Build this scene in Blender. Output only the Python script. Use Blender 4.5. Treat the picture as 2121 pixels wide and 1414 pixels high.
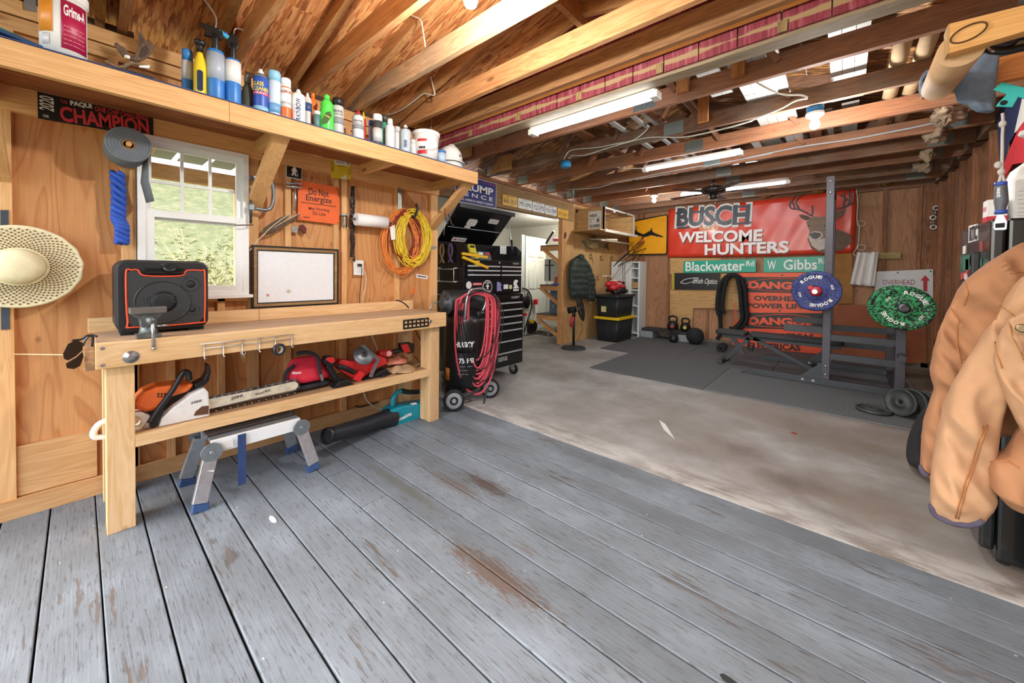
import bpy, bmesh, math, random
from mathutils import Vector, Matrix
for o in list(bpy.data.objects): bpy.data.objects.remove(o)
S = bpy.context.scene; COL = S.collection
rnd = random.Random(11)
V = Vector
# ------------------------------------------------------------------ camera
F, CX, CY = 785.39, 1060.5, 580.35
yaw, pit, rol = math.radians(41.19986), math.radians(1.18170), math.radians(0.64978)
TUBE_E, BULB_E = 20.0, 25.0
CAMP = V((0, 0, 1.3))
fw = V((-math.sin(yaw)*math.cos(pit), math.cos(yaw)*math.cos(pit), -math.sin(pit)))
rt0 = V((math.cos(yaw), math.sin(yaw), 0)); up0 = rt0.cross(fw)
rt = math.cos(rol)*rt0 + math.sin(rol)*up0; up = -math.sin(rol)*rt0 + math.cos(rol)*up0
cd = bpy.data.cameras.new('camera'); cam = bpy.data.objects.new('camera', cd); COL.objects.link(cam)
cd.sensor_fit = 'HORIZONTAL'; cd.sensor_width = 36; cd.lens = F/2121*36
cd.shift_y = (CY-707)/2121; cd.clip_start = .05; cd.clip_end = 200
bm_ = -fw
cam.matrix_world = Matrix(((rt.x, up.x, bm_.x, CAMP.x), (rt.y, up.y, bm_.y, CAMP.y), (rt.z, up.z, bm_.z, CAMP.z), (0, 0, 0, 1)))
S.camera = cam
# ------------------------------------------------------------------ world, sun, exposure
S.view_settings.view_transform = 'Standard'; S.view_settings.look = 'None'
S.view_settings.gamma = 1; S.view_settings.use_curve_mapping = False
S.view_settings.exposure = EXPO = 0.5
wd = bpy.data.worlds.new('world'); S.world = wd; wd.use_nodes = True
nt = wd.node_tree; bg = nt.nodes['Background']
sky = nt.nodes.new('ShaderNodeTexSky'); sky.sky_type = 'NISHITA'; sky.sun_disc = False
sky.sun_elevation = math.radians(48); sky.sun_rotation = math.radians(200); sky.air_density = 1.0; sky.dust_density = 4.0; sky.ozone_density = 1.0
mx = nt.nodes.new('ShaderNodeMix'); mx.data_type = 'RGBA'; mx.inputs[0].default_value = .55
mx.inputs[7].default_value = (2.6, 2.75, 2.95, 1)
nt.links.new(sky.outputs[0], mx.inputs[6]); nt.links.new(mx.outputs[2], bg.inputs[0]); bg.inputs[1].default_value = 1.0
# ------------------------------------------------------------------ pixel -> point on a known plane of the room
def ray(px, py): return fw + (px-CX)/F*rt - (py-CY)/F*up
def at(px, py, ax, v):
    d = ray(px, py); i = 'xyz'.index(ax); return CAMP + d*((v-CAMP[i])/d[i])
# ------------------------------------------------------------------ materials
MC = {}
def nn(nt, t, **k):
    n = nt.nodes.new(t)
    for a, b in k.items(): setattr(n, a, b)
    return n
def newmat(name):
    m = bpy.data.materials.new(name); m.use_nodes = True
    return m, m.node_tree, m.node_tree.nodes['Principled BSDF'], m.node_tree.links
def srgb(h):
    h = h.lstrip('#'); c = [int(h[i:i+2], 16)/255 for i in (0, 2, 4)]
    return tuple(x/12.92 if x <= .04045 else ((x+.055)/1.055)**2.4 for x in c) + (1,)
def ramp(nt, stops):
    r = nn(nt, 'ShaderNodeValToRGB'); e = r.color_ramp.elements
    while len(e) > len(stops): e.remove(e[-1])
    while len(e) < len(stops): e.new(.5)
    for x, (p, c) in zip(e, stops): x.position = p; x.color = srgb(c) if isinstance(c, str) else c
    return r
def coord(nt, sc=(1, 1, 1), rot=(0, 0, 0), rand=True):
    L = nt.links; tc = nn(nt, 'ShaderNodeTexCoord'); mp = nn(nt, 'ShaderNodeMapping'); mp.inputs['Scale'].default_value = sc; mp.inputs['Rotation'].default_value = rot
    if rand:
        oi = nn(nt, 'ShaderNodeObjectInfo'); mu = nn(nt, 'ShaderNodeMath', operation='MULTIPLY'); mu.inputs[1].default_value = 37
        va = nn(nt, 'ShaderNodeVectorMath', operation='ADD'); L.new(oi.outputs['Random'], mu.inputs[0]); L.new(tc.outputs['Object'], va.inputs[0]); L.new(mu.outputs[0], va.inputs[1])
        L.new(va.outputs[0], mp.inputs[0])
    else: L.new(tc.outputs['Object'], mp.inputs[0])
    return mp.outputs[0]
def noise(nt, vec, scale=5, detail=4, rough=.55, dist=0):
    n = nn(nt, 'ShaderNodeTexNoise'); n.inputs['Scale'].default_value = scale; n.inputs['Detail'].default_value = detail; n.inputs['Roughness'].default_value = rough; n.inputs['Distortion'].default_value = dist
    nt.links.new(vec, n.inputs['Vector']); return n.outputs[0]
def mathn(nt, op, a, b=None, clamp=False):
    n = nn(nt, 'ShaderNodeMath', operation=op); n.use_clamp = clamp
    for i, x in enumerate((a, b)):
        if x is None: continue
        if isinstance(x, (int, float)): n.inputs[i].default_value = x
        else: nt.links.new(x, n.inputs[i])
    return n.outputs[0]
def mixc(nt, f, a, b, mode='MIX'):
    n = nn(nt, 'ShaderNodeMix', data_type='RGBA', blend_type=mode)
    for i, x in ((0, f), (6, a), (7, b)):
        if isinstance(x, (int, float)): n.inputs[i].default_value = x
        elif isinstance(x, str): n.inputs[i].default_value = srgb(x)
        elif isinstance(x, tuple): n.inputs[i].default_value = x
        else: nt.links.new(x, n.inputs[i])
    return n.outputs[2]
def bump(nt, h, b, st=.3, d=.002):
    n = nn(nt, 'ShaderNodeBump'); n.inputs['Strength'].default_value = st; n.inputs['Distance'].default_value = d
    nt.links.new(h, n.inputs['Height']); nt.links.new(n.outputs[0], b.inputs['Normal'])
def pl(c, rough=.45, metal=0, var=.08, vs=30, bmp=0, bs=200, name=None, emit=0, alpha=None, trans=0, coat=0):
    """plain coloured surface with a little procedural unevenness"""
    k = ('pl', c, rough, metal, var, vs, bmp, bs, emit, trans, coat)
    if k in MC: return MC[k]
    m, nt, b, L = newmat(name or 'surface_'+c.strip('#')); v = coord(nt)
    n = noise(nt, v, vs, 3); base = srgb(c)
    lo = tuple(x*(1-var) for x in base[:3])+(1,); hi = tuple(min(1, x*(1+var)) for x in base[:3])+(1,)
    r = ramp(nt, [(.3, lo), (.7, hi)]); L.new(n, r.inputs[0]); L.new(r.outputs[0], b.inputs['Base Color'])
    b.inputs['Roughness'].default_value = rough; b.inputs['Metallic'].default_value = metal
    if bmp: bump(nt, noise(nt, v, bs, 2), b, bmp, .002)
    if emit: b.inputs['Emission Color'].default_value = base; b.inputs['Emission Strength'].default_value = emit
    if trans: b.inputs['Transmission Weight'].default_value = trans
    if coat: b.inputs['Coat Weight'].default_value = coat
    MC[k] = m; return m
def wood(c1, c2, ax='x', knots=1, rough=.72, dirt=0, dc='#6d665c', fine=1.0):
    k = ('wd', c1, c2, ax, knots, rough, dirt, dc)
    if k in MC: return MC[k]
    m, nt, b, L = newmat('timber'); i = 'xyz'.index(ax)
    sc = [9, 9, 9]; sc[i] = .8; v = coord(nt, tuple(sc))
    ring = noise(nt, v, 1.6, 3, .5, .6)
    rr = mathn(nt, 'FRACT', mathn(nt, 'MULTIPLY', ring, 9)); rr = mathn(nt, 'ABSOLUTE', mathn(nt, 'SUBTRACT', rr, .5))
    sf = [160, 160, 160]; sf[i] = 4; fg = noise(nt, coord(nt, tuple(sf)), 1, 2)
    t = mathn(nt, 'ADD', mathn(nt, 'MULTIPLY', rr, .75), mathn(nt, 'MULTIPLY', fg, .55)); t = mathn(nt, 'ADD', t, mathn(nt, 'MULTIPLY', mathn(nt, 'SUBTRACT', ring, .5), .8))
    cr = ramp(nt, [(.15, c2), (.75, c1)]); L.new(t, cr.inputs[0]); col = cr.outputs[0]
    oi = nn(nt, 'ShaderNodeObjectInfo'); br = mathn(nt, 'ADD', mathn(nt, 'MULTIPLY', oi.outputs['Random'], .3), .85)
    hs = nn(nt, 'ShaderNodeHueSaturation'); L.new(col, hs.inputs['Color']); L.new(br, hs.inputs['Value']); col = hs.outputs[0]
    if knots:
        sk = [5.5, 5.5, 5.5]; sk[i] = 2.0; vo = nn(nt, 'ShaderNodeTexVoronoi'); L.new(coord(nt, tuple(sk)), vo.inputs['Vector']); vo.inputs['Scale'].default_value = 1.0
        kr = ramp(nt, [(.05, (1, 1, 1, 1)), (.11, (0, 0, 0, 1))]); L.new(vo.outputs['Distance'], kr.inputs[0])
        col = mixc(nt, mathn(nt, 'MULTIPLY', kr.outputs[0], .7*knots), col, '#6b3a18')
    if dirt:
        dn = noise(nt, coord(nt, (2, 2, 2)), 1.5, 5, .6); dr = ramp(nt, [(.42, (0, 0, 0, 1)), (.65, (1, 1, 1, 1))]); L.new(dn, dr.inputs[0])
        col = mixc(nt, mathn(nt, 'MULTIPLY', dr.outputs[0], dirt), col, dc)
    L.new(col, b.inputs['Base Color']); b.inputs['Roughness'].default_value = rough; bump(nt, fg, b, .25, .001)
    MC[k] = m; return m
def plywood(c1, c2, ax='z', sc=1.0, line=.55):
    k = ('ply', c1, c2, ax, sc)
    if k in MC: return MC[k]
    m, nt, b, L = newmat('plywood'); i = 'xyz'.index(ax)
    s = [3.2*sc]*3; s[i] = .55*sc; n = noise(nt, coord(nt, tuple(s)), 1.3, 2, .4, .5)
    w = mathn(nt, 'FRACT', mathn(nt, 'MULTIPLY', n, 14)); cr = ramp(nt, [(0, c2), (.35, c1), (.9, c1), (1, c2)]); L.new(w, cr.inputs[0])
    s2 = [2.2, 2.2, 2.2]; s2[i] = .8; n2 = noise(nt, coord(nt, tuple(s2)), 1.2, 4); c3 = ramp(nt, [(.38, c2), (.62, c1)]); L.new(n2, c3.inputs[0])
    sf = [140, 140, 140]; sf[i] = 5; fg = noise(nt, coord(nt, tuple(sf)), 1, 2)
    col = mixc(nt, line, c3.outputs[0], cr.outputs[0]); hs = nn(nt, 'ShaderNodeHueSaturation'); L.new(col, hs.inputs['Color']); L.new(mathn(nt, 'ADD', mathn(nt, 'MULTIPLY', fg, .3), .85), hs.inputs['Value'])
    vo = nn(nt, 'ShaderNodeTexVoronoi'); sk = [4, 4, 4]; sk[i] = 2.4; L.new(coord(nt, tuple(sk)), vo.inputs['Vector']); vo.inputs['Scale'].default_value = 1
    kr = ramp(nt, [(.035, (1, 1, 1, 1)), (.07, (0, 0, 0, 1))]); L.new(vo.outputs['Distance'], kr.inputs[0])
    L.new(mixc(nt, mathn(nt, 'MULTIPLY', kr.outputs[0], .75), hs.outputs[0], '#5a2d12'), b.inputs['Base Color'])
    b.inputs['Roughness'].default_value = .6; bump(nt, fg, b, .15, .001); MC[k] = m; return m
def osb(c1, c2, c3):
    k = ('osb', c1, c2, c3)
    if k in MC: return MC[k]
    m, nt, b, L = newmat('strand_board'); cols = []
    for r, s in ((.35, (9, 75, 9)), (-.55, (10, 85, 10)), (1.2, (8, 70, 8))):
        wv = coord(nt, s, (0, 0, r)); vo = nn(nt, 'ShaderNodeTexVoronoi'); vo.inputs['Scale'].default_value = 1
        dn = nn(nt, 'ShaderNodeVectorMath', operation='ADD'); ns = nn(nt, 'ShaderNodeTexNoise'); ns.inputs['Scale'].default_value = .35; L.new(wv, ns.inputs['Vector']); L.new(wv, dn.inputs[0]); L.new(ns.outputs['Color'], dn.inputs[1]); L.new(dn.outputs[0], vo.inputs['Vector'])
        sp = nn(nt, 'ShaderNodeSeparateColor'); L.new(vo.outputs['Color'], sp.inputs[0]); cols.append((sp.outputs[0], sp.outputs[1]))
    t = mixc(nt, mathn(nt, 'GREATER_THAN', cols[0][1], .5), cols[0][0], cols[1][0]); t = mixc(nt, mathn(nt, 'GREATER_THAN', cols[2][1], .6), t, cols[2][0])
    cr = ramp(nt, [(.0, c3), (.3, c2), (.7, c1), (1, '#e0a868')]); L.new(t, cr.inputs[0]); L.new(cr.outputs[0], b.inputs['Base Color']); b.inputs['Roughness'].default_value = .7
    bump(nt, t, b, .25, .002); MC[k] = m; return m
# ------------------------------------------------------------------ frames and mesh builder
class Fr:
    def __init__(s, o, u, v):
        s.o = V(o); s.u = V(u).normalized(); s.v = V(v).normalized(); s.n = s.u.cross(s.v).normalized()
    def p(s, a, b, c=0): return s.o + s.u*a + s.v*b + s.n*c
    def off(s, a, b, c=0): f = Fr(s.p(a, b, c), s.u, s.v); return f
    def rot(s, ang):
        c, q = math.cos(ang), math.sin(ang); return Fr(s.o, s.u*c+s.v*q, s.v*c-s.u*q)
def FL(p): return Fr(p, (0, 1, 0), (0, 0, 1))        # facing +x (left wall)
def FB(p): return Fr(p, (1, 0, 0), (0, 0, 1))        # facing -y (back wall)
class MB:
    def __init__(s): s.v = []; s.f = []; s.sm = []
    def add(s, vs, fs, smooth=False):
        k = len(s.v); s.v += [V(x) for x in vs]; s.f += [tuple(i+k for i in f) for f in fs]; s.sm += [smooth]*len(fs); return s
    def box(s, x0, x1, y0, y1, z0, z1):
        return s.add([(x, y, z) for x in (x0, x1) for y in (y0, y1) for z in (z0, z1)], [(0, 1, 3, 2), (4, 6, 7, 5), (0, 4, 5, 1), (2, 3, 7, 6), (0, 2, 6, 4), (1, 5, 7, 3)])
    def fbox(s, fr, a0, a1, b0, b1, c0, c1):
        return s.add([fr.p(a, b, c) for a in (a0, a1) for b in (b0, b1) for c in (c0, c1)], [(0, 1, 3, 2), (4, 6, 7, 5), (0, 4, 5, 1), (2, 3, 7, 6), (0, 2, 6, 4), (1, 5, 7, 3)])
    def beam(s, p, q, w, h, upv=(0, 0, 1)):
        p, q = V(p), V(q); d = (q-p).normalized(); u = V(upv)
        if abs(d.dot(u)) > .98: u = V((1, 0, 0))
        sx = d.cross(u).normalized(); uy = sx.cross(d).normalized(); a = sx*w/2; b = uy*h/2
        return s.add([p-a-b, p+a-b, p+a+b, p-a+b, q-a-b, q+a-b, q+a+b, q-a+b], [(0, 3, 2, 1), (4, 5, 6, 7), (0, 1, 5, 4), (1, 2, 6, 5), (2, 3, 7, 6), (3, 0, 4, 7)])
    def prism(s, fr, poly, c0, c1):
        n = len(poly); area = sum(poly[i][0]*poly[(i+1) % n][1]-poly[(i+1) % n][0]*poly[i][1] for i in range(n))
        if area < 0: poly = poly[::-1]
        return s.add([fr.p(a, b, c0) for a, b in poly]+[fr.p(a, b, c1) for a, b in poly], [tuple(range(n-1, -1, -1)), tuple(range(n, 2*n))]+[(i, (i+1) % n, n+(i+1) % n, n+i) for i in range(n)])
    def cyl(s, p, q, r, r2=None, n=16, caps=True, smooth=True):
        r2 = r if r2 is None else r2; return s.tubep([p, q], [r, r2], n, caps, smooth)
    def tube(s, pts, r, n=8, closed=False):
        pts = [V(p) for p in pts]; return s.tubep(pts, [r]*len(pts), n, True, True, closed)
    def tubep(s, pts, rs, n=8, caps=True, smooth=True, closed=False):
        pts = [V(p) for p in pts]; m = len(pts); k = len(s.v); prev = None
        for i in range(m):
            a = pts[(i-1) % m] if (i > 0 or closed) else pts[i]; b = pts[(i+1) % m] if (i < m-1 or closed) else pts[i]
            d = (b-a)
            if d.length < 1e-9: d = V((0, 0, 1))
            d.normalize()
            if prev is None:
                prev = d.orthogonal().normalized()
            x = prev - d*prev.dot(d)
            if x.length < 1e-6: x = d.orthogonal()
            x.normalize(); y = d.cross(x); prev = x
            for j in range(n):
                t = 2*math.pi*j/n; s.v.append(pts[i]+(x*math.cos(t)+y*math.sin(t))*rs[i])
        for i in range(m if closed else m-1):
            i2 = (i+1) % m
            for j in range(n):
                j2 = (j+1) % n; s.f.append((k+i*n+j, k+i*n+j2, k+i2*n+j2, k+i2*n+j)); s.sm.append(smooth)
        if caps and not closed:
            s.f.append(tuple(k+j for j in range(n-1, -1, -1))); s.sm.append(False); s.f.append(tuple(k+(m-1)*n+j for j in range(n))); s.sm.append(False)
        return s
    def lathe(s, o, prof, ax=(0, 0, 1), n=20, smooth=True, caps=True):
        a = V(ax).normalized(); o = V(o); x = a.orthogonal().normalized(); y = a.cross(x); k = len(s.v); m = len(prof)
        for r, h in prof:
            for j in range(n): t = 2*math.pi*j/n; s.v.append(o+a*h+(x*math.cos(t)+y*math.sin(t))*max(r, 1e-4))
        for i in range(m-1):
            for j in range(n): j2 = (j+1) % n; s.f.append((k+i*n+j, k+i*n+j2, k+(i+1)*n+j2, k+(i+1)*n+j)); s.sm.append(smooth)
        if caps:
            s.f.append(tuple(k+j for j in range(n-1, -1, -1))); s.sm.append(False); s.f.append(tuple(k+(m-1)*n+j for j in range(n))); s.sm.append(False)
        return s
    def ell(s, o, rx, ry, rz, n=14, m=8, rotm=None):
        o = V(o); k = len(s.v)
        for i in range(m+1):
            th = math.pi*i/m
            for j in range(n):
                ph = 2*math.pi*j/n; p = V((rx*math.sin(th)*math.cos(ph), ry*math.sin(th)*math.sin(ph), rz*math.cos(th)))
                s.v.append(o+(rotm @ p if rotm else p))
        for i in range(m):
            for j in range(n):
                s.f.append((k+i*n+j, k+(i+1)*n+j, k+(i+1)*n+(j+1) % n, k+i*n+(j+1) % n)); s.sm.append(True)
        return s
    def grid(s, pts, thick=0, smooth=True):
        """pts[i][j] sheet of points; thick gives it a second side"""
        a = len(pts); b = len(pts[0]); P = [[V(p) for p in r] for r in pts]; k = len(s.v)
        for r in P: s.v += r
        for i in range(a-1):
            for j in range(b-1): s.f.append((k+i*b+j, k+i*b+j+1, k+(i+1)*b+j+1, k+(i+1)*b+j)); s.sm.append(smooth)
        if thick:
            k2 = len(s.v)
            for i in range(a):
                for j in range(b):
                    du = P[min(i+1, a-1)][j]-P[max(i-1, 0)][j]; dv = P[i][min(j+1, b-1)]-P[i][max(j-1, 0)]; nrm = du.cross(dv)
                    if nrm.length < 1e-9: nrm = V((0, 0, 1))
                    s.v.append(P[i][j]+nrm.normalized()*thick)
            for i in range(a-1):
                for j in range(b-1): s.f.append((k2+i*b+j, k2+(i+1)*b+j, k2+(i+1)*b+j+1, k2+i*b+j+1)); s.sm.append(smooth)
            ed = [(0, j) for j in range(b)]+[(i, b-1) for i in range(1, a)]+[(a-1, j) for j in range(b-2, -1, -1)]+[(i, 0) for i in range(a-2, 0, -1)]
            for q in range(len(ed)):
                (i, j), (i2, j2) = ed[q], ed[(q+1) % len(ed)]; s.f.append((k+i*b+j, k2+i*b+j, k2+i2*b+j2, k+i2*b+j2)); s.sm.append(False)
        return s
    def obj(s, name, mat, parent=None, label=None, cat=None, group=None, kind=None, bev=0, sub=0, base=False, fix=True):
        lo = V([min(v[i] for v in s.v) for i in range(3)]); hi = V([max(v[i] for v in s.v) for i in range(3)])
        c = (lo+hi)/2
        if parent is None: c.z = lo.z
        me = bpy.data.meshes.new(name); me.from_pydata([v-c for v in s.v], [], s.f); me.polygons.foreach_set('use_smooth', s.sm)
        if fix:
            b = bmesh.new(); b.from_mesh(me); bmesh.ops.recalc_face_normals(b, faces=b.faces); b.to_mesh(me); b.free()
        me.materials.append(mat); o = bpy.data.objects.new(name, me); COL.objects.link(o)
        if parent is not None:
            o.parent = parent; o.location = c - (LOC[parent] if parent in LOC else V((0, 0, 0)))
            LOC[o] = c
        else: o.location = c; LOC[o] = c
        if bev: md = o.modifiers.new('bevel', 'BEVEL'); md.width = bev; md.segments = 2; md.limit_method = 'ANGLE'; md.angle_limit = .6
        if sub: md = o.modifiers.new('sub', 'SUBSURF'); md.levels = sub; md.render_levels = sub
        tag(o, label, cat, group, kind); return o
LOC = {}
def tag(o, label=None, cat=None, group=None, kind=None):
    for k, v in (('label', label), ('category', cat), ('group', group), ('kind', kind)):
        if v: o[k] = v
    return o
def T(name, label=None, cat=None, base=(0, 0, 0), group=None, kind=None, rz=None):
    """Empty at the thing's base. Parts are then built in room coordinates (or, with rz given, in the thing's own frame)"""
    e = bpy.data.objects.new(name, None); COL.objects.link(e); e.location = base; e.empty_display_size = .05
    if rz is None: LOC[e] = V(base)
    else: e.rotation_euler.z = rz
    return tag(e, label, cat, group, kind)
def dup(root, loc, rz=None, label=None, group=None, link=True):
    r = root.copy(); COL.objects.link(r); r.location = loc
    if rz is not None: r.rotation_euler.z = rz
    if label: r['label'] = label
    if group: r['group'] = group
    for ch in [o for o in KIDS(root)]:
        c = ch.copy(); COL.objects.link(c); c.parent = r
        for g in KIDS(ch): d = g.copy(); COL.objects.link(d); d.parent = c
    return r
def KIDS(r): return [o for o in bpy.data.objects if o.parent == r]
TXC = {}
def text(body, fr, w, h, mat, parent, name='lettering', bold=0.0, depth=.0006, lift=.0008, shear=0, ital=0, smallcaps=False):
    """flat print: the words fitted to a w x h box centred on the frame's origin"""
    key = (body, bold, shear)
    if key not in TXC:
        cu = bpy.data.curves.new('t', 'FONT'); cu.body = body; cu.size = 1; cu.align_x = 'LEFT'; cu.offset = bold; cu.shear = shear; cu.resolution_u = 3; cu.space_line = .9
        to = bpy.data.objects.new('t', cu); COL.objects.link(to); dg = bpy.context.evaluated_depsgraph_get(); dg.update()
        me = bpy.data.meshes.new_from_object(to.evaluated_get(dg)); bpy.data.objects.remove(to); bpy.data.curves.remove(cu)
        TXC[key] = ([v.co.copy() for v in me.vertices], [tuple(p.vertices) for p in me.polygons]); bpy.data.meshes.remove(me)
    if not body.strip('- \n') and '\n' not in body: h *= .45
    vs, fs = TXC[key]
    x0 = min(v.x for v in vs); x1 = max(v.x for v in vs); y0 = min(v.y for v in vs); y1 = max(v.y for v in vs)
    m = MB(); m.add([fr.p(((v.x-x0)/(x1-x0)-.5)*w, ((v.y-y0)/(y1-y0)-.5)*h, lift) for v in vs], fs)
    o = m.obj(name, mat, parent, fix=False); return o
def arcpts(c, r, a0, a1, n): return [(c[0]+r*math.cos(a0+(a1-a0)*i/n), c[1]+r*math.sin(a0+(a1-a0)*i/n)) for i in range(n+1)]
def rrect(w, h, r, n=4, cx=0, cy=0):
    out = []
    for sx, sy, a in ((1, 1, 0), (-1, 1, .5), (-1, -1, 1), (1, -1, 1.5)):
        out += arcpts((cx+sx*(w/2-r), cy+sy*(h/2-r)), r, a*math.pi, (a+.5)*math.pi, n)
    return out
def spline(pts, n=6, closed=False):
    pts = [V(p) for p in pts]; m = len(pts); out = []
    for i in range(m if closed else m-1):
        g = (lambda j: pts[j % m]) if closed else (lambda j: pts[min(max(j, 0), m-1)])
        a, b, c, d = g(i-1), g(i), g(i+1), g(i+2)
        for k in range(n):
            t = k/n; out.append(.5*((2*b)+(c-a)*t+(2*a-5*b+4*c-d)*t*t+(3*b-a-3*c+d)*t**3))
    if not closed: out.append(pts[-1])
    return out
def uvpoly(fr, pts, ax, val):
    """outline given on a room plane -> frame coordinates"""
    out = []
    for x, y in pts:
        p = at(x, y, ax, val)-fr.o; out.append((p.dot(fr.u), p.dot(fr.v)))
    return out
# ================================================================== STRUCTURE
WL, XG, YB, XR = -3.2, -3.83, 8.0, .95
PINE = ('#e4b67e', '#cf9a60'); ORG = ('#d49a62', '#ac7040'); GAR = ('#a3704e', '#704830')
def board(name, x0, x1, y0, y1, z0, z1, mat, parent=None, **k): return MB().box(x0, x1, y0, y1, z0, z1).obj(name, mat, parent, **k)
# --- deck floor of separate planks
def deckmat():
    m, nt, b, L = newmat('painted_deck'); tc = nn(nt, 'ShaderNodeNewGeometry'); P_ = tc.outputs['Position']
    def mp(sc):
        q = nn(nt, 'ShaderNodeMapping'); q.inputs['Scale'].default_value = sc; L.new(P_, q.inputs[0]); return q.outputs[0]
    n1 = noise(nt, mp((1.3, 2.2, 1)), 1.6, 5, .6); base = ramp(nt, [(.3, '#565e63'), (.5, '#6c767e'), (.7, '#8694a0')]); L.new(n1, base.inputs[0])
    g = noise(nt, mp((3, 170, 1)), 1, 3); col = mixc(nt, .4, base.outputs[0], mixc(nt, g, '#3c4246', '#939fa9'), 'MIX')
    w = noise(nt, mp((5, 46, 1)), 1, 5, .65); area = noise(nt, mp((.9, 3.4, 1)), 1.2, 3)
    wear = mathn(nt, 'ADD', w, mathn(nt, 'MULTIPLY', mathn(nt, 'SUBTRACT', area, .5), .9)); wr = ramp(nt, [(.66, (0, 0, 0, 1)), (.72, (1, 1, 1, 1))]); L.new(wear, wr.inputs[0])
    wc = ramp(nt, [(.35, '#45423f'), (.65, '#675c54')]); L.new(noise(nt, mp((4, 30, 1)), 1, 2), wc.inputs[0])
    col = mixc(nt, mathn(nt, 'MULTIPLY', wr.outputs[0], .8), col, wc.outputs[0])
    w2 = noise(nt, mp((11, 110, 1)), 1, 4, .7); r2 = ramp(nt, [(.56, (0, 0, 0, 1)), (.61, (1, 1, 1, 1))]); L.new(w2, r2.inputs[0]); col = mixc(nt, mathn(nt, 'MULTIPLY', r2.outputs[0], .6), col, '#47484a')
    vo = nn(nt, 'ShaderNodeTexVoronoi'); vo.inputs['Scale'].default_value = 7; L.new(mp((1, 1.6, 1)), vo.inputs['Vector']); sr = ramp(nt, [(.045, (1, 1, 1, 1)), (.06, (0, 0, 0, 1))]); L.new(mathn(nt, 'ADD', vo.outputs['Distance'], mathn(nt, 'MULTIPLY', noise(nt, mp((60, 60, 1)), 1, 2), .04)), sr.inputs[0])
    col = mixc(nt, mathn(nt, 'MULTIPLY', sr.outputs[0], .8), col, '#d8dbd8')
    # bare brown patch and dark stain (wear with a shape of its own)
    for (cx, cy, rx, ry, c, st) in ((-1.1, 1.17, .30, .07, '#5a4638', .85), (-1.62, 1.63, .2, .06, '#4a3a34', .85), (-2.0, 1.28, .4, .04, '#5a5c54', .7), (-1.75, 1.5, .25, .05, '#5c4c40', .6)):
        vm = nn(nt, 'ShaderNodeMapping'); vm.vector_type = 'TEXTURE'; vm.inputs['Location'].default_value = (cx, cy, 0); vm.inputs['Scale'].default_value = (rx, ry, 1000); L.new(P_, vm.inputs[0])
        ln = nn(nt, 'ShaderNodeVectorMath', operation='LENGTH'); L.new(vm.outputs[0], ln.inputs[0]); q = mathn(nt, 'ADD', ln.outputs['Value'], mathn(nt, 'MULTIPLY', mathn(nt, 'SUBTRACT', w2, .5), 4.5)); rr = ramp(nt, [(.6, (1, 1, 1, 1)), (.95, (0, 0, 0, 1))]); L.new(q, rr.inputs[0])
        col = mixc(nt, mathn(nt, 'MULTIPLY', rr.outputs[0], st), col, c)
    oi = nn(nt, 'ShaderNodeObjectInfo'); hs = nn(nt, 'ShaderNodeHueSaturation'); L.new(col, hs.inputs['Color']); L.new(mathn(nt, 'ADD', mathn(nt, 'MULTIPLY', oi.outputs['Random'], .22), .89), hs.inputs['Value'])
    L.new(hs.outputs[0], b.inputs['Base Color']); b.inputs['Roughness'].default_value = .55; bump(nt, mathn(nt, 'ADD', g, mathn(nt, 'MULTIPLY', wear, -1.2)), b, .35, .002)
    return m
DECK = deckmat(); fl = T('floor', kind='structure')
for k in range(-5, 16):
    y0 = -.11+.1605*k; y1 = y0+.1605; gap = .004+rnd.random()*.005
    segs = [(-3.32, 1.1)]
    if k == 7: segs = [(-3.32, -2.425), (-2.42, -1.976), (-1.972, 1.1)]
    for a, c in segs:
        dz = rnd.uniform(-.002, .001)
        board('deck_plank', a, c, y0+gap/2, y1-gap/2, -.03, dz, DECK, fl, bev=.004)
MB().box(-3.4, 1.2, -1.0, 2.46, -.2, -.032).obj('floor_joist_bed', pl('#2b2724', .9), fl)
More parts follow.
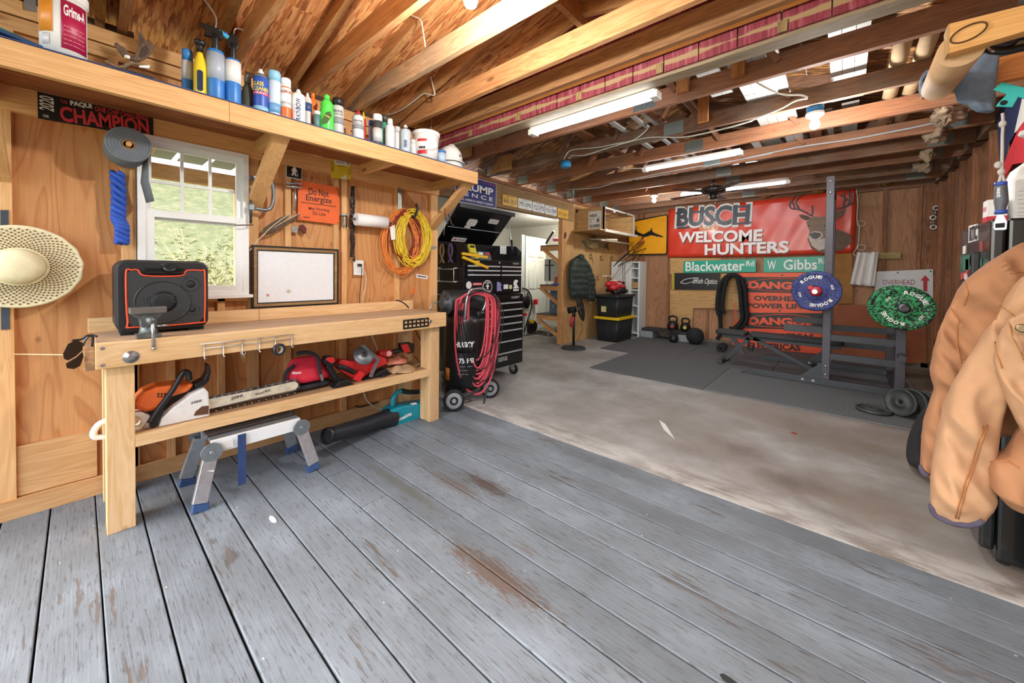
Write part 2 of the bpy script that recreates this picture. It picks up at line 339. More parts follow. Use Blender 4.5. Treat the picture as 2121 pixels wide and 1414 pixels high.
def concmat():
    m, nt, b, L = newmat('concrete'); P_ = nn(nt, 'ShaderNodeNewGeometry').outputs['Position']
    def mp(sc):
        q = nn(nt, 'ShaderNodeMapping'); q.inputs['Scale'].default_value = sc; L.new(P_, q.inputs[0]); return q.outputs[0]
    n1 = noise(nt, mp((1, 1, 1)), 1.4, 7, .62); c1 = ramp(nt, [(.35, '#7f7d78'), (.5, '#959390'), (.66, '#a9aaa8')]); L.new(n1, c1.inputs[0]); col = c1.outputs[0]
    st = noise(nt, mp((1.1, 1.8, 1)), .9, 5, .6); sp = nn(nt, 'ShaderNodeSeparateXYZ'); L.new(P_, sp.inputs[0])
    side = mathn(nt, 'MULTIPLY', mathn(nt, 'ADD', sp.outputs[0], 2.2), .42, True); r = ramp(nt, [(.36, (0, 0, 0, 1)), (.56, (1, 1, 1, 1))]); L.new(st, r.inputs[0])
    col = mixc(nt, mathn(nt, 'MULTIPLY', mathn(nt, 'MULTIPLY', r.outputs[0], side), .7), col, '#776758')
    sc2 = noise(nt, mp((5, 60, 1)), 1, 4, .7); r3 = ramp(nt, [(.66, (0, 0, 0, 1)), (.72, (1, 1, 1, 1))]); L.new(sc2, r3.inputs[0]); col = mixc(nt, mathn(nt, 'MULTIPLY', r3.outputs[0], .3), col, '#bfc0be')
    d = mathn(nt, 'SUBTRACT', sp.outputs[1], 2.46); ed = ramp(nt, [(.0, (1, 1, 1, 1)), (.14, (.6, .6, .6, 1)), (.3, (0, 0, 0, 1))]); L.new(d, ed.inputs[0]); dn = ramp(nt, [(.42, (0, 0, 0, 1)), (.58, (1, 1, 1, 1))]); L.new(noise(nt, mp((3, 9, 1)), 1.2, 5, .65), dn.inputs[0])
    col = mixc(nt, mathn(nt, 'MULTIPLY', mathn(nt, 'MULTIPLY', ed.outputs[0], dn.outputs[0]), .75), col, '#c9c9c4')
    for (cx, cy, rx, ry, s_) in ((-.25, 2.95, .22, .16, .7), (-.05, 2.7, .3, .12, .5), (-.5, 3.2, .2, .12, .4)):
        vm = nn(nt, 'ShaderNodeMapping'); vm.vector_type = 'TEXTURE'; vm.inputs['Location'].default_value = (cx, cy, 0); vm.inputs['Scale'].default_value = (rx, ry, 1000); L.new(P_, vm.inputs[0])
        ln = nn(nt, 'ShaderNodeVectorMath', operation='LENGTH'); L.new(vm.outputs[0], ln.inputs[0]); q = mathn(nt, 'ADD', ln.outputs['Value'], mathn(nt, 'MULTIPLY', mathn(nt, 'SUBTRACT', n1, .5), 2)); rr = ramp(nt, [(.1, (1, 1, 1, 1)), (1., (0, 0, 0, 1))]); L.new(q, rr.inputs[0]); col = mixc(nt, mathn(nt, 'MULTIPLY', rr.outputs[0], s_), col, '#5c5248')
    L.new(col, b.inputs['Base Color']); b.inputs['Roughness'].default_value = .6; bump(nt, n1, b, .2, .003); return m
MB().box(-6.6, 1.2, 2.462, 8.2, -.2, 0).obj('floor_concrete', concmat(), kind='structure')
# --- left wall: plywood, studs, plates
MB().box(WL-.07, WL-.052, -1.2, .23, -.02, 2.72).obj('wall_left_light_block', pl('#5a4434', .9), kind='structure'); MB().box(WL-.07, WL-.052, .8, 2.47, -.02, 2.72).obj('wall_left_light_block', pl('#5a4434', .9), kind='structure'); MB().box(WL-.07, WL-.052, .23, .8, -.02, 1.1).obj('wall_left_light_block', pl('#5a4434', .9), kind='structure')  # unseen backing added behind the plywood to stop light leaking through seams
PLYL = plywood('#d89f64', '#b87642'); wl = T('wall_left', kind='structure', base=(WL, 1, 0)); YE = 2.47
ys_ = [-1.2, -.22, .21, .81, 1.06, 1.43, 2.02, YE-.02]
for y0, y1, z0, z1 in ((-1.2, .2, .0, 2.66), (.2, .81, 0, 1.1), (.2, .81, 2.12, 2.66), (.81, 1.43, 0, 2.66), (1.43, YE, 0, 2.66)):
    MB().box(WL-.05, WL-.035, y0, y1-.003, z0, z1).obj('plywood_panel', PLYL, wl)
SZ = wood(*PINE, 'z'); SY = wood(*PINE, 'y'); SX = wood(*PINE, 'x')
for y0, y1, z0, z1 in ((-.285, -.222, .1, 2.18), (.165, .228, .1, 2.1), (.796, .86, .1, 2.1), (1.035, 1.075, .1, 2.1), (1.40, 1.44, 1.02, 2.1), (1.465, 1.51, .1, 2.1), (1.98, 2.02, .1, 2.1), (YE-.085, YE, .0, 2.6), (.36, .40, .1, 1.1), (.62, .66, .1, 1.1), (.2, .236, .1, 1.1)):
    MB().box(WL-.035, WL, y0, y1, z0, z1).obj('stud', SZ, wl)
for y0, y1, z0, z1, dx in ((-1.2, YE, 2.09, 2.21, .02), (-1.2, YE, 2.58, 2.66, 0), (-1.2, YE, 2.5, 2.57, 0), (-1.2, YE-.09, 0, .1, .01), (-.222, .06, .105, .367, -.012), (.23, .8, 1.08, 1.115, 0)):
    MB().box(WL-.035, WL+dx, y0, y1, z0, z1).obj('plate', SY, wl)
# studs above the shelf
for y0 in (-.25, .12, .62, 1.1, 1.5, 2.0): MB().box(WL-.035, WL, y0, y0+.04, 2.2, 2.5).obj('stud', SZ, wl)
# return wall at the end of the plywood bay (from the lean-to wall to the garage wall line)
MB().box(XG-.05, WL-.05, YE-.06, YE, 0, 2.75).obj('wall_return', SZ, kind='structure')
# --- side-room opening: header, post, plywood wall beyond
HD = wood('#a8855a', '#8a6a44', 'y', .4); hdr = T('wall_left_header', kind='structure', base=(XG, 4, 2.3))
MB().box(XG-.09, XG, YE, 6.1, 2.26, 2.6).obj('header_beam', HD, hdr)
MB().box(XG-.1, XG+.03, YE, 8.0, 2.6, 2.64).obj('top_plate', wood(*GAR, 'y', .5), hdr)
OZ = wood('#d8a670', '#bb844e', 'z'); OY = wood('#d8a670', '#bb844e', 'y'); OX = wood('#d8a670', '#bb844e', 'x')
MB().box(XG-.09, XG, 5.74, 5.88, 0, 2.26).obj('opening_post', OZ, hdr)
LPLY = plywood('#d2ab74', '#b58a52'); gw = T('wall_left_garage', kind='structure', base=(XG, 7, 0))
for y0, y1, z0, z1 in ((5.88, 7.0, 1.25, 2.6), (5.88, 7.0, 0, 1.247), (7.003, 8.05, 0, 1.247), (7.003, 8.05, 1.25, 2.6)): MB().box(XG-.03, XG-.005, y0, y1, z0, z1).obj('plywood_panel', LPLY, gw)
# --- side room
WH = pl('#d6d8d2', .8, 0, .03); sr = T('wall_side_room', kind='structure', base=(-5, 4, 0))
MB().box(-6.5, XG-.09, 1.9, 7.4, 2.42, 2.46).obj('side_room_ceiling', WH, sr)
MB().box(-6.55, -6.5, 1.9, 7.4, 0, 2.45).obj('far_wall', pl('#c8cbc4', .85, 0, .05), sr)
MB().box(-6.5, XG-.05, 7.3, 7.36, 0, 2.45).obj('end_wall', pl('#c2c3b8', .85, 0, .05), sr)
MB().box(-6.5, XG-.05, 1.86, 1.9, 0, 2.45).obj('near_wall', WH, sr)
# --- back wall: plywood sheets, studs, top beam
BPL = plywood('#b48460', '#8c6042'); bw = T('wall_back', kind='structure', base=(-1.4, YB, 0))
for x0, x1 in ((-3.86, -2.68), (-2.677, -1.46), (-1.457, -.24), (-.237, .96)): MB().box(x0, x1, YB+.04, YB+.06, 0, 2.7).obj('plywood_panel', BPL, bw)
MB().box(-3.95, 1.2, YB+.06, YB+.09, -.02, 2.78).obj('light_block_backing', pl('#5a4434', .9), bw); MB().box(.86, 1.06, YB-.0, YB+.04, 0, 2.62).obj('corner_post', wood(*GAR, 'z', .5), bw)  # first box: unseen backing added against light leaks at the sheet joints
GZ = wood(*GAR, 'z', .5); GX = wood('#96684a', '#684630', 'x', .6, dirt=.45, dc='#857c72'); GXb = wood('#a8704c', '#80523a', 'x', .6, dirt=.25, dc='#857c72'); GY = wood('#7d6248', '#54402e', 'y', .4)
for x in (-3.4, -3.3, -2.75, -2.0, -1.4, -.75, .42, .78): MB().box(x, x+.045, YB+.002, YB+.04, .0, 2.6).obj('stud', GZ, bw)
MB().box(-3.86, .96, YB-.02, YB+.04, 2.6, 2.74).obj('top_beam', GX, bw)
MB().box(-3.86, .96, YB-.0, YB+.04, 0, .06).obj('bottom_plate', wood('#8a8478', '#635c50', 'x', .3), bw)
# --- right wall
rw = T('wall_right', kind='structure', base=(XR, 4, 0)); MB().box(XR+.08, XR+.11, -1.2, 8.1, -.02, 2.75).obj('light_block_backing', pl('#5a4434', .9), rw)  # backing added outside the boards, unseen, keeps daylight out of the gaps
y = -1.2; k = 0
while y < 8.0:
    w = .235; MB().box(XR+.06, XR+.08, y, y+w-.004, 0, 2.75).obj('wall_board', wood('#a0724e', '#784e32', 'z', .8), rw); y += w
for y in (7.84, 7.2, 6.6, 6.0, 5.4, 4.8, 4.2, 3.4, 2.7, 1.9, 1.2): MB().box(XR+.01, XR+.06, y, y+.045, 0, 2.62).obj('stud', GZ, rw)
MB().box(XR-.02, XR+.08, -1.2, 8.05, 2.62, 2.72).obj('top_plate', GY, rw)
MB().box(XR-.02, XR+.06, 2.5, 8.0, 0, .08).obj('bottom_plate', GY, rw)
MB().box(.62, .72, 2.47, 2.6, 0, 2.6).obj('door_post', wood('#b98a58', '#8a6238', 'z'), kind='structure')
# --- roof: gable over lean-to and garage
RX, RZ = -1.44, 3.24
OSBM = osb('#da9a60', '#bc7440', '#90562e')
rf = T('ceiling', kind='structure', base=(RX, 3, 2.7))
def roofpan(x0, z0, x1, z1, y0, y1, mat, nm='roof_panel', t=.012):
    MB().add([(x0, y0, z0), (x1, y0, z1), (x1, y1, z1), (x0, y1, z0), (x0, y0, z0+t), (x1, y0, z1+t), (x1, y1, z1+t), (x0, y1, z0+t)], [(0, 3, 2, 1), (4, 5, 6, 7), (0, 1, 5, 4), (1, 2, 6, 5), (2, 3, 7, 6), (3, 0, 4, 7)]).obj(nm, mat, rf)
def rz(x, off=0): return (2.765+.235*(x+3.3) if x < RX else 2.765+.235*(RX+3.3)-.235*(x-RX))+off
for y0, y1 in ((-1.6, -.4), (-.397, .8), (.803, 2.0), (2.003, 2.5)):
    for a, c in ((-3.7, -2.6), (-2.597, RX), (RX, -.3), (-.297, 1.3)): roofpan(a, rz(a), c, rz(c), y0, y1, OSBM)
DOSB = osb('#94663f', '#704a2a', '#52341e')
def gz(x): return 2.80+.26*(x+3.9) if x < RX else 2.80+.26*(RX+3.9)-.26*(x-RX)
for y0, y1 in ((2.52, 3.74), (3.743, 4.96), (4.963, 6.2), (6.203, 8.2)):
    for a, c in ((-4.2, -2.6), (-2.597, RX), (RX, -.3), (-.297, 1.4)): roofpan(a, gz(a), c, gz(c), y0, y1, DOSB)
RAF = wood('#c99660', '#a07040', 'x'); JO = wood('#dca470', '#b87c4a', 'x'); JG = wood('#cfa880', '#a68462', 'x', dirt=.5, dc='#9a9084')
for y in (-.86, -.36, .135, .655, 1.125, 1.545, 2.03, 2.4):
    MB().beam((-3.3, y-.045, rz(-3.3)-.045), (RX, y-.045, rz(RX)-.045), .04, .09).obj('rafter', RAF, rf)
    MB().beam((RX, y-.045, rz(RX)-.045), (1.2, y-.045, rz(1.2)-.045), .04, .09).obj('rafter', RAF, rf)
JH = {.16: (.14, JO), .68: (.14, JO), 1.15: (.14, JO), 1.57: (.14, JG), 2.055: (.145, JO), 2.38: (.17, wood('#b98a5c', '#88603c', 'x'))}
for y, (h, m_) in list(JH.items())+[(-.36, (.14, JO)), (-.85, (.14, JO))]:
    MB().box(-3.28, 1.0, y, y+.04, 2.68 if y < 2.3 else 2.70, 2.68+h).obj('ceiling_joist', m_, rf)
MB().box(-3.2, 1.0, 2.42, 2.46, 2.70, 2.712).obj('trim_strip', wood('#d99a50', '#c07c38', 'x'), rf)
# ridge board
MB().box(RX-.02, RX+.02, -1.6, 2.5, rz(RX)-.16, rz(RX)-.01).obj('ridge_board', RAF, rf)
# red painted siding over the old garage front, in grooved boards with bare battens
def redmat():
    m, nt, b, L = newmat('worn_red_paint'); P_ = nn(nt, 'ShaderNodeNewGeometry').outputs['Position']
    q = nn(nt, 'ShaderNodeMapping'); q.inputs['Scale'].default_value = (60, 1, 6); L.new(P_, q.inputs[0]); n = noise(nt, q.outputs[0], 1, 4); r = ramp(nt, [(.35, '#7c2c3a'), (.55, '#9a3f4c'), (.72, '#b4707c')]); L.new(n, r.inputs[0])
    q2 = nn(nt, 'ShaderNodeMapping'); q2.inputs['Scale'].default_value = (4, 1, 20); L.new(P_, q2.inputs[0]); sp = nn(nt, 'ShaderNodeSeparateXYZ'); L.new(P_, sp.inputs[0])
    d = mathn(nt, 'ABSOLUTE', mathn(nt, 'SUBTRACT', sp.outputs[2], 2.655)); d = mathn(nt, 'ADD', d, mathn(nt, 'MULTIPLY', mathn(nt, 'SUBTRACT', noise(nt, q2.outputs[0], 1, 3), .5), .06)); r2 = ramp(nt, [(.010, (1, 1, 1, 1)), (.016, (0, 0, 0, 1))]); L.new(d, r2.inputs[0])
    L.new(mixc(nt, mathn(nt, 'MULTIPLY', r2.outputs[0], .9), r.outputs[0], '#b59a70'), b.inputs['Base Color']); b.inputs['Roughness'].default_value = .6; return m
RED = redmat(); x = -3.8; gf = T('wall_front', kind='structure', base=(RX, 2.5, 2.6))
while x < .95:
    w = .203; MB().add([(x+.003, 2.49, 2.6), (x+w, 2.49, 2.6), (x+w, 2.49, gz(x+w)), (x+.003, 2.49, gz(x)), (x+.003, 2.51, 2.6), (x+w, 2.51, 2.6), (x+w, 2.51, gz(x+w)), (x+.003, 2.51, gz(x))], [(0, 1, 2, 3), (4, 7, 6, 5), (0, 4, 5, 1), (1, 5, 6, 2), (2, 6, 7, 3), (3, 7, 4, 0)]).obj('siding_board', RED, gf); x += w+.004
MB().box(-3.86, .97, 2.51, 2.62, 2.58, 2.72).obj('front_header', wood('#a8977c', '#7c6a52', 'x', .4), gf)
for xx in (-2.75, -2.15, -1.55, -.95, -.3, .3): MB().box(xx, xx+.045, 2.482, 2.491, 2.6, 2.66).obj('bare_batten', wood('#b09468', '#80663f', 'z', .3), gf)
# --- garage trusses
TRY = (3.05, 3.75, 4.41, 5.14, 5.74, 6.31, 6.96, 7.5)
for i, y in enumerate(TRY):
    m_ = (GXb, GX, GXb, GXb, GX, GXb, GX, GX)[i]
    tr = T('roof_truss', kind='structure', base=(RX, y, 2.62))
    MB().box(-3.95, 1.05, y-.02, y+.02, 2.62, 2.755).obj('bottom_chord', m_, tr)
    for a, c in ((-3.95, RX), (RX, 1.05)): MB().beam((a, y+.03, gz(a)-.05), (c, y+.03, gz(c)-.05), .038, .09).obj('top_chord', GX, tr)
    for a, c in ((-2.55, -2.2), (-.35, -.7), (-1.85, RX), (-1.0, RX)): MB().beam((a, y, 2.7), (c, y, gz(c)-.05), .038, .085, (0, 1, 0)).obj('web', m_, tr)
    for xx in (-3.65, -1.25, .7): MB().box(xx-.09, xx+.09, y-.0225, y-.02, 2.63, 2.745).obj('gang_plate', pl('#8f9a96', .4, .7, .25, 120), tr)
MB().box(RX-.02, RX+.02, 2.52, 8.1, gz(RX)-.15, gz(RX)-.01).obj('ridge_board', GX, rf)
# stub blocks on the truss ends (light plywood fillets left side)
for y in (3.03, 3.73): MB().prism(FB((-3.6, y-.03, 2.64)), [(-.1, 0), (.33, 0), (.33, .2), (.12, .2)], 0, -.012).obj('plywood_gusset', plywood('#c9995c', '#a8743a'), rf)
for x, y in ((-.62, 3.03), (-1.02, 3.72), (-.98, 3.03)): MB().box(x, x+.085, y-.025, y-.06, 2.66, 3.15).obj('hanger_block', wood('#c08048', '#955a2c', 'z', .4), rf)
# --- window in the left wall
WHT = pl('#f2f4f2', .35, 0, .02); w1 = T('window_1', kind='structure', base=(WL, .51, 1.115)); wy0, wy1, wz0, wz1 = .232, .793, 1.115, 2.105
def frame4(nm, y0, y1, z0, z1, t, x0, x1, par, mat=WHT, tb=None):
    tb = tb or t; m = MB(); m.box(x0, x1, y0, y0+t, z0, z1); m.box(x0, x1, y1-t, y1, z0, z1); m.box(x0, x1, y0+t, y1-t, z0, z0+tb); m.box(x0, x1, y0+t, y1-t, z1-t, z1); return m.obj(nm, mat, par, bev=.002)
frame4('window_frame', wy0, wy1, wz0, wz1, .035, WL-.06, WL+.035, w1)
MB().box(WL-.06, WL+.05, wy0-.02, wy1+.02, wz0-.012, wz0+.01).obj('sill', WHT, w1)
us = frame4('upper_sash', wy0+.035, wy1-.035, 1.60, wz1-.035, .03, WL-.03, WL+.0, w1); zz = (1.63, 2.04); yy = (wy0+.065, wy1-.065)
for k in (1, 2): MB().box(WL-.024, WL-.004, yy[0]+(yy[1]-yy[0])*k/3-.008, yy[0]+(yy[1]-yy[0])*k/3+.008, *zz).obj('muntin', WHT, us)
MB().box(WL-.025, WL-.003, *yy, 1.828, 1.844).obj('muntin', WHT, us)
ls = frame4('lower_sash', wy0+.03, wy1-.03, wz0+.03, 1.66, .045, WL-.005, WL+.028, w1)
def glassmat():
    m, nt, b, L = newmat('window_glass'); n = nt.nodes; n.remove(b); tr = nn(nt, 'ShaderNodeBsdfTransparent'); gl = nn(nt, 'ShaderNodeBsdfGlossy'); gl.inputs['Roughness'].default_value = .02; mxs = nn(nt, 'ShaderNodeMixShader'); fr_ = nn(nt, 'ShaderNodeFresnel'); fr_.inputs[0].default_value = 1.45
    L.new(fr_.outputs[0], mxs.inputs[0]); L.new(tr.outputs[0], mxs.inputs[1]); L.new(gl.outputs[0], mxs.inputs[2]); L.new(mxs.outputs[0], n['Material Output'].inputs[0]); return m
GLS = glassmat()
for a in range(3):
    for c in range(2):
        y0 = yy[0]+(yy[1]-yy[0])*a/3; z0 = 1.63+.205*c; MB().box(WL-.015, WL-.012, y0, y0+(yy[1]-yy[0])/3, z0, z0+.205).obj('pane', GLS, us)
MB().box(WL+.01, WL+.013, wy0+.075, wy1-.075, wz0+.07, 1.62).obj('pane', GLS, ls)
# --- outside the window: ground, a porch roof on posts, scrub
gm, gnt, gb, gL = newmat('dry_grass'); gr_ = ramp(gnt, [(.3, '#4c562e'), (.55, '#6c6e46'), (.75, '#867e5e')]); gL.new(noise(gnt, coord(gnt), 3, 6, .65), gr_.inputs[0]); gL.new(gr_.outputs[0], gb.inputs['Base Color']); gb.inputs['Roughness'].default_value = .95
MB().box(-40, 40, -40, 45, -.5, -.21).obj('ground', gm, kind='structure')
pr = T('porch_roof', 'grey corrugated porch roof on timber beams outside the window', 'roof', (-4.6, 1.0, 2.0))
for k in range(14): MB().box(-6.2, -3.5, -1.0+k*.3, -.75+k*.3, 2.62, 2.64).obj('roof_sheet', pl('#8d9190', .4, .6, .1), pr)
for k in range(4): MB().beam((-6.2, -.6+k*1.1, 2.56), (-3.5, -.6+k*1.1, 2.56), .05, .1).obj('rafter', OX, pr)
MB().box(-6.1, -6.0, -1, 3.2, 2.35, 2.52).obj('beam', OY, pr)
for yy_ in (-.8, 1.35, 3.0): MB().box(-6.1, -6.0, yy_, yy_+.1, -.21, 2.35).obj('post', OZ, pr)
def scrub(name, x, y, h, label, cols, n=90, group='scrub outside the window'):
    t = T(name, label, 'shrub', (x, y, -.21), group); m = MB(); r2 = random.Random(int(x*100+y*7)); lf = MB()
    for i in range(n):
        a = r2.uniform(0, 6.28); l = h*r2.uniform(.6, 1.1); s_ = r2.uniform(.1, .55); p = V((x+r2.uniform(-.5, .5), y+r2.uniform(-.5, .5), -.21)); q = p+V((math.cos(a)*s_*l, math.sin(a)*s_*l, l*.9)); mid = (p+q)/2+V((0, 0, l*.12))
        m.tubep([p, mid, q], [.012, .008, .003], 4)
        for j in range(5):
            c = mid.lerp(q, r2.random())+V((r2.uniform(-.12, .12), r2.uniform(-.12, .12), r2.uniform(-.1, .1))); d = V((r2.uniform(-1, 1), r2.uniform(-1, 1), r2.uniform(-.6, 1))).normalized()*.07; e = d.orthogonal().normalized()*.02
            lf.add([c-d, c+e, c+d, c-e], [(0, 1, 2, 3)])
    m.obj('stems', pl(cols[0], .9), t, kind='stuff'); lf.obj('foliage', pl(cols[1], .8), t, kind='stuff')
for i, (x, y, h) in enumerate(((-7.2, .2, 1.5), (-8.6, 2.2, 1.7), (-9.2, 8.2, 2.0), (-9.6, .1, 1.9), (-11.6, 2.2, 2.6), (-12, 5.2, 2.8), (-11.8, -.6, 2.6))): scrub('scrub_bush', x, y, h, ('tangled dry scrub with pale stems', 'olive scrub bush', 'brown twiggy scrub', 'low pale scrub', 'tall olive thicket', 'tall brown thicket', 'tall pale thicket')[i]+' beyond the porch outside the window', (('#a89a74', '#6f8448'), ('#b4a884', '#8c8c50'), ('#9a8c68', '#647a3c'))[i % 3])

hl = MB(); hl.grid([[V((-9-x*1.6, -14+y*2.0, -.22+(x/12)**1.3*7+.25*math.sin(x*1.7+y)+.2*math.sin(y*2.3))) for y in range(19)] for x in range(13)], 0); hl.obj('hillside', gm, kind='structure', fix=False)
# ================================================================== tools for tracing onto room planes
def K(ox, oy, s): return lambda x, y: (ox+x/s, oy+y/s)
K0 = lambda x, y: (x, y)
K1 = K(0, 0, 2.9453); K2 = K(350, 0, 3.263); K3 = K(0, 440, 2.0196); K4 = K(480, 320, 3.9278); K5 = K(180, 600, 2.6672); K6 = K(560, 600, 3.7875); K7 = K(870, 350, 3.2894); K8 = K(1180, 380, 3.5348)
R1 = K(1500, 340, 3.2142); R2 = K(880, 0, 3.3661); R3 = K(1400, 0, 2.9417); R4 = K(1760, 20, 2.8283); R5 = K(1760, 480, 1.964); R6 = K(1180, 640, 2.7192)
A1 = K(200, 0, 4.242); A2 = K(600, 0, 4.242); A3 = K(1000, 0, 3.7875); A4 = K(1500, 0, 3.4155); A5 = K(1080, 250, 4.0788); A6 = K(1540, 230, 4.6109); B3 = K(1900, 250, 3.8235); B4 = K(1050, 440, 5.0533); B5 = K(890, 400, 6.4286)
def pt(k, x, y, ax, v): return at(*k(x, y), ax, v)
def tr(par, name, mat, pts, k, ax, val, c0, c1, bev=0, **kw):
    fr = (FL if ax == 'x' else FB)(pt(k, *pts[0], ax, val)); po = uvpoly(fr, [k(*p) for p in pts], ax, val)
    return MB().prism(fr, po, c0, c1).obj(name, mat, par, bev=bev, **kw)
def wire(par, name, mat, pts, k, ax, val, r, n=6, sm=5, closed=False, **kw):
    q = [pt(k, *p, ax, val) for p in pts]; q = spline(q, sm, closed) if sm else q
    return MB().tube(q, r, n, closed).obj(name, mat, par, **kw)
BLK = pl('#15171a', .4, 0, .1); BLKM = pl('#101214', .8, 0, .1); WHP = pl('#eef0ee', .4, 0, .02); STL = pl('#b8bcc0', .3, .9, .1, 60); DST = pl('#5d6165', .4, .85, .15, 60); REDP = pl('#c8202c', .4); ORGP = pl('#ef6b25', .45); YEL = pl('#e8c21e', .45); RUB = pl('#1c1e20', .85, 0, .12, 40, .3, 150)
CBL = pl('#d9d8cc', .6)
# ================================================================== LAMPS AND CEILING THINGS
def emis(c, s):
    k = ('em', c, s)
    if k in MC: return MC[k]
    m, nt, b, L = newmat('glowing_diffuser'); b.inputs['Base Color'].default_value = srgb(c); b.inputs['Emission Color'].default_value = srgb(c); b.inputs['Emission Strength'].default_value = s; MC[k] = m; return m
LED = emis('#f4f8ff', TUBE_E)
def shoplight(p0, p1, w, label):
    p0, p1 = V(p0), V(p1); t = T('led_shop_light', label, 'light', (p0+p1)/2, 'white LED shop lights under the joists'); d = (p1-p0).normalized()
    MB().beam(p0+V((0, 0, .03)), p1+V((0, 0, .03)), w, .03).obj('housing', WHP, t, bev=.004)
    MB().beam(p0+d*.035, p1-d*.035, w*.72, .035).obj('diffuser', LED, t, bev=.012)
    for e in (p0, p1): MB().beam(e-d*.02*(1 if e is p0 else -1), e+d*.035*(1 if e is p0 else -1), w, .05).obj('end_cap', WHP, t, bev=.004)
shoplight((-2.12, 2.68, 2.545), (-1.01, 2.66, 2.545), .085, 'long white LED shop light mounted under the red painted beam')
shoplight((-1.87, 4.58, 2.575), (-.84, 4.56, 2.575), .06, 'white LED shop light fixed across the brown joists before the ceiling fan')
shoplight((-2.0, 6.45, 2.59), (-.6, 6.45, 2.59), .06, 'white LED shop light partly hidden behind the dark ceiling fan')
def bulbfix(p, label, en, box='#2f7fc0', cat='light', lab2=None):
    p = V(p); t = T('bulb_fixture', label, cat, p+V((0, 0, -.1)), 'bare bulb fixtures')
    if box: MB().cyl(p+V((0, 0, .02)), p+V((0, 0, .085)), .055, n=16).obj('junction_box', pl(box, .5), t)
    MB().lathe(p, [(.058, .02), (.062, .01), (.055, -.005), (.035, -.02), (.025, -.02)], n=20).obj('lamp_holder', WHP, t)
    MB().lathe(p, [(.016, -.015), (.02, -.03), (.032, -.06), (.034, -.075), (.028, -.095), (.012, -.106)], n=16).obj('bulb', emis('#ffffff', BULB_E), t)
    ld = bpy.data.lights.new('bulb_light', 'POINT'); ld.energy = en; ld.shadow_soft_size = .04; ld.color = (1, .97, .92); lo = bpy.data.objects.new('bulb_light', ld); COL.objects.link(lo); lo.parent = t; lo.location = (0, 0, -.06)
bulbfix((-.2, 3.82, 2.56), 'glowing bulb on a blue junction box clamped under a joist', 40)
pz = at(1355, 414, 'y', 6.31); bulbfix((pz.x, 6.31, 2.595), 'glowing bulb on a white holder near the corner above the deer sign', 30, None)
pl_ = at(975, -14, 'z', 2.6); bulbfix((pl_.x, pl_.y, 2.64), 'glowing bulb on a white holder between the lean-to joists', 55, '#dfe2e2')
pb = at(1158, 450, 'z', 2.38); bulbfix((pb.x, pb.y, 2.42), 'glowing bulb on the white ceiling of the side room', 45, None)
p = pt(A5, 375, 355, 'z', 2.6); t = T('junction_box', 'round blue junction box with cables hanging under a joist', 'junction box', (p.x, p.y, 2.545))
MB().cyl((p.x, p.y, 2.545), (p.x, p.y, 2.61), .055, .06, 16).obj('box', pl('#2d93cf', .5), t); MB().cyl((p.x, p.y, 2.575), (p.x, p.y, 2.582), .065, n=16).obj('rim', pl('#3aa4e0', .5), t)
wire(t, 'cable', CBL, [(360, 325), (400, 260), (470, 240), (650, 225), (800, 195), (950, 160), (1050, 85), (1080, 40)], A5, 'y', 3.7, .006)
wire(t, 'cable', CBL, [(400, 320), (430, 295), (540, 290), (700, 240), (870, 190), (1060, 145), (1200, 138), (1400, 135), (1700, 70), (1950, 0)], A5, 'y', 3.7, .006)
wire(None, 'electric_cable', CBL, [(0, 910), (130, 875), (250, 830), (400, 770), (500, 715), (590, 695)], A4, 'y', 3.68, .006, label='white cable drooping along a joist to the glowing bulb', cat='cable')
wire(None, 'electric_cable', CBL, [(0, 515), (150, 535), (260, 600), (400, 665), (540, 672), (590, 690)], A4, 'y', 3.3, .006, label='white cable looping down from the red beam to the bulb box', cat='cable')
wire(None, 'electric_cable', pl('#c9cdd0', .5), [(370, 570), (420, 580), (640, 565), (800, 520), (1000, 480), (1200, 440), (1470, 390), (1620, 370), (2121, 275)], A5, 'y', 5.1, .006, label='grey cable stapled along a joist behind the shop light', cat='cable')
wire(None, 'electric_cable', pl('#c4ccd4', .5), [(0, 455), (520, 345), (1000, 275), (1400, 200), (1700, 140), (2121, 40)], A6, 'y', 5.1, .008, label='pale conduit running along a joist towards the right wall', cat='cable')
wire(None, 'electric_cable', CBL, [(985, 345), (1020, 362), (1060, 370), (1110, 385), (1185, 417)], K0, 'x', XG+.04, .008, label='white cable lying along the top of the header above the licence plates', cat='cable')
wire(None, 'electric_cable', CBL, [(550, 355), (620, 368), (740, 373), (850, 400), (1020, 402)], A5, 'y', 4.4, .005, label='white cable drooping to the end of the middle shop light', cat='cable')
wire(None, 'electric_cable', CBL, [(1010, 105), (1080, 140), (1150, 175), (1170, 260), (1192, 410)], A2, 'y', 1.45, .004, label='thin white wire bent down between lean-to joists', cat='cable')
wire(None, 'electric_cable', CBL, [(1240, 675), (1260, 760), (1275, 830), (1230, 832), (1180, 822), (1100, 880), (1000, 955), (900, 1000), (800, 1012)], A2, 'y', 1.93, .006, label='white cable sagging along the strand board above the aerosol cans', cat='cable')
wire(None, 'electric_cable', CBL, [(1252, 1020), (1245, 1090), (1235, 1160)], A2, 'y', 2.3, .004, label='short white wire hanging above the white bucket', cat='cable')
t = T('eye_hook', 'steel rod with an eye hanging from a truss above the opening post', 'hook', pt(A5, 440, 680, 'y', 5.1)); wire(t, 'rod', STL, [(437, 515), (440, 640)], A5, 'y', 5.1, .007, sm=0); wire(t, 'eye', STL, [(440, 640), (428, 662), (440, 685), (452, 662)], A5, 'y', 5.1, .006, closed=True)
t = T('ceiling_fan', 'dark brown ceiling fan hanging before the red banner', 'ceiling fan', (-1.37, 5.72, 2.33))
fx, fy = -1.37, 5.72; FN = pl('#2c2724', .35, .3)
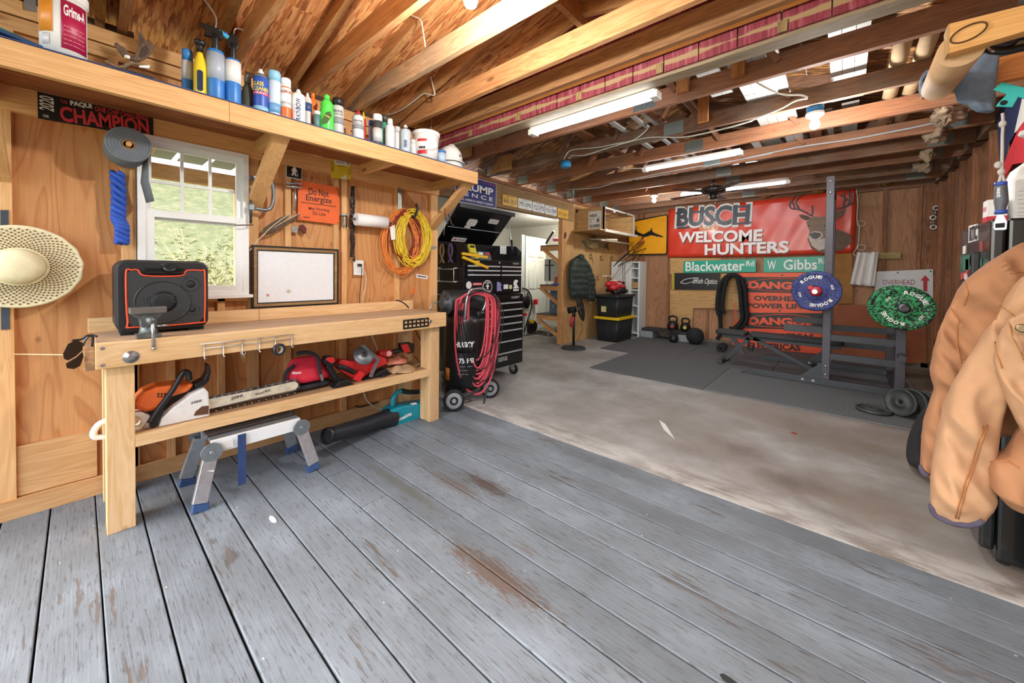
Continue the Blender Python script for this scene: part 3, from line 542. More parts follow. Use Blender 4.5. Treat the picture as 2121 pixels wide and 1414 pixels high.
MB().cyl((fx, fy, 2.6), (fx, fy, 2.5), .02).obj('down_rod', FN, t)
MB().lathe((fx, fy, 2.40), [(.05, 0), (.13, .01), (.155, .04), (.155, .075), (.11, .1), (.03, .115)], n=28).obj('motor_housing', FN, t)
MB().lathe((fx, fy, 2.33), [(.03, 0), (.05, .01), (.055, .07)], n=18).obj('switch_housing', FN, t)
for k in range(5):
    a = .35+k*2*math.pi/5; c, s_ = math.cos(a), math.sin(a); d = V((c, s_, 0)); e = V((-s_, c, 0))
    b_ = MB(); b_.add([V((fx, fy, 2.425))+d*r+e*w+V((0, 0, dz)) for dz in (0, .006) for r, w in ((.2, -.05), (.62, -.065), (.64, 0), (.62, .065), (.2, .05))], [(0, 1, 2, 3, 4), (9, 8, 7, 6, 5)]+[(i, 5+i, 5+(i+1) % 5, (i+1) % 5) for i in range(5)])
    b_.obj('blade', pl('#37302a', .4), t); MB().beam(V((fx, fy, 2.42))+d*.1, V((fx, fy, 2.42))+d*.26, .03, .008).obj('blade_arm', FN, t)
MB().tube([(fx+.03, fy-.03, 2.33), (fx+.03, fy-.03, 2.2)], .003, 5).obj('pull_chain', STL, t)
# --- boards and panels stored up on the trusses
STP = pl('#c6cac9', .6, 0, .06)
STN = [0]
def stored(px, py, w, y0, y1, label, mat, z=2.757, th=.02, yaw_=0):
    c = at(px, py, 'z', z); ym = (y0+y1)/2; x = c.x; z += .022*(STN[0] % 4); STN[0] += 1
    m = MB(); n = max(1, int(w/.06)) if mat is STP and w > .1 else 1
    t = T('stored_board', label, 'board', (x, ym, z), 'boards stored on the trusses'); 
    for i in range(n):
        a = -w/2+i*w/n; s_ = math.tan(yaw_); f = lambda xx, yy: (x+xx+(yy-ym)*s_, yy)
        q = [f(a+.001, y0), f(a+w/n-.002, y0), f(a+w/n-.002, y1), f(a+.001, y1)]
        MB().add([(X_, Y_, z) for X_, Y_ in q]+[(X_, Y_, z+th) for X_, Y_ in q], [(3, 2, 1, 0), (4, 5, 6, 7), (0, 1, 5, 4), (1, 2, 6, 5), (2, 3, 7, 6), (3, 0, 4, 7)]).obj('strip', mat, t)
GB = wood('#96928a', '#77726a', 'y', .2); BB = wood('#8d5a38', '#643c22', 'y', .3)
for a in [(1555, 150, .22, 2.75, 4.9, 'wide white ribbed panel stored behind the red beam', STP), (1600, 165, .15, 2.95, 5.2, 'narrow white ribbed panel with a bare wood end stored by the wide one', STP), (1757, 150, .2, 2.9, 4.3, 'white beaded panel stored above the glowing bulb', STP), (1470, 175, .16, 2.75, 3.6, 'grey white fluted panel stored slantwise above the long shop light', STP)]: stored(*a)
wl_ = 0
for px, py, w, m_, d_ in ((1290, 270, .05, STP, 'slim white trim board'), (1330, 262, .04, STP, 'second slim white trim board'), (1350, 255, .09, STP, 'wide grooved white trim board'), (1262, 285, .1, BB, 'old brown board'), (1225, 290, .12, BB, 'wide old brown board'), (1395, 280, .07, BB, 'reddish old board')):
    stored(px, py, w, 3.0, 6.9, d_+' lying along the trusses above the junction box', m_)
for px, py, w, m_, d_ in ((1600, 305, .16, GB, 'weathered grey plank'), (1640, 296, .15, GB, 'broad weathered grey plank'), (1580, 320, .07, STP, 'white batten'), (1690, 285, .1, BB, 'short brown plank'), (1720, 275, .05, GB, 'narrow grey batten'), (1760, 262, .12, GB, 'pale grey plank')):
    stored(px, py, w, 4.5, 7.4, d_+' lying along the trusses behind the glowing bulb', m_)
for px in (1885, 1845): 
    c = at(px, 200, 'z', 2.75); MB().cyl((c.x, 3.3, 2.8), (c.x, 5.6, 2.8), .045, n=14).obj('cardboard_tube', pl('#b59a78', .8), None, label=('pale' if px == 1885 else 'second')+' old cardboard tube lying up on the trusses by the right wall', cat='tube')
# ================================================================== WALL SHELF
WS = -2.571; sh = T('wall_shelf', 'long pine wall shelf with blue liner, full of spray cans and bottles', 'shelf', (-2.9, .9, 2.1))
MB().box(WL+.02, WS-.038, -1.0, 2.42, 2.212, 2.224).obj('shelf_board', wood('#a5693a', '#7b4522', 'y'), sh)
for a, c in ((-1.0, .553), (.555, 2.44)): MB().box(WS-.038, WS, a, c, 2.113, 2.222).obj('fascia_board', SY, sh)
MB().box(WL+.02, WS+.004, -1.0, 2.435, 2.2241, 2.2285).obj('shelf_liner', pl('#33487e', .6, 0, .12, 12), sh)
for y in (-.30, .83, 1.6, 2.38):
    MB().box(WL+.02, WS-.038, y, y+.04, 2.13, 2.212).obj('support_arm', SX, sh)
for y in (-.31, .79, 2.35):
    MB().beam((WS-.02, y+.04, 2.16), (WL-.02, y+.04, 1.74), .045, .088, (0, 1, 0)).obj('brace', SX, sh)
def depth(p): return (V(p)-CAMP).dot(fw)
def diam(px, w, ax, v):
    a = at(px-w/2, 300, ax, v); b_ = at(px+w/2, 300, ax, v); d = ray(px, 300); d.z = 0; d.normalize()
    return (b_-a).length*(abs(d.x) if ax == 'x' else abs(d.y))
def face_ang(p): d = CAMP-V(p); return math.atan2(d.y, d.x)
def textcyl(body, c, r, ang, w, h, mat, par, bold=0, vert=False, name='lettering'):
    key = (body, bold, 0)
    if key not in TXC: bpy.data.objects.remove(text(body, FL((0, 0, 0)), 1, 1, mat, None, bold=bold))
    vs, fs = TXC[key]; x0 = min(v.x for v in vs); x1 = max(v.x for v in vs); y0 = min(v.y for v in vs); y1 = max(v.y for v in vs); m = MB()
    for v in vs:
        a, b_ = ((v.x-x0)/(x1-x0)-.5), ((v.y-y0)/(y1-y0)-.5)
        if vert: a, b_ = -b_, a
        th = ang+(a*w)/r; m.v.append(V((c[0]+(r+.0008)*math.cos(th), c[1]+(r+.0008)*math.sin(th), c[2]+b_*h)))
    m.f = list(fs); m.sm = [False]*len(fs); return m.obj(name, mat, par, fix=False)
def can(px, ptop, w, kind, cols, name, label, cat, xp=-2.66, zb=2.229, bands=(), txt=(), grp='bottles and cans on the wall shelf'):
    top = at(px, ptop, 'x', xp); r = diam(px, w, 'x', xp)/2; x, y = xp, top.y; h = top.z-zb; r = min(r, .09); x = min(x, WS-.02-r); t = T(name, label, cat, (x, y, zb), grp); c = (x, y, zb); ang = face_ang(c)
    def L_(nm, prof, m): return MB().lathe(c, prof, n=22).obj(nm, m, t)
    body = cols[0]
    if kind == 'aero':
        L_('body', [(r*.93, 0), (r, .006), (r, h*.78), (r*.96, h*.8)], body); L_('shoulder', [(r*.97, h*.8), (r*.85, h*.84), (r*.55, h*.885), (r*.4, h*.9)], cols[2] if len(cols) > 2 else STL); L_('nozzle', [(r*.38, h*.9), (r*.38, h*.95), (r*.26, h*.96), (r*.26, h)], cols[1])
    elif kind == 'cap':
        L_('body', [(r*.93, 0), (r, .006), (r, h*.76), (r*.93, h*.785)], body); L_('cap', [(r*.95, h*.785), (r*.95, h*.97), (r*.86, h)], cols[1])
    elif kind == 'small':
        L_('body', [(r*.9, 0), (r, .006), (r, h*.7), (r*.8, h*.78), (r*.5, h*.82)], body); L_('cap', [(r*.52, h*.82), (r*.55, h*.84), (r*.5, h)], cols[1])
    elif kind == 'bottle':
        L_('body', [(r*.92, 0), (r, .01), (r, h*.55), (r*.86, h*.66), (r*.98, h*.74), (r*.5, h*.86), (r*.4, h*.88)], body); L_('cap', [(r*.42, h*.88), (r*.42, h*.97), (r*.3, h)], cols[1])
    elif kind == 'jug':
        L_('body', [(r*.92, 0), (r, .01), (r, h*.5), (r*.9, h*.62), (r*.5, h*.76), (r*.45, h*.8)], body); L_('cap', [(r*.52, h*.8), (r*.52, h*.97), (r*.48, h)], cols[1])
    elif kind == 'pot': L_('body', [(r*.9, 0), (r, h*.8)], body); L_('lid', [(r*1.04, h*.8), (r*1.04, h*.96), (r*.95, h)], cols[1])
    for z0, z1, m in bands: L_('label_band', [(r+.0006, h*z0), (r+.0006, h*z1)], m)
    for body_, z, ww, hh, m, bold, vert in txt: textcyl(body_, (x, y, zb+h*z), r+.001, ang, ww*r*2, hh*h, m, t, bold, vert)
    return t, c, r, h, ang
def pc(c): return pl(c, .4, 0, .04)
WT, GRY = pc('#eceeee'), pc('#b9bdc0'); LG = pc('#cfd4d8')
can(388, 104, 24, 'cap', [pc('#2f78c4'), pc('#3a86cf')], 'gas_cylinder', 'slim blue gas cylinder with grey white label beside the yellow bottle', 'gas cylinder', -2.72, bands=[(.38, .76, LG)])
t, c, r, h, ang = can(414, 86, 27, 'jug', [pc('#ecd02c'), BLK], 'cleaner_bottle', 'yellow bottle with flared black cap and dark label', 'bottle', -2.66)
MB().lathe(c, [(r*.5, h*.9), (r*.95, h*.97), (r*.95, h)], n=18).obj('flared_rim', BLK, t); fr = Fr((c[0]+(r+.001)*math.cos(ang), c[1]+(r+.001)*math.sin(ang), c[2]+h*.28), (-math.sin(ang), math.cos(ang), 0), (0, 0, 1)); MB().prism(fr, rrect(r*.9, h*.36, .01), -.004, .001).obj('label', pc('#23364e'), t)
def torch(px, pbody, w, label, up_, lab):
    t, c, r, h, ang = can(px, pbody, w, 'cap', [pc('#2f7ccb'), pc('#2f7ccb')], 'torch', label, 'torch', -2.66, bands=lab)
    z = c[2]+h; MB().lathe((c[0], c[1], z), [(r*.35, 0), (r*.42, .01), (r*.42, .06), (r*.5, .09)], n=14).obj('regulator', BLK, t)
    f = Fr((c[0], c[1], z+.08), (-math.sin(ang), math.cos(ang), 0), (0, 0, 1))
    if up_: MB().prism(f, [(-.05, -.01), (.03, -.01), (.035, .02), (.03, .045), (-.06, .05), (-.065, .035), (-.035, .02)], -.014, .014).obj('torch_head', BLK, t, bev=.003); MB().cyl(f.p(.03, .03), f.p(.055, .03), .011).obj('knob', pc('#2a6ee0'), t); MB().tube(spline([f.p(0, .045), f.p(.004, .1), f.p(-.02, .15), f.p(-.06, .2), f.p(-.09, .24)], 5), .006, 8).obj('burner_tube', STL, t)
    else: MB().prism(f, [(-.018, -.02), (.018, -.02), (.03, .01), (.02, .06), (.0, .07), (-.03, .03)], -.014, .014).obj('torch_head', BLK, t, bev=.003); MB().cyl(f.p(-.02, .035, .01), f.p(-.06, .055, .02), .012).obj('knob', pc('#3ab6c8'), t); MB().tube(spline([f.p(.005, .065), f.p(.01, .1), f.p(.03, .11), f.p(.05, .11)], 5), .004, 8).obj('burner_tube', STL, t)
torch(446, 106, 38, 'large blue gas torch with tall bent burner tube', True, [(.42, .93, pc('#a9b6c6'))])
torch(482, 125, 34, 'blue and white gas torch with turquoise knob', False, [(.5, .95, WT)])
can(513, 157, 27, 'jug', [pl('#5d665c', .25, trans=.3), pc('#777b78')], 'oil_jug', 'cloudy grey green jug standing between torch and glass cleaner', 'jug', -2.72)
can(540, 144, 31, 'aero', [pc('#2b55b4'), WT, pc('#6e7376')], 'glass_cleaner_can', 'blue glass cleaner spray can with yellow lettering', 'spray can', -2.66, bands=[(.0, .16, pc('#8cc6e6')), (.4, .47, pc('#d0457c'))], txt=[('GLASS\nCLEANER', .58, 1.25, .2, pc('#f0dc3c'), .02, False), ('HEAVY', .435, .9, .05, WT, .01, False)])
can(568, 149, 28, 'cap', [pc('#c3d9ea'), pc('#8cc4e8')], 'light_blue_can', 'pale blue spray can with light blue cap', 'spray can', -2.66, bands=[(.1, .3, pc('#6fa8d8'))])
can(592, 164, 22, 'cap', [pc('#ee6a24'), WT], 'orange_white_can', 'spray can, white above and orange below, with white cap', 'spray can', -2.64, bands=[(.3, .76, WT)], txt=[('SALISBURY', .66, 1.3, .06, pc('#a03030'), .02, False), ('FALCON', .4, 1.1, .05, pc('#555555'), 0, False)])
can(618, 186, 28, 'aero', [WT, WT, WT], 'rainbow_can', 'white spray can with upright dark blue lettering', 'spray can', -2.64, txt=[('RAINBOW', .38, .35, .62, pc('#28407c'), .02, True), ('--- ---- -------\n----- --- ------\n-------- -- -----', .4, .7, .2, pc('#6a7c9a'), 0, False)])
can(637, 193, 18, 'aero', [LG, WT, WT], 'white_blue_can', 'white spray can with dark blue patch behind the upright lettered can', 'spray can', -2.72, bands=[(.5, .72, pc('#3c5c8c'))])
can(648, 193, 20, 'bottle', [pc('#ec7a2c'), pc('#ec7a2c')], 'orange_bottle', 'orange plastic bottle behind the green bottle', 'bottle', -2.76)
can(657, 231, 15, 'pot', [pc('#5f8c90'), pc('#dfe4e2')], 'small_teal_tub', 'small teal tub with pale lid beside the green bottle', 'tub', -2.66)
t, c, r, h, ang = can(677, 197, 28, 'bottle', [pc('#4ed24e'), pc('#58e058')], 'green_bottle', 'bright green cleaner bottle with green cap', 'bottle', -2.64)
fr = Fr((c[0]+(r+.001)*math.cos(ang), c[1]+(r+.001)*math.sin(ang), c[2]+h*.33), (-math.sin(ang), math.cos(ang), 0), (0, 0, 1)).rot(-.4); MB().prism(fr, [(.0, .05), (.02, .03), (.016, -.03), (0, -.05), (-.018, -.03), (-.018, .03)], -.004, .001).obj('label', pc('#3f5a34'), t); text('----', fr.off(0, .01, .001), .03, .012, pc('#e8e43c'), t, bold=.02)
QT = [('Quick', .62, .9, .07, pc('#2a2c30'), .02, False), ('COLOR', .54, .9, .05, pc('#2a2c30'), .0, False)]
can(700, 205, 24, 'cap', [GRY, BLK], 'paint_can', 'grey spray paint can with black cap beside the green bottle', 'spray can', -2.64, bands=[(.28, .46, pc('#8c9094'))], txt=QT)
can(742, 230, 23, 'aero', [LG, REDP, STL], 'paint_can', 'pale grey spray paint can with red nozzle', 'spray can', -2.64, bands=[(.36, .5, pc('#8c9094'))], txt=QT)
can(753, 232, 10, 'aero', [pc('#c83a34'), YEL, YEL], 'red_can', 'thin red and yellow spray can half behind the red nozzled can', 'spray can', -2.74)
can(769, 250, 11, 'cap', [pc('#8e9cc4'), pc('#3454a0')], 'blue_can', 'lilac and blue spray can half behind the black labelled can', 'spray can', -2.72)
can(782, 238, 20, 'cap', [pc('#3a3d40'), WT], 'black_can', 'black spray can with white cap', 'spray can', -2.64, bands=[(.12, .55, pc('#c6c9cb'))])
can(797, 239, 14, 'cap', [pc('#3f9a80'), pc('#3a3c34')], 'green_can', 'green spray can with dark cap', 'spray can', -2.7)
can(808, 247, 20, 'small', [LG, WT], 'silver_can', 'silver spray can with tall white cap', 'spray can', -2.63)
can(823, 263, 12, 'cap', [WT, pc('#d6d8d4')], 'white_can', 'short white spray can between two silver cans', 'spray can', -2.7)
can(840, 259, 21, 'aero', [pc('#b7c6d2'), WT, STL], 'silver_blue_can', 'bluish silver spray can beside the white bucket', 'spray can', -2.63, txt=[('----', .3, .3, .25, pc('#324a6a'), .02, True)])
can(856, 290, 12, 'cap', [WT, WT], 'white_can', 'small white can half hidden by the white bucket', 'spray can', -2.7)
can(916, 312, 18, 'pot', [pc('#b9cfe4'), pc('#3d78b8')], 'small_blue_tub', 'small pale blue tub with blue lid before the hard hat', 'tub', -2.62)
def bucket(px, ptop, w, xp, label, taper=.9):
    top = at(px, ptop, 'x', xp); r = diam(px, w, 'x', xp)/2; h = top.z-2.229; t = T('bucket', label, 'bucket', (xp, top.y, 2.229)); c = V((xp, top.y, 2.229)); n = 36
    MB().lathe(c, [(r*taper, 0), (r*.98, h*.88)], n=n).obj('body', pl('#f1f2ef', .35, 0, .02), t)
    MB().lathe(c, [(r*.99, h*.86), (r*1.05, h*.87), (r*1.05, h*.9), (r*1.0, h*.905), (r*1.06, h*.93), (r*1.06, h*.985), (r*1.0, h)], n=n).obj('lid', pl('#f4f4f2', .35, 0, .02), t); return t, c, r, h
t, c, r, h = bucket(883, 276, 52, -2.66, 'white plastic bucket with red and black print and wire handle', .85); ang = face_ang(c)
MB().tube(spline([c+V((math.cos(ang+1.45)*r, math.sin(ang+1.45)*r, h*.85)), c+V((math.cos(ang+1.2)*r*1.08, math.sin(ang+1.2)*r*1.08, h*.55)), c+V((math.cos(ang+.5)*r*1.1, math.sin(ang+.5)*r*1.1, h*.3)), c+V((math.cos(ang-.4)*r*1.1, math.sin(ang-.4)*r*1.1, h*.3))], 5), .002, 6).obj('handle', STL, t)
textcyl('-----', (c.x, c.y, c.z+h*.62), r*.95, ang-.35, r*.75, h*.09, REDP, t, .03); textcyl('---', (c.x, c.y, c.z+h*.36), r*.93, ang-.35, r*.5, h*.07, BLK, t, .02); textcyl('-----', (c.x, c.y, c.z+h*.2), r*.91, ang-.35, r*.8, h*.12, REDP, t, .04)
# big label bucket at the left end
t, c, r, h = bucket(131, -14, 100, -2.66, 'large white bucket with crimson and orange label', .97); ang = face_ang(c)
def patch(c, r, a0, a1, z0, z1, mat, par, nm='label'):
    m = MB(); pts = [[V((c.x+(r+.001)*math.cos(a0+(a1-a0)*i/10), c.y+(r+.001)*math.sin(a0+(a1-a0)*i/10), c.z+z)) for z in (z0, z1)] for i in range(11)]; return m.grid(pts, .0006).obj(nm, mat, par)
patch(c, r*.985, ang-.1, ang+1.15, h*.1, h*.8, pc('#b01c4c'), t); patch(c, r*.985, ang-1.25, ang-.45, h*.3, h*.8, pc('#e89430'), t); patch(c, r*.985, ang-1.0, ang-.6, h*.12, h*.28, pc('#d8d8d8'), t)
textcyl('Grime-A', (c.x, c.y, c.z+h*.66), r*1.004, ang+.5, r*1.0, h*.16, WT, t, .03)
textcyl('----- ---- ---- -------\n------- ------ --- -----\n---- ------- ---------\n--- ---- --- ------ ---\n---- --- ------- ------', (c.x, c.y, c.z+h*.3), r*1.004, ang+.5, r*1.0, h*.26, pc('#f0c8d0'), t, .0)
# hard hat
p = at(936, 335, 'x', -2.68); r = diam(936, 52, 'x', -2.68)/2*.95; HH = pl('#eef0ee', .25, 0, .02, coat=.4)
for k, (z, lab) in enumerate(((2.229, 'lower white hard hat nested under another at the shelf end'), (2.276, 'upper white hard hat with dark logo stacked at the shelf end'))):
    t = T('hard_hat', lab, 'hard hat', (-2.70, p.y, z), 'hard hats on the shelf end'); MB().lathe((-2.70, p.y, z), [(r*1.0, .004), (r*1.18, .0), (r*1.18, .006), (r*1.0, .016), (r*.98, .05), (r*.86, .1), (r*.6, .14), (r*.2, .158), (.004, .16)] if k else [(r*1.0, .004), (r*1.18, 0), (r*1.18, .006), (r*1.0, .016), (r*.96, .045)], n=28).obj('shell', HH, t)
    if k: MB().tube(spline([(-2.70+r*.9*math.cos(a), p.y, z+.005+.165*math.sin(a)) for a in [i*math.pi/8 for i in range(9)]], 3), .008, 6).obj('ridge', HH, t); text('IIII', FL((-2.70+r*.99, p.y+.02, z+.055)), .025, .02, BLK, t, bold=.03)
# eagle figurine
t = T('eagle_figurine', 'painted bald eagle figurine with raised wings on a branch', 'figurine', pt(K1, 790, 440, 'x', -2.62)); EB = pl('#5a4636', .7, 0, .4, 90); EX = -2.62
tr(t, 'wing', EB, [(790, 350), (750, 345), (715, 300), (697, 265), (712, 255), (735, 275), (765, 290), (790, 330)], K1, 'x', EX, -.012, .0, .002)
tr(t, 'wing', EB, [(830, 370), (820, 345), (840, 300), (870, 260), (900, 250), (925, 262), (938, 290), (925, 330), (890, 360), (850, 378)], K1, 'x', EX, -.004, .01, .002)
tr(t, 'wing_band', pl('#3a2c24', .7), [(850, 350), (862, 310), (890, 280), (905, 300), (895, 335), (870, 355)], K1, 'x', EX, .01, .013)
MB().ell(pt(K1, 820, 360, 'x', EX), .012, .02, .014).obj('body', EB, t); MB().ell(pt(K1, 780, 348, 'x', EX), .009, .013, .009).obj('head', WT, t)
MB().cyl(pt(K1, 768, 350, 'x', EX), pt(K1, 752, 352, 'x', EX), .004, .001, 8).obj('beak', YEL, t)
tr(t, 'tail', WT, [(850, 400), (915, 400), (910, 418), (850, 412)], K1, 'x', EX, -.004, .004)
wire(t, 'branch', pl('#7c6a54', .85, 0, .4, 80, .5), [(640, 372), (680, 395), (740, 410), (800, 385), (860, 395)], K1, 'x', EX, .008); wire(t, 'base', pl('#4a443c', .85), [(740, 420), (840, 445), (940, 475)], K1, 'x', EX, .006)
# flat packs at the far left of the shelf
for lab, c_, x0, x1, ya, z0, z1, th in (('flat navy pack lying slanted at the shelf end', '#2e4a70', -2.95, -2.62, -.06, 2.36, 2.2315, .014), ('flat green pack lying on the navy one at the shelf end', '#1f7f66', -3.1, -2.7, -.07, 2.42, 2.262, .012)):
    MB().add([V(q) for dz in (0, th) for q in ((x0, -.7, z0+dz), (x1, -.7, z0+dz), (x1, ya, z1+dz), (x0, ya, z1+dz))], [(0, 1, 2, 3), (4, 7, 6, 5), (0, 4, 5, 1), (1, 5, 6, 2), (2, 6, 7, 3), (3, 7, 4, 0)]).obj('flat_pack', pc(c_), None, label=lab, cat='pack')

for i, (k, q) in enumerate(((K1, [(145, -20), (215, -20), (225, 75), (150, 60)]), (K1, [(838, 182), (870, 215), (905, 285), (850, 300)]))): tr(None, 'joist_plate', pl('#a9b2b8', .4, .7, .15), q, k, 'x', WL+.006, 0, .003, label=('galvanised joist plate above the large bucket', 'galvanised joist plate behind the eagle figurine')[i], cat='plate')
# ================================================================== WORKBENCH
XB = -2.66; BW = ('#e6c190', '#d4a870'); bn = T('workbench', 'long pine workbench with lower shelf along the plywood wall', 'workbench', (-2.9, 1.08, 0))
TOPM = wood('#c4a686', '#a88a6c', 'y', .6); BY = wood(*BW, 'y'); BZ = wood(*BW, 'z'); BX = wood(*BW, 'x')
MB().box(-3.12, XB, .05, 2.126, .905, .94).obj('bench_top', TOPM, bn, bev=.003)
MB().box(XB, XB+.036, .047, 2.126, .822, .942).obj('front_apron', BY, bn, bev=.003)
MB().box(-3.12, XB, .012, .047, .815, .905).obj('end_apron', wood('#c09a72', '#9a7450', 'x'), bn, bev=.003); MB().box(-3.12, XB, 2.09, 2.126, .815, .905).obj('end_apron', BX, bn)
for a, c in ((.03, .84), (.843, 2.12)): MB().box(-3.16, -3.12, a, c, .94, 1.02).obj('backsplash_board', BY, bn, bev=.002)
for y0 in (.08, 1.98):
    MB().box(XB-.095, XB, y0, y0+.1, 0, .83).obj('leg', BZ, bn, bev=.003); MB().box(XB-.138, XB-.097, y0+.0, y0+.09, 0, .9).obj('leg', BZ, bn, bev=.003); MB().box(-3.15, -3.06, y0, y0+.09, 0, .9).obj('leg', BZ, bn, bev=.003)
MB().box(-3.12, XB-.04, .1, 2.07, .43, .458).obj('lower_shelf', wood('#b58f68', '#94704c', 'y', .5), bn)
MB().box(XB-.04, XB, .18, 1.98, .40, .46).obj('shelf_front', BY, bn, bev=.002); MB().box(-3.12, XB-.04, .12, .16, .37, .43).obj('shelf_bearer', BX, bn)
for y, z in ((.07, .92), (.07, .84)): MB().cyl((XB+.035, y, z), (XB+.039, y, z), .008).obj('screw_head', STL, bn)
MB().lathe((XB+.036, .165, .865), [(.03, 0), (.03, .003), (.012, .004), (.012, .012)], (1, 0, 0), 18).obj('washer', STL, bn)
# perforated black bracket
t = T('perforated_bracket', 'black perforated bracket plate on the far end of the bench apron', 'bracket', pt(K6, 1145, 260, 'x', XB+.04)); f = FL(pt(K6, 1145, 262, 'x', XB+.038)); w = .235; h = .075; x0 = -w/2
cells = 6; m = MB(); cw = w/cells
for r_ in (-h/2, -.006, h/2-.012): m.fbox(f, -w/2, w/2, r_, r_+.012, 0, .003)
for i in range(cells+1): m.fbox(f, -w/2+i*cw-.006, -w/2+i*cw+.006, -h/2, h/2, 0, .0028)
m.obj('plate', BLK, t)
for i in range(3): MB().cyl(f.p(-w/2+.02+i*.09, h/2-.008, .002), f.p(-w/2+.02+i*.09, h/2-.008, .006), .005).obj('screw_head', STL, t)
MB().cyl(f.p(w/2+.01, .005, .0), f.p(w/2+.01, .005, .02), .012).obj('bolt', STL, t)
# wire hook rail
t = T('hook_rail', 'steel wire rail with six hooks screwed to the bench apron', 'hook rail', pt(K5, 890, 330, 'x', XB+.05)); xk = XB+.045
wire(t, 'rail', STL, [(625, 302), (1145, 245)], K5, 'x', xk, .0025, sm=0); wire(t, 'rail', STL, [(645, 325), (1145, 268)], K5, 'x', xk, .0025, sm=0)
for x_, y_ in ((648, 300), (755, 290), (858, 280), (953, 268), (1042, 258), (1132, 247)):
    a = pt(K5, x_, y_, 'x', xk); MB().tube([a, a+V((0, 0, -.075)), a+V((.012, 0, -.085)), a+V((.024, 0, -.075))], .003, 6).obj('hook', STL, t)
# keys and tape on the hooks
t = T('key_ring', 'small ring of keys hanging from the wire hook rail', 'keys', pt(K5, 863, 388, 'x', xk+.02)); f = FL(pt(K5, 863, 350, 'x', xk+.02)); MB().tube([f.p(.012*math.cos(a), .012*math.sin(a)) for a in [i*.524 for i in range(12)]], .0015, 5, True).obj('ring', STL, t)
for dx in (-.004, .005): MB().prism(f.off(dx, -.02), [(-.006, .008), (.006, .008), (.006, -.004), (.002, -.008), (.002, -.03), (-.002, -.03), (-.002, -.008), (-.006, -.004)], dx, dx+.002).obj('key', pl('#a89a6a', .35, .8), t)
def torus(o, ax, R_, r_, n=32, k=10):
    ax = V(ax).normalized(); u = ax.orthogonal().normalized(); v = ax.cross(u); return MB().tube([V(o)+(u*math.cos(2*math.pi*i/n)+v*math.sin(2*math.pi*i/n))*R_ for i in range(n)], r_, k, True)
c = pt(K5, 1058, 330, 'x', xk+.02); t = T('tape_roll', 'roll of black electrical tape hanging on the wire hook rail', 'tape', c-V((0, 0, .035)))
MB().lathe(c-V((.01, 0, 0)), [(.022, 0), (.037, .0), (.037, .02), (.022, .02), (.022, 0)], (1, .35, 0), 28, caps=False).obj('tape', pl('#2a2c2e', .35), t); MB().lathe(c-V((.0095, 0, 0)), [(.0195, 0), (.0215, 0), (.0215, .019), (.0195, .019), (.0195, 0)], (1, .35, 0), 24, caps=False).obj('core', pl('#a9aaa6', .7), t)
# --- vise
vx, vy = XB-.055, .235; t = T('bench_vise', 'small grey bench vise clamped near the bench corner', 'vise', (vx, vy, .942)); IR = pl('#6a716f', .45, .6, .25, 40, .2, 80); f = Fr((vx, vy, .942), (0, 1, 0), (-1, 0, 0))
MB().prism(Fr((vx, vy, .942), (1, 0, 0), (0, 1, 0)), [(.045*math.cos(a)*(1.35 if i % 2 else .9), .05*math.sin(a)*(1.35 if i % 2 else .9)) for i, a in enumerate([j*math.pi/4 for j in range(8)])], 0, .02).obj('base_plate', IR, t, bev=.003)
MB().lathe((vx, vy, .96), [(.04, 0), (.034, .02), (.03, .05)], n=18).obj('swivel', IR, t)
MB().prism(Fr((vx-.03, vy, 1.0), (0, 1, 0), (0, 0, 1)), [(-.03, 0), (.03, 0), (.033, .04), (.068, .072), (.068, .1), (-.072, .1), (-.072, .072), (-.034, .04)], 0, .06).obj('jaw_body', IR, t, bev=.004)
MB().box(vx+.03, vx+.046, vy-.07, vy+.068, 1.07, 1.1).obj('jaw_plate', pl('#8d9190', .35, .8), t, bev=.002)
MB().cyl((vx+.03, vy+.005, 1.035), (vx+.085, vy+.005, 1.035), .02).obj('screw_boss', IR, t); MB().ell((vx+.085, vy+.005, 1.035), .018, .02, .02).obj('screw_head', IR, t)
MB().cyl((vx+.09, vy+.008, 1.05), (vx+.092, vy+.012, .895), .007).obj('handle', STL, t); MB().ell((vx+.092, vy+.012, .895), .009, .009, .009).obj('handle_ball', STL, t); MB().cyl((vx+.02, vy+.03, 1.0), (vx+.02, vy+.075, 1.0), .006).obj('lock_lever', STL, t)
# --- portable speaker
sx = -2.86; y0 = at(238, 600, 'x', sx).y; y1 = at(432, 600, 'x', sx).y; yc = (y0+y1)/2; W = y1-y0; zt = 1.345; H_ = zt-.955; t = T('party_speaker', 'black portable party speaker with orange rim on the workbench', 'speaker', (sx-.13, yc, .942)); f = FL((sx, yc, .955+H_/2)); SB = pl('#1d1f22', .5, 0, .1)
MB().prism(f, rrect(W, H_, .05, 6), -.26, 0).obj('cabinet', SB, t, bev=.012)
gp = [(-.5*W+.045, -.5*H_+.06), (-.5*W+.065, -.5*H_+.03), (.5*W-.05, -.5*H_+.03), (.5*W-.022, -.5*H_+.06), (.5*W-.02, .5*H_-.075), (.5*W-.035, .5*H_-.055), (.24*W, .5*H_-.055), (.17*W, .5*H_-.085), (-.21*W, .5*H_-.085), (-.28*W, .5*H_-.055), (-.5*W+.06, .5*H_-.055), (-.5*W+.04, .5*H_-.075)]
gm_, gnt, gb, gL = newmat('perforated_grille'); vo = nn(gnt, 'ShaderNodeTexVoronoi'); vo.inputs['Scale'].default_value = 260; vo.inputs['Randomness'].default_value = 0; gL.new(coord(gnt, rand=False), vo.inputs['Vector']); r_ = ramp(gnt, [(.3, '#101112'), (.5, '#34383a')]); gL.new(vo.outputs['Distance'], r_.inputs[0]); gL.new(r_.outputs[0], gb.inputs['Base Color']); gb.inputs['Roughness'].default_value = .5
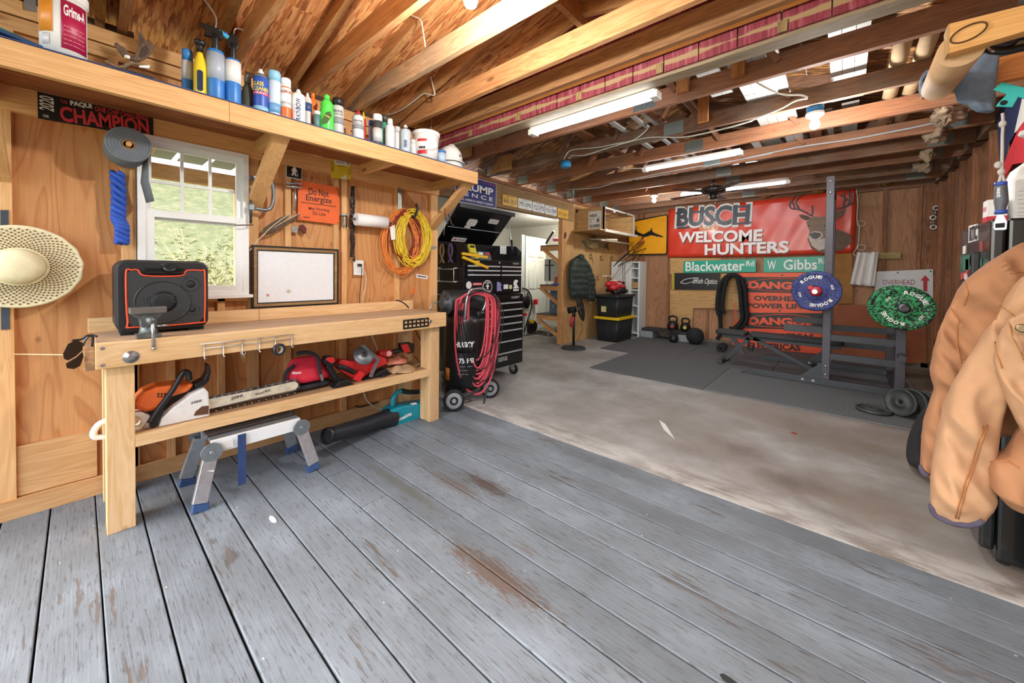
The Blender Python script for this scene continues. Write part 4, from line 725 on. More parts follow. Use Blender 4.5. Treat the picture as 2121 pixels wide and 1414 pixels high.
g = MB().prism(f, gp, .0, .012).obj('grille', gm_, t, bev=.003)
MB().tube(spline([f.p(a, b_, .013) for a, b_ in gp], 4, True), .0042, 6, True).obj('orange_rim', pl('#f0532c', .4), t)
for (a, b_, rr) in ((-.02*W, -.09*H_, .12), (.28*W, .16*H_, .042), (.30*W, -.22*H_, .032)):
    MB().lathe(f.p(a, b_, .0125), [(rr, 0), (rr, .002), (rr*.93, .002), (rr*.93, 0)], f.n, 36, caps=False).obj('driver_ring', pl('#2c2f31', .4), g); MB().lathe(f.p(a, b_, .0125), [(rr*.5, 0), (rr*.3, .003), (.002, .004)], f.n, 24).obj('driver_cone', pl('#191b1c', .6), g)
for k, wd_ in ((-.17, .025), (-.02, .08), (.12, .05)): 
    q = rrect(wd_*1.0, .035, .004, 3); MB().tube([f.p(a+k*W, b_-.02, .0135) for a, b_ in q], .0018, 5, True).obj('emblem_letter', pl('#3f4446', .4), g)
text('ION', f.off(-.02*W, -.02, .0125), .16, .03, pl('#30353a', .4), g, bold=.01)
MB().prism(Fr(f.p(0, H_/2-.055, .0), f.u, (-.7, 0, .72)), rrect(W*.42, .05, .012), 0, .008).obj('control_panel', BLK, t, bev=.002); MB().lathe(f.p(.02, H_/2-.045, .006), [(.03, 0), (.03, .012), (.024, .016)], (.7, 0, .7), 24).obj('volume_knob', pl('#26292b', .3), t)
for yy_ in (yc-W*.36, yc+W*.36): MB().box(sx-.2, sx-.02, yy_-.035, yy_+.035, .942, .957).obj('foot', RUB, t)
text('ION', f.off(0, H_/2-.022, .001), .03, .008, STL, t)
# --- sunglasses on the bench end
t = T('sunglasses', 'black wraparound sunglasses hung on the bench end', 'sunglasses', pt(K3, 320, 650, 'x', -2.72)); BG = pl('#1a1410', .15, 0, .1, coat=.5); xq = -2.72
tr(t, 'lens', BG, [(263, 590), (283, 550), (320, 532), (348, 545), (345, 575), (318, 600), (285, 618), (268, 612)], K3, 'x', xq, 0, .004, .001); tr(t, 'lens', BG, [(275, 630), (318, 605), (345, 580), (350, 600), (336, 640), (310, 653), (280, 650)], K3, 'x', xq, .006, .01, .001)
wire(t, 'temple_arm', BLK, [(300, 535), (340, 530), (365, 515), (388, 520), (385, 560)], K3, 'x', xq, .005); wire(t, 'temple_arm', DST, [(345, 560), (360, 530), (385, 512), (408, 520)], K3, 'x', xq-.03, .005)
MB().tube([pt(K3, 58, 592, 'x', WL+.001), pt(K3, 268, 595, 'x', -2.725)], .003, 6).obj('string', pl('#cdb98e', .9), None, label='length of twine tied from the wall stud to the sunglasses', cat='string')
# ================================================================== LOWER SHELF THINGS
XC = -2.78; t = T('chainsaw', 'orange and white chainsaw with long bar on the lower shelf', 'chainsaw', pt(K5, 500, 770, 'x', XC)); CW = pl('#e7e6df', .4, 0, .06, 25); CO = pl('#ee6f2a', .35, 0, .05, coat=.3); DT = pl('#3a322c', .8)
tr(t, 'clutch_cover', CW, [(385, 755), (402, 700), (470, 638), (525, 600), (565, 568), (640, 532), (662, 556), (668, 640), (668, 700), (560, 728)], K5, 'x', XC, -.02, .05, .008)
tr(t, 'engine_block', DT, [(330, 690), (380, 620), (460, 580), (560, 540), (640, 530), (650, 690), (400, 735)], K5, 'x', XC, -.11, -.02, .006)
tr(t, 'orange_shroud', CO, [(255, 630), (275, 590), (310, 556), (380, 526), (500, 514), (592, 512), (560, 556), (470, 585), (430, 610), (405, 645), (340, 670), (275, 655)], K5, 'x', XC, -.10, .035, .018)
for i in range(6): a = pt(K5, 395+i % 3*18, 575+i//3*14, 'x', XC+.036); MB().cyl(a-V((.003, 0, 0)), a+V((.001, 0, 0)), .005, n=8).obj('vent_hole', BLK, t)
tr(t, 'rear_housing', CW, [(250, 795), (365, 745), (345, 690), (300, 668), (258, 672), (252, 690), (285, 700), (300, 730), (285, 750), (250, 760)], K5, 'x', XC, -.05, .03, .006)
wire(t, 'rear_handle', CW, [(270, 785), (180, 800), (90, 812), (45, 812), (38, 785), (70, 740), (140, 715), (250, 690)], K5, 'x', XC-.01, .014, 8)
wire(t, 'front_handle', BLK, [(348, 735), (395, 660), (470, 560), (520, 475), (540, 452), (562, 462), (566, 500)], K5, 'x', XC+.055, .014, 8)
tr(t, 'handle_mount', BLK, [(335, 735), (350, 685), (395, 640), (420, 655), (375, 740), (345, 745)], K5, 'x', XC, .045, .06, .003)
tr(t, 'hand_guard', BLK, [(585, 520), (640, 492), (660, 455), (660, 412), (672, 410), (678, 450), (670, 495), (645, 522), (600, 538)], K5, 'x', XC, -.06, .03, .004)
tr(t, 'guide_bar', pl('#d9d2bd', .45, .2, .2, 30), [(665, 600), (900, 555), (1100, 512), (1145, 503), (1160, 515), (1162, 532), (1145, 548), (900, 600), (668, 655)], K5, 'x', XC, .012, .018)
ch = wire(t, 'chain', DST, [(662, 598), (900, 549), (1100, 506), (1148, 496), (1170, 520), (1150, 556), (900, 608), (668, 662)], K5, 'x', XC+.015, .0045, 6, 4)
for (xa, ya, xb, yb) in ((680, 592, 1140, 494), (690, 662, 1140, 560)):
    for i in range(24): q = i/23; tr(t, 'chain_tooth', STL if i % 2 else DST, [(xa+(xb-xa)*q-7, ya+(yb-ya)*q+5), (xa+(xb-xa)*q+7, ya+(yb-ya)*q+3), (xa+(xb-xa)*q+4, ya+(yb-ya)*q+(-6 if ya < 620 else 12))], K5, 'x', XC, .010, .021)
f = FL(pt(K5, 830, 592, 'x', XC+.019)).rot(.16); text('STIHL', f, .065, .017, pc('#4a4640'), t, bold=.03, shear=.3); text('Wood Boss', FL(pt(K5, 972, 565, 'x', XC+.019)).rot(.16), .085, .016, pc('#35332e'), t, bold=.01)
text('STIHL', FL(pt(K5, 605, 618, 'x', XC+.052)).rot(.12), .05, .013, pc('#4a3c30'), t, bold=.03, shear=.3); tr(t, 'cover_plate', pl('#5e3d2a', .6), [(590, 660), (625, 632), (662, 628), (660, 672), (580, 682)], K5, 'x', XC, .05, .054)
tr(None, 'yellow_case', YEL, [(985, 618), (990, 590), (1128, 552), (1132, 592), (1010, 620)], K5, 'x', -2.86, -.09, .0, .004, label='small bright yellow case behind the chainsaw bar tip', cat='case')
# red tool bag
XT = -2.80; t = T('tool_bag', 'red canvas tool bag with black trim and zip on the lower shelf', 'tool bag', pt(K6, 330, 850, 'x', XT)); RC = pl('#c9243a', .8, 0, .12, 20, .3, 220); BC = pl('#23242a', .85, 0, .12, 20, .3, 220)
def loft(sections, mat, par, name, sub=1, caps=True, n=None):
    m = MB(); k = len(sections[0]); 
    for s_ in sections: m.v += [V(p_) for p_ in s_]
    for i in range(len(sections)-1):
        for j in range(k): m.f.append((i*k+j, i*k+(j+1) % k, (i+1)*k+(j+1) % k, (i+1)*k+j)); m.sm.append(True)
    if caps: m.f.append(tuple(range(k-1, -1, -1))); m.sm.append(True); m.f.append(tuple((len(sections)-1)*k+j for j in range(k))); m.sm.append(True)
    return m.obj(name, mat, par, sub=sub)
def ring(c, a, b_, n=12, p=2.6):
    out = []
    for i in range(n):
        t_ = 2*math.pi*i/n; cs, sn = math.cos(t_), math.sin(t_); out.append(V(c)+V((math.copysign(abs(cs)**(2/p), cs)*a, math.copysign(abs(sn)**(2/p), sn)*b_, 0)))
    return out
a0 = pt(K6, 330, 840, 'x', XT); cy = a0.y; z0 = .462; lw = .17
loft([ring((XT-.05, cy+.0, z0+.001), .09, lw), ring((XT-.05, cy, z0+.05), .095, lw*1.0)], BC, t, 'base_panel', 1)
loft([ring((XT-.05, cy, z0+.045), .095, lw), ring((XT-.05, cy-.01, z0+.11), .09, lw*.92), ring((XT-.055, cy-.02, z0+.17), .065, lw*.75), ring((XT-.06, cy-.03, z0+.215), .03, lw*.55), ring((XT-.06, cy-.03, z0+.23), .012, lw*.5)], RC, t, 'body', 1)
wire(t, 'zip_band', BC, [(205, 500), (300, 492), (370, 530), (385, 610), (400, 690)], K6, 'x', XT+.05, .013, 6); tr(t, 'zip_pull', STL, [(385, 665), (405, 660), (415, 710), (398, 715)], K6, 'x', XT+.06, 0, .006)
wire(t, 'side_strap', BC, [(190, 590), (130, 640), (110, 700), (120, 760)], K6, 'x', XT+.0, .012, 6); text('Milwaukee', FL(pt(K6, 205, 650, 'x', XT+.045)).rot(-.12), .06, .018, pc('#f0e8e8'), t, bold=.02, shear=.35)
# drill standing beside the bag
MRED = pl('#d02a2c', .4, 0, .05); t = T('cordless_drill', 'red and black cordless drill with large battery between bag and saw', 'drill', pt(K6, 560, 830, 'x', -2.76)); xd = -2.76
tr(t, 'motor_body', BLK, [(410, 560), (430, 520), (490, 520), (512, 560), (490, 600), (440, 600)], K6, 'x', xd, -.04, .02, .008); tr(t, 'red_cap', MRED, [(425, 545), (440, 525), (485, 525), (500, 555), (470, 575)], K6, 'x', xd, .0, .026, .004)
wire(t, 'grip', BLK, [(450, 590), (480, 640), (510, 690), (545, 720)], K6, 'x', xd-.01, .022, 8); tr(t, 'battery', BLK, [(478, 760), (510, 715), (580, 695), (640, 730), (620, 790), (505, 835), (480, 810)], K6, 'x', xd, -.03, .05, .008); tr(t, 'battery_stripe', MRED, [(520, 780), (590, 750), (600, 765), (530, 800)], K6, 'x', xd, .05, .053)
# circular saw
t = T('circular_saw', 'red cordless circular saw with grey blade guard on the lower shelf', 'circular saw', pt(K6, 770, 745, 'x', -2.78)); xd = -2.78
tr(t, 'red_housing', MRED, [(515, 600), (560, 545), (640, 560), (740, 540), (830, 505), (915, 545), (915, 580), (800, 640), (720, 700), (640, 690), (560, 640)], K6, 'x', xd, -.08, .0, .01)
c = pt(K6, 730, 520, 'x', xd+.02); MB().lathe(c, [(.075, 0), (.078, .01), (.07, .02), (.03, .026)], (.75, -.1, .6), 28).obj('blade_guard', pl('#6f757a', .4, .5), t); MB().lathe(c+V((.018, 0, .014)), [(.022, 0), (.02, .01)], (.75, -.1, .6), 16).obj('blade_bolt', BLK, t)
wire(t, 'handle', BLK, [(530, 595), (600, 620), (660, 650)], K6, 'x', xd+.02, .018, 8); tr(t, 'shoe_plate', pl('#8e9498', .35, .7), [(690, 430), (720, 425), (845, 540), (780, 680), (755, 675), (815, 545)], K6, 'x', xd, .03, .036, .001)
tr(t, 'battery', BLK, [(700, 710), (760, 690), (840, 640), (900, 610), (930, 650), (920, 690), (860, 755), (820, 760), (740, 740)], K6, 'x', xd, -.06, .03, .01); tr(t, 'battery_foot', RUB, [(810, 700), (870, 660), (915, 680), (900, 740), (850, 762), (815, 745)], K6, 'x', xd, .03, .05, .006); tr(t, 'trigger_guard', MRED, [(640, 700), (690, 630), (730, 650), (690, 720)], K6, 'x', xd, .0, .03, .004)
# drill on cloths
def cloth(name, label, c, rx, ry, h, mat, cat='cloth', seed=1, n=18):
    r2 = random.Random(seed); ph = [r2.uniform(0, 6) for _ in range(6)]; pts = []
    for i in range(n+1):
        row = []
        for j in range(n+1):
            u, v = i/n*2-1, j/n*2-1; d = max(abs(u), abs(v)); q = math.hypot(u, v)+1e-6; s_ = d/q; edge = 1+.12*math.sin(3*math.atan2(v, u)+ph[0])
            z = h*max(0, 1-d**1.6)*(.75+.25*math.sin(4*u+ph[1])*math.cos(5*v+ph[2]))+.006*(1+math.sin(9*u+ph[3]+3*v))
            row.append((c[0]+u*s_*rx*edge, c[1]+v*s_*ry*edge, c[2]+z))
        pts.append(row)
    return MB().grid(pts, -.004).obj(name, mat, None, label=label, cat=cat)
pq = pt(K6, 1000, 640, 'x', -2.80); cloth('beige_cap', 'crumpled beige cap lying on the lower shelf', (-2.82, pq.y+.03, .462), .13, .14, .05, pl('#b5946e', .9, 0, .12, 20), 'cap', 4); cloth('red_rag', 'crumpled coral red shop rag under the small drill', (-2.90, pq.y+.03, .515), .10, .13, .06, pl('#d98a72', .95, 0, .12, 20), 'rag', 7)
t = T('impact_driver', 'small red and black impact driver lying on the coral rag', 'drill', pt(K6, 980, 520, 'x', -2.88)); xd = -2.86; w = wire(t, 'gear_case', MRED, [(845, 505), (890, 500), (945, 495)], K6, 'x', xd, .032, 12, 0); wire(t, 'grip', BLK, [(945, 490), (1000, 480), (1040, 465)], K6, 'x', xd, .022, 8, 3); tr(t, 'battery', BLK, [(1010, 420), (1085, 410), (1115, 420), (1112, 490), (1070, 500), (1020, 480)], K6, 'x', xd, -.03, .03, .006); tr(t, 'battery_stripe', MRED, [(1005, 430), (1060, 420), (1085, 480), (1040, 495)], K6, 'x', xd, .03, .034); MB().cyl(pt(K6, 930, 500, 'x', xd+.035), pt(K6, 930, 500, 'x', xd+.04), .022).obj('red_badge', pc('#f2b0a8'), t)
wire(None, 'charger_cable', BLK, [(1130, 300), (1170, 380), (1230, 470)], K6, 'x', -3.1, .005, label='black cable dropping behind the bench near the far leg', cat='cable'); wire(None, 'charger_cable', CBL, [(790, 350), (820, 410), (840, 480)], K6, 'x', -3.1, .005, label='white cable dropping behind the bench by the circular saw', cat='cable')
wire(None, 'charger_cable', CBL, [(730, 800), (760, 870), (820, 920), (900, 938)], K6, 'x', -3.12, .005, label='white cable drooping to the floor behind the leaf blower', cat='cable')
wire(None, 'charger_cable', BLK, [(665, 910), (700, 920), (760, 905), (850, 880)], K6, 'x', -3.15, .005, label='black cable lying on the sill board behind the leaf blower', cat='cable'); wire(None, 'charger_cable', BLK, [(1130, 520), (1180, 580), (1150, 605)], K6, 'x', -2.8, .004, label='black charger lead lying beside the beige cap', cat='cable')
# ================================================================== UNDER THE BENCH
ST = T('work_platform', 'folding aluminium work platform step with blue feet under the bench', 'step stool', (-2.4, .65, 0)); AL = pl('#c3c8cc', .35, .75, .12, 30); AG = pl('#8a9296', .4, .6, .12, 30); BF = pl('#34507c', .6)
zt = .345; A = V((-2.635, .475, zt)); u = V((0, 1, 0)); L_ = .46; n = V((-1, 0, 0)); Wd = .25
def sp(a, b_, z): return A+u*a+n*b_+V((0, 0, z-zt))
for i in range(5): q0, q1 = i*Wd/5+.004, (i+1)*Wd/5-.004; MB().add([sp(a, b_, z) for z in (zt-.02, zt) for a, b_ in ((.0, q0), (L_, q0), (L_, q1), (0, q1))], [(3, 2, 1, 0), (4, 5, 6, 7), (0, 1, 5, 4), (1, 2, 6, 5), (2, 3, 7, 6), (3, 0, 4, 7)]).obj('tread_slat', (AL, AG)[i % 2], ST, bev=.002)
for b_ in (-.012, Wd): MB().add([sp(a, c_, z) for z in (zt-.075, zt) for a, c_ in ((.0, b_), (L_, b_), (L_, b_+.012), (0, b_+.012))], [(3, 2, 1, 0), (4, 5, 6, 7), (0, 1, 5, 4), (1, 2, 6, 5), (2, 3, 7, 6), (3, 0, 4, 7)]).obj('side_rail', WHP if b_ < 0 else AL, ST, bev=.002)
for a in (.0, L_): 
    for b_ in (-.015, Wd+.015):
        s_ = -1 if a == 0 else 1; o = -1 if b_ < 0 else 1; tp = sp(a, b_, zt-.06); bt = sp(a+s_*.06, b_+o*.05, .0); bt.z = 0
        lg = MB().beam(tp, bt+V((0, 0, .045)), .066, .03, n).obj('leg', AL, ST, bev=.003); MB().beam(bt+(tp-bt)*.14, bt, .072, .036, n).obj('foot', BF, lg, bev=.003)
        MB().lathe(sp(a, b_+o*.012, zt-.055), [(.05, 0), (.05, .012)], n*o, 18).obj('hinge_plate', AG, ST); MB().lathe(sp(a+s_*-.0, b_+o*.024, zt-.055), [(.012, 0), (.01, .006)], n*o, 12).obj('rivet', STL, ST)
        if o < 0 and a == 0: MB().beam(tp.lerp(bt, .3)+n*-.0165, tp.lerp(bt, .62)+n*-.0165, .05, .003, n).obj('warning_sticker', WHP, lg)
MB().add([sp(a, -.02, z) for z in (zt-.06, zt-.02) for a in (.03, .1)]+[sp(a, -.018, z) for z in (zt-.06, zt-.02) for a in (.03, .1)], [(0, 1, 3, 2), (4, 6, 7, 5)]).obj('maker_sticker', pc('#e9e4dc'), ST)
ru = MB(); ru.add([sp(a, b_, z) for z in (.05, zt) for a, b_ in ((.12, -.03), (.16, -.03), (.16, -.026), (.12, -.026))], [(3, 2, 1, 0), (4, 5, 6, 7), (0, 1, 5, 4), (1, 2, 6, 5), (2, 3, 7, 6), (3, 0, 4, 7)]); ru.obj('hanging_strap', pl('#2e4370', .6, 0, .15), ST)
# leaf blower
t = T('leaf_blower', 'teal cordless leaf blower with long black nozzle on the deck', 'leaf blower', at(830, 890, 'z', 0)); xb = -2.86; TE = pl('#1594a8', .4, 0, .06); zc = .06
def fz(k, x, y): return pt(k, x, y, 'x', xb)
tr(t, 'motor_body', TE, [(905, 950), (950, 920), (1010, 900), (1120, 885), (1215, 870), (1232, 900), (1225, 970), (1190, 1020), (1130, 1045), (1020, 1060), (935, 1070), (925, 1000)], K6, 'x', xb, -.09, .05, .02)
wire(t, 'handle_front', TE, [(960, 910), (965, 850), (985, 820)], K6, 'x', xb-.02, .022, 10); wire(t, 'handle_top', TE, [(985, 820), (1010, 795), (1080, 805), (1165, 800), (1190, 785)], K6, 'x', xb-.02, .018, 10); wire(t, 'handle_grip', BLK, [(1030, 790), (1080, 800), (1160, 800)], K6, 'x', xb-.015, .02, 10); wire(t, 'handle_rear', TE, [(1190, 780), (1220, 780), (1218, 860), (1205, 890)], K6, 'x', xb-.02, .022, 10)
tr(t, 'foot', TE, [(920, 1080), (935, 1062), (1110, 1030), (1120, 1040), (940, 1090)], K6, 'x', xb, -.05, .07, .004); tr(t, 'rear_cap', BLK, [(1190, 1025), (1228, 960), (1232, 890), (1240, 890), (1240, 980), (1195, 1040), (1150, 1045)], K6, 'x', xb, -.08, .04, .01)
q = [at(678, 903, 'x', -2.70), pt(K6, 700, 1080, 'x', -2.76), pt(K6, 860, 1020, 'x', -2.83), pt(K6, 950, 1000, 'x', -2.87)]; q[0] = pt(K6, 440, 1148, 'x', -2.66)
MB().tubep([q[0], q[1], q[2], q[3]], [.052, .054, .062, .085], 22, caps=False).obj('nozzle_tube', pl('#22262c', .5), t); dq = (q[1]-q[0]).normalized(); MB().lathe(q[0], [(.053, 0), (.057, .0), (.057, .03), (.053, .035)], dq, 22, caps=False).obj('nozzle_rim', BLK, t); MB().lathe(q[0]+dq*.02, [(.05, 0), (.05, .005)], dq, 22).obj('nozzle_inside', BLKM, t)
text('makita', FL(pt(K6, 1058, 992, 'x', xb+.053)).rot(.14), .13, .032, WHP, t, bold=.04, shear=.25); tr(t, 'switch', WHP, [(1080, 882), (1120, 875), (1125, 885), (1085, 892)], K6, 'x', xb, .03, .052)
# ================================================================== THINGS ON THE PLYWOOD WALL
XW = WL+.003
def plaque(name, label, cat, pts, k, ax, val, th, mat, group=None):
    t = T(name, label, cat, pt(k, *pts[0], ax, val), group); tr(t, 'panel', mat, pts, k, ax, val, 0, th); return t
# champion banner
xv = WL+.022; t = plaque('champion_banner', 'black printed banner with red CHAMPION lettering above the window', 'banner', [(228, 558), (935, 716), (935, 845), (232, 722)], K1, 'x', xv, .003, pl('#141414', .5, 0, .1)); RT = pc('#dd3f4e')
def wtext(t, body, k, x0, y0, x1, y1, hpx, mat, ax='x', val=xv, lift=.004, bold=.02, shear=0, hs=1, name='lettering'):
    """words whose mid-line runs from one traced point to another on a wall plane"""
    a, b_ = pt(k, x0, y0, ax, val), pt(k, x1, y1, ax, val); c = (a+b_)/2; u = (b_-a); w = u.length; f = Fr(c, u, (0, 0, 1)); s_ = pt(k, (x0+x1)/2, (y0+y1)/2-hpx/2, ax, val); e = pt(k, (x0+x1)/2, (y0+y1)/2+hpx/2, ax, val)
    n_ = V((1, 0, 0)) if ax == 'x' else V((0, -1, 0)); f.o = c+n_*lift; f.v = n_.cross(f.u).normalized(); f.n = n_; return text(body, f, w, (s_-e).length*hs, mat, t, bold=bold, shear=shear, lift=0, name=name)
wtext(t, 'CHAMPION', K1, 365, 692, 908, 780, 88, RT, bold=.03); wtext(t, 'THE', K1, 368, 618, 410, 625, 20, RT); wtext(t, 'PAQUI', K1, 428, 630, 560, 652, 34, WHP, bold=.05); wtext(t, 'ONE CHIP CHALLENGE', K1, 578, 662, 905, 725, 30, RT)
a = pt(K1, 285, 632, 'x', xv); text('2020', Fr(a+V((.004, 0, 0)), (0, 0, 1), (0, -1, 0)), .075, .05, WHP, t, bold=.02)
for y_ in (563, 708): wtext(t, 'OXK', K1, 262, y_-3, 300, y_+5, 16, WHP)
# shop towel roll
c = pt(K1, 785, 880, 'x', -2.97); Rr = diam(255, 100, 'x', -2.97)/2*.98; GT = pl('#70777f', .95, 0, .08, 30, .4, 90); t = T('shop_towel_roll', 'grey shop towel roll hung on the wall with a loose tail', 'towel roll', (WL, c.y, c.z-Rr))
MB().lathe((-3.17, c.y, c.z), [(.025, 0), (Rr, 0), (Rr, .2), (.027, .2), (.025, 0)], (1, 0, 0), 40, caps=False).obj('roll', GT, t, bev=.003); MB().lathe((-3.175, c.y, c.z), [(.022, 0), (.0265, 0), (.0265, .208), (.022, .208), (.022, 0)], (1, 0, 0), 24, caps=False).obj('core', pl('#a98558', .8), t)
for k in range(4): MB().lathe((-2.97, c.y, c.z), [(Rr*(.45+.14*k), 0), (Rr*(.45+.14*k), .0012), (Rr*(.46+.14*k), .0012), (Rr*(.46+.14*k), 0)], (1, 0, 0), 40, caps=False).obj('wound_layer', pl('#5d646c', .95), t)
MB().cyl((WL-.035, c.y, c.z), (-2.95, c.y, c.z), .012).obj('peg', OX, t)
ta = [pt(K1, x_, y_, 'x', -3.03) for x_, y_ in ((905, 900), (880, 1000), (870, 1100), (905, 1228))]; tb = [pt(K1, x_, y_, 'x', -3.03) for x_, y_ in ((912, 920), (905, 1010), (905, 1100), (940, 1228))]
MB().grid([[p_+V((-.08, 0, 0)), (p_+q_)/2+V((-.03, 0, 0)), q_+V((.02, 0, 0))] for p_, q_ in zip(ta, tb)], .003).obj('loose_tail', GT, t)
# blue braided strap
t = T('braided_strap', 'bright blue braided strap hanging below the grey towel roll', 'strap', pt(K3, 510, 135, 'x', -3.16)); BL = pl('#2a55b8', .6, 0, .2, 25)
pa = [pt(K1, 715, 1050, 'x', -3.15), pt(K1, 725, 1200, 'x', -3.15), pt(K1, 722, 1330, 'x', -3.15), pt(K3, 510, 60, 'x', -3.15), pt(K3, 510, 128, 'x', -3.15)]; sp_ = spline(pa, 14); nP = len(sp_)
for s_ in range(3): MB().tubep([p_+V((.012*math.cos(i*.55+s_*2.09), .021*math.sin(i*.55*.5*2+s_*2.09), 0)) for i, p_ in enumerate(sp_)], [.014]*nP, 8).obj('strand', BL, t)
# straw hat
c = at(38, 552, 'x', -3.1); t = T('straw_hat', 'cream woven straw hat hanging on the wall stud', 'hat', (WL+.02, c.y, c.z-.22)); HM = pl('#eadfb6', .9, 0, .06, 30); Rb = .215
m = MB(); NA, NR = 96, 14; rows = []
for i in range(NR+1):
    r_ = .085+(Rb-.085)*i/NR; rows.append([V((-3.13-.02*math.sin(i/NR*2.2)+(.004 if i % 2 else 0), c.y+r_*math.cos(2*math.pi*j/NA)*(1.0+(.012*math.sin(j*math.pi/3) if i == NR else 0)), c.z+r_*.97*math.sin(2*math.pi*j/NA))) for j in range(NA+1)])
m.grid(rows, .003); m.obj('brim', HM, t)
MB().lathe((-3.135, c.y, c.z), [(.09, 0), (.085, .04), (.075, .085), (.05, .1), (.004, .105)], (1, 0, 0), 40).obj('crown', HM, t)
hol = MB()
for i in range(2, NR-1):
    r_ = .085+(Rb-.085)*i/NR
    for j in range(0, NA, 2): a = 2*math.pi*(j+(i % 2))/NA; o = V((-3.1365-.02*math.sin(i/NR*2.2)+.012, c.y+r_*math.cos(a), c.z+r_*.97*math.sin(a))); hol.fbox(Fr(o, (0, -math.sin(a), math.cos(a)), (0, math.cos(a), math.sin(a))), -.0028, .0028, -.0032, .0032, -.004, .002)
hol.obj('weave_holes', pl('#6e4e24', .9), t, kind='stuff')
tr(None, 'strap_hinge', pl('#4b5560', .5, .6), [(2, -10), (35, -10), (40, 488), (5, 490)], K3, 'x', WL+.001, 0, .005, label='long dark steel strap on the wall stud behind the straw hat', cat='strap')
# framed whiteboard
t = T('whiteboard', 'framed whiteboard with two magnets standing on the bench backsplash', 'whiteboard', pt(K4, 520, 1270, 'x', WL+.04)); xb_ = WL+.02
y0, y1, z0, z1 = .807, 1.42, 1.022, 1.475; MB().box(xb_, xb_+.012, y0+.03, y1-.03, z0+.03, z1-.03).obj('white_surface', pl('#eff3f6', .25, 0, .02), t)
def fram(nm, o, wd_, x0, x1, mat):
    m = MB(); a, b_, c_, d = y0+o, y1-o, z0+o, z1-o; m.box(x0, x1, a, a+wd_, c_, d); m.box(x0, x1, b_-wd_, b_, c_, d); m.box(x0, x1, a+wd_, b_-wd_, c_, c_+wd_); m.box(x0, x1, a+wd_, b_-wd_, d-wd_, d); m.obj(nm, mat, t)
fram('outer_frame', 0, .012, xb_, xb_+.026, BLK); fram('wood_frame', .0115, .02, xb_, xb_+.022, wood('#a98a5c', '#80623a', 'y', .3)); fram('inner_frame', .031, .008, xb_, xb_+.017, BLK)
for (x_, y_), c_ in (((292, 1142), '#d86a78'), ((462, 1110), '#d9d6c0')):
    a = pt(K4, x_, y_, 'x', xb_+.013); mg = T('magnet', ('pink round magnet' if c_ == '#d86a78' else 'pale ring magnet')+' stuck on the framed whiteboard', 'magnet', a); MB().lathe(a, [(.012, 0), (.012, .004), (.009, .005)], (1, 0, 0), 18).obj('rim', WHP if c_ == '#d86a78' else pc('#c9b890'), mg); MB().lathe(a+V((.0045, 0, 0)), [(.008, 0), (.007, .0015)], (1, 0, 0), 18).obj('face', pc(c_), mg)
# C clamp
t = T('c_clamp', 'grey steel C clamp hanging between window and brace', 'clamp', pt(K4, 240, 465, 'x', -3.15)); CL = pl('#7c8388', .4, .7, .2, 40); xq = -3.12
tr(t, 'frame', CL, [(140, 180), (200, 168), (240, 170), (238, 205), (205, 212), (140, 200)], K4, 'x', xq, -.01, .012, .003)
wire(t, 'back_bar', CL, [(230, 185), (290, 190), (330, 240), (340, 330), (325, 420), (280, 450), (180, 435)], K4, 'x', xq, .012, 8); wire(t, 'screw', DST, [(155, 300), (155, 560)], K4, 'x', xq+.0, .008, 8, 0); wire(t, 'tommy_bar', pl('#5a3a2c', .6), [(30, 575), (175, 572)], K4, 'x', xq+.0, .004, 6, 0); tr(t, 'nut_boss', CL, [(135, 405), (180, 405), (182, 455), (137, 452)], K4, 'x', xq, -.012, .014, .003)
# pedestrian sign
xs_ = WL+.004; t = plaque('pedestrian_sign', 'small black and white hiker trail sign on the wall', 'sign', [(442, 65), (572, 88), (571, 210), (440, 185)], K4, 'x', xs_, .003, WHP); tr(t, 'black_face', BLK, [(447, 72), (567, 93), (566, 203), (445, 180)], K4, 'x', xs_, .003, .004)
for po in ([(500, 90), (515, 88), (522, 98), (515, 110), (503, 108)], [(498, 108), (520, 112), (530, 140), (520, 142), (515, 150), (528, 175), (520, 180), (505, 155), (498, 172), (485, 170), (495, 140), (485, 135), (488, 118)]): tr(t, 'hiker_figure', WHP, po, K4, 'x', xs_, .004, .005)
wire(t, 'hiker_staff', WHP, [(528, 125), (538, 180)], K4, 'x', xs_+.005, .0015, 5, 0)
# T handled scraper
t = T('razor_tool', 'steel T shaped tool with tapering handle hung beside the orange notice', 'tool', pt(K4, 513, 458, 'x', -3.17)); xq = -3.17
for y_ in (232, 262): wire(t, 'head_bar', STL, [(440, y_-4), (570, y_+6)], K4, 'x', xq, .009, 10, 0)
a, b_, c_ = pt(K4, 515, 245, 'x', xq), pt(K4, 516, 350, 'x', xq), pt(K4, 512, 455, 'x', xq); MB().tubep([a, b_, c_], [.006, .009, .007], 10).obj('handle', STL, t)
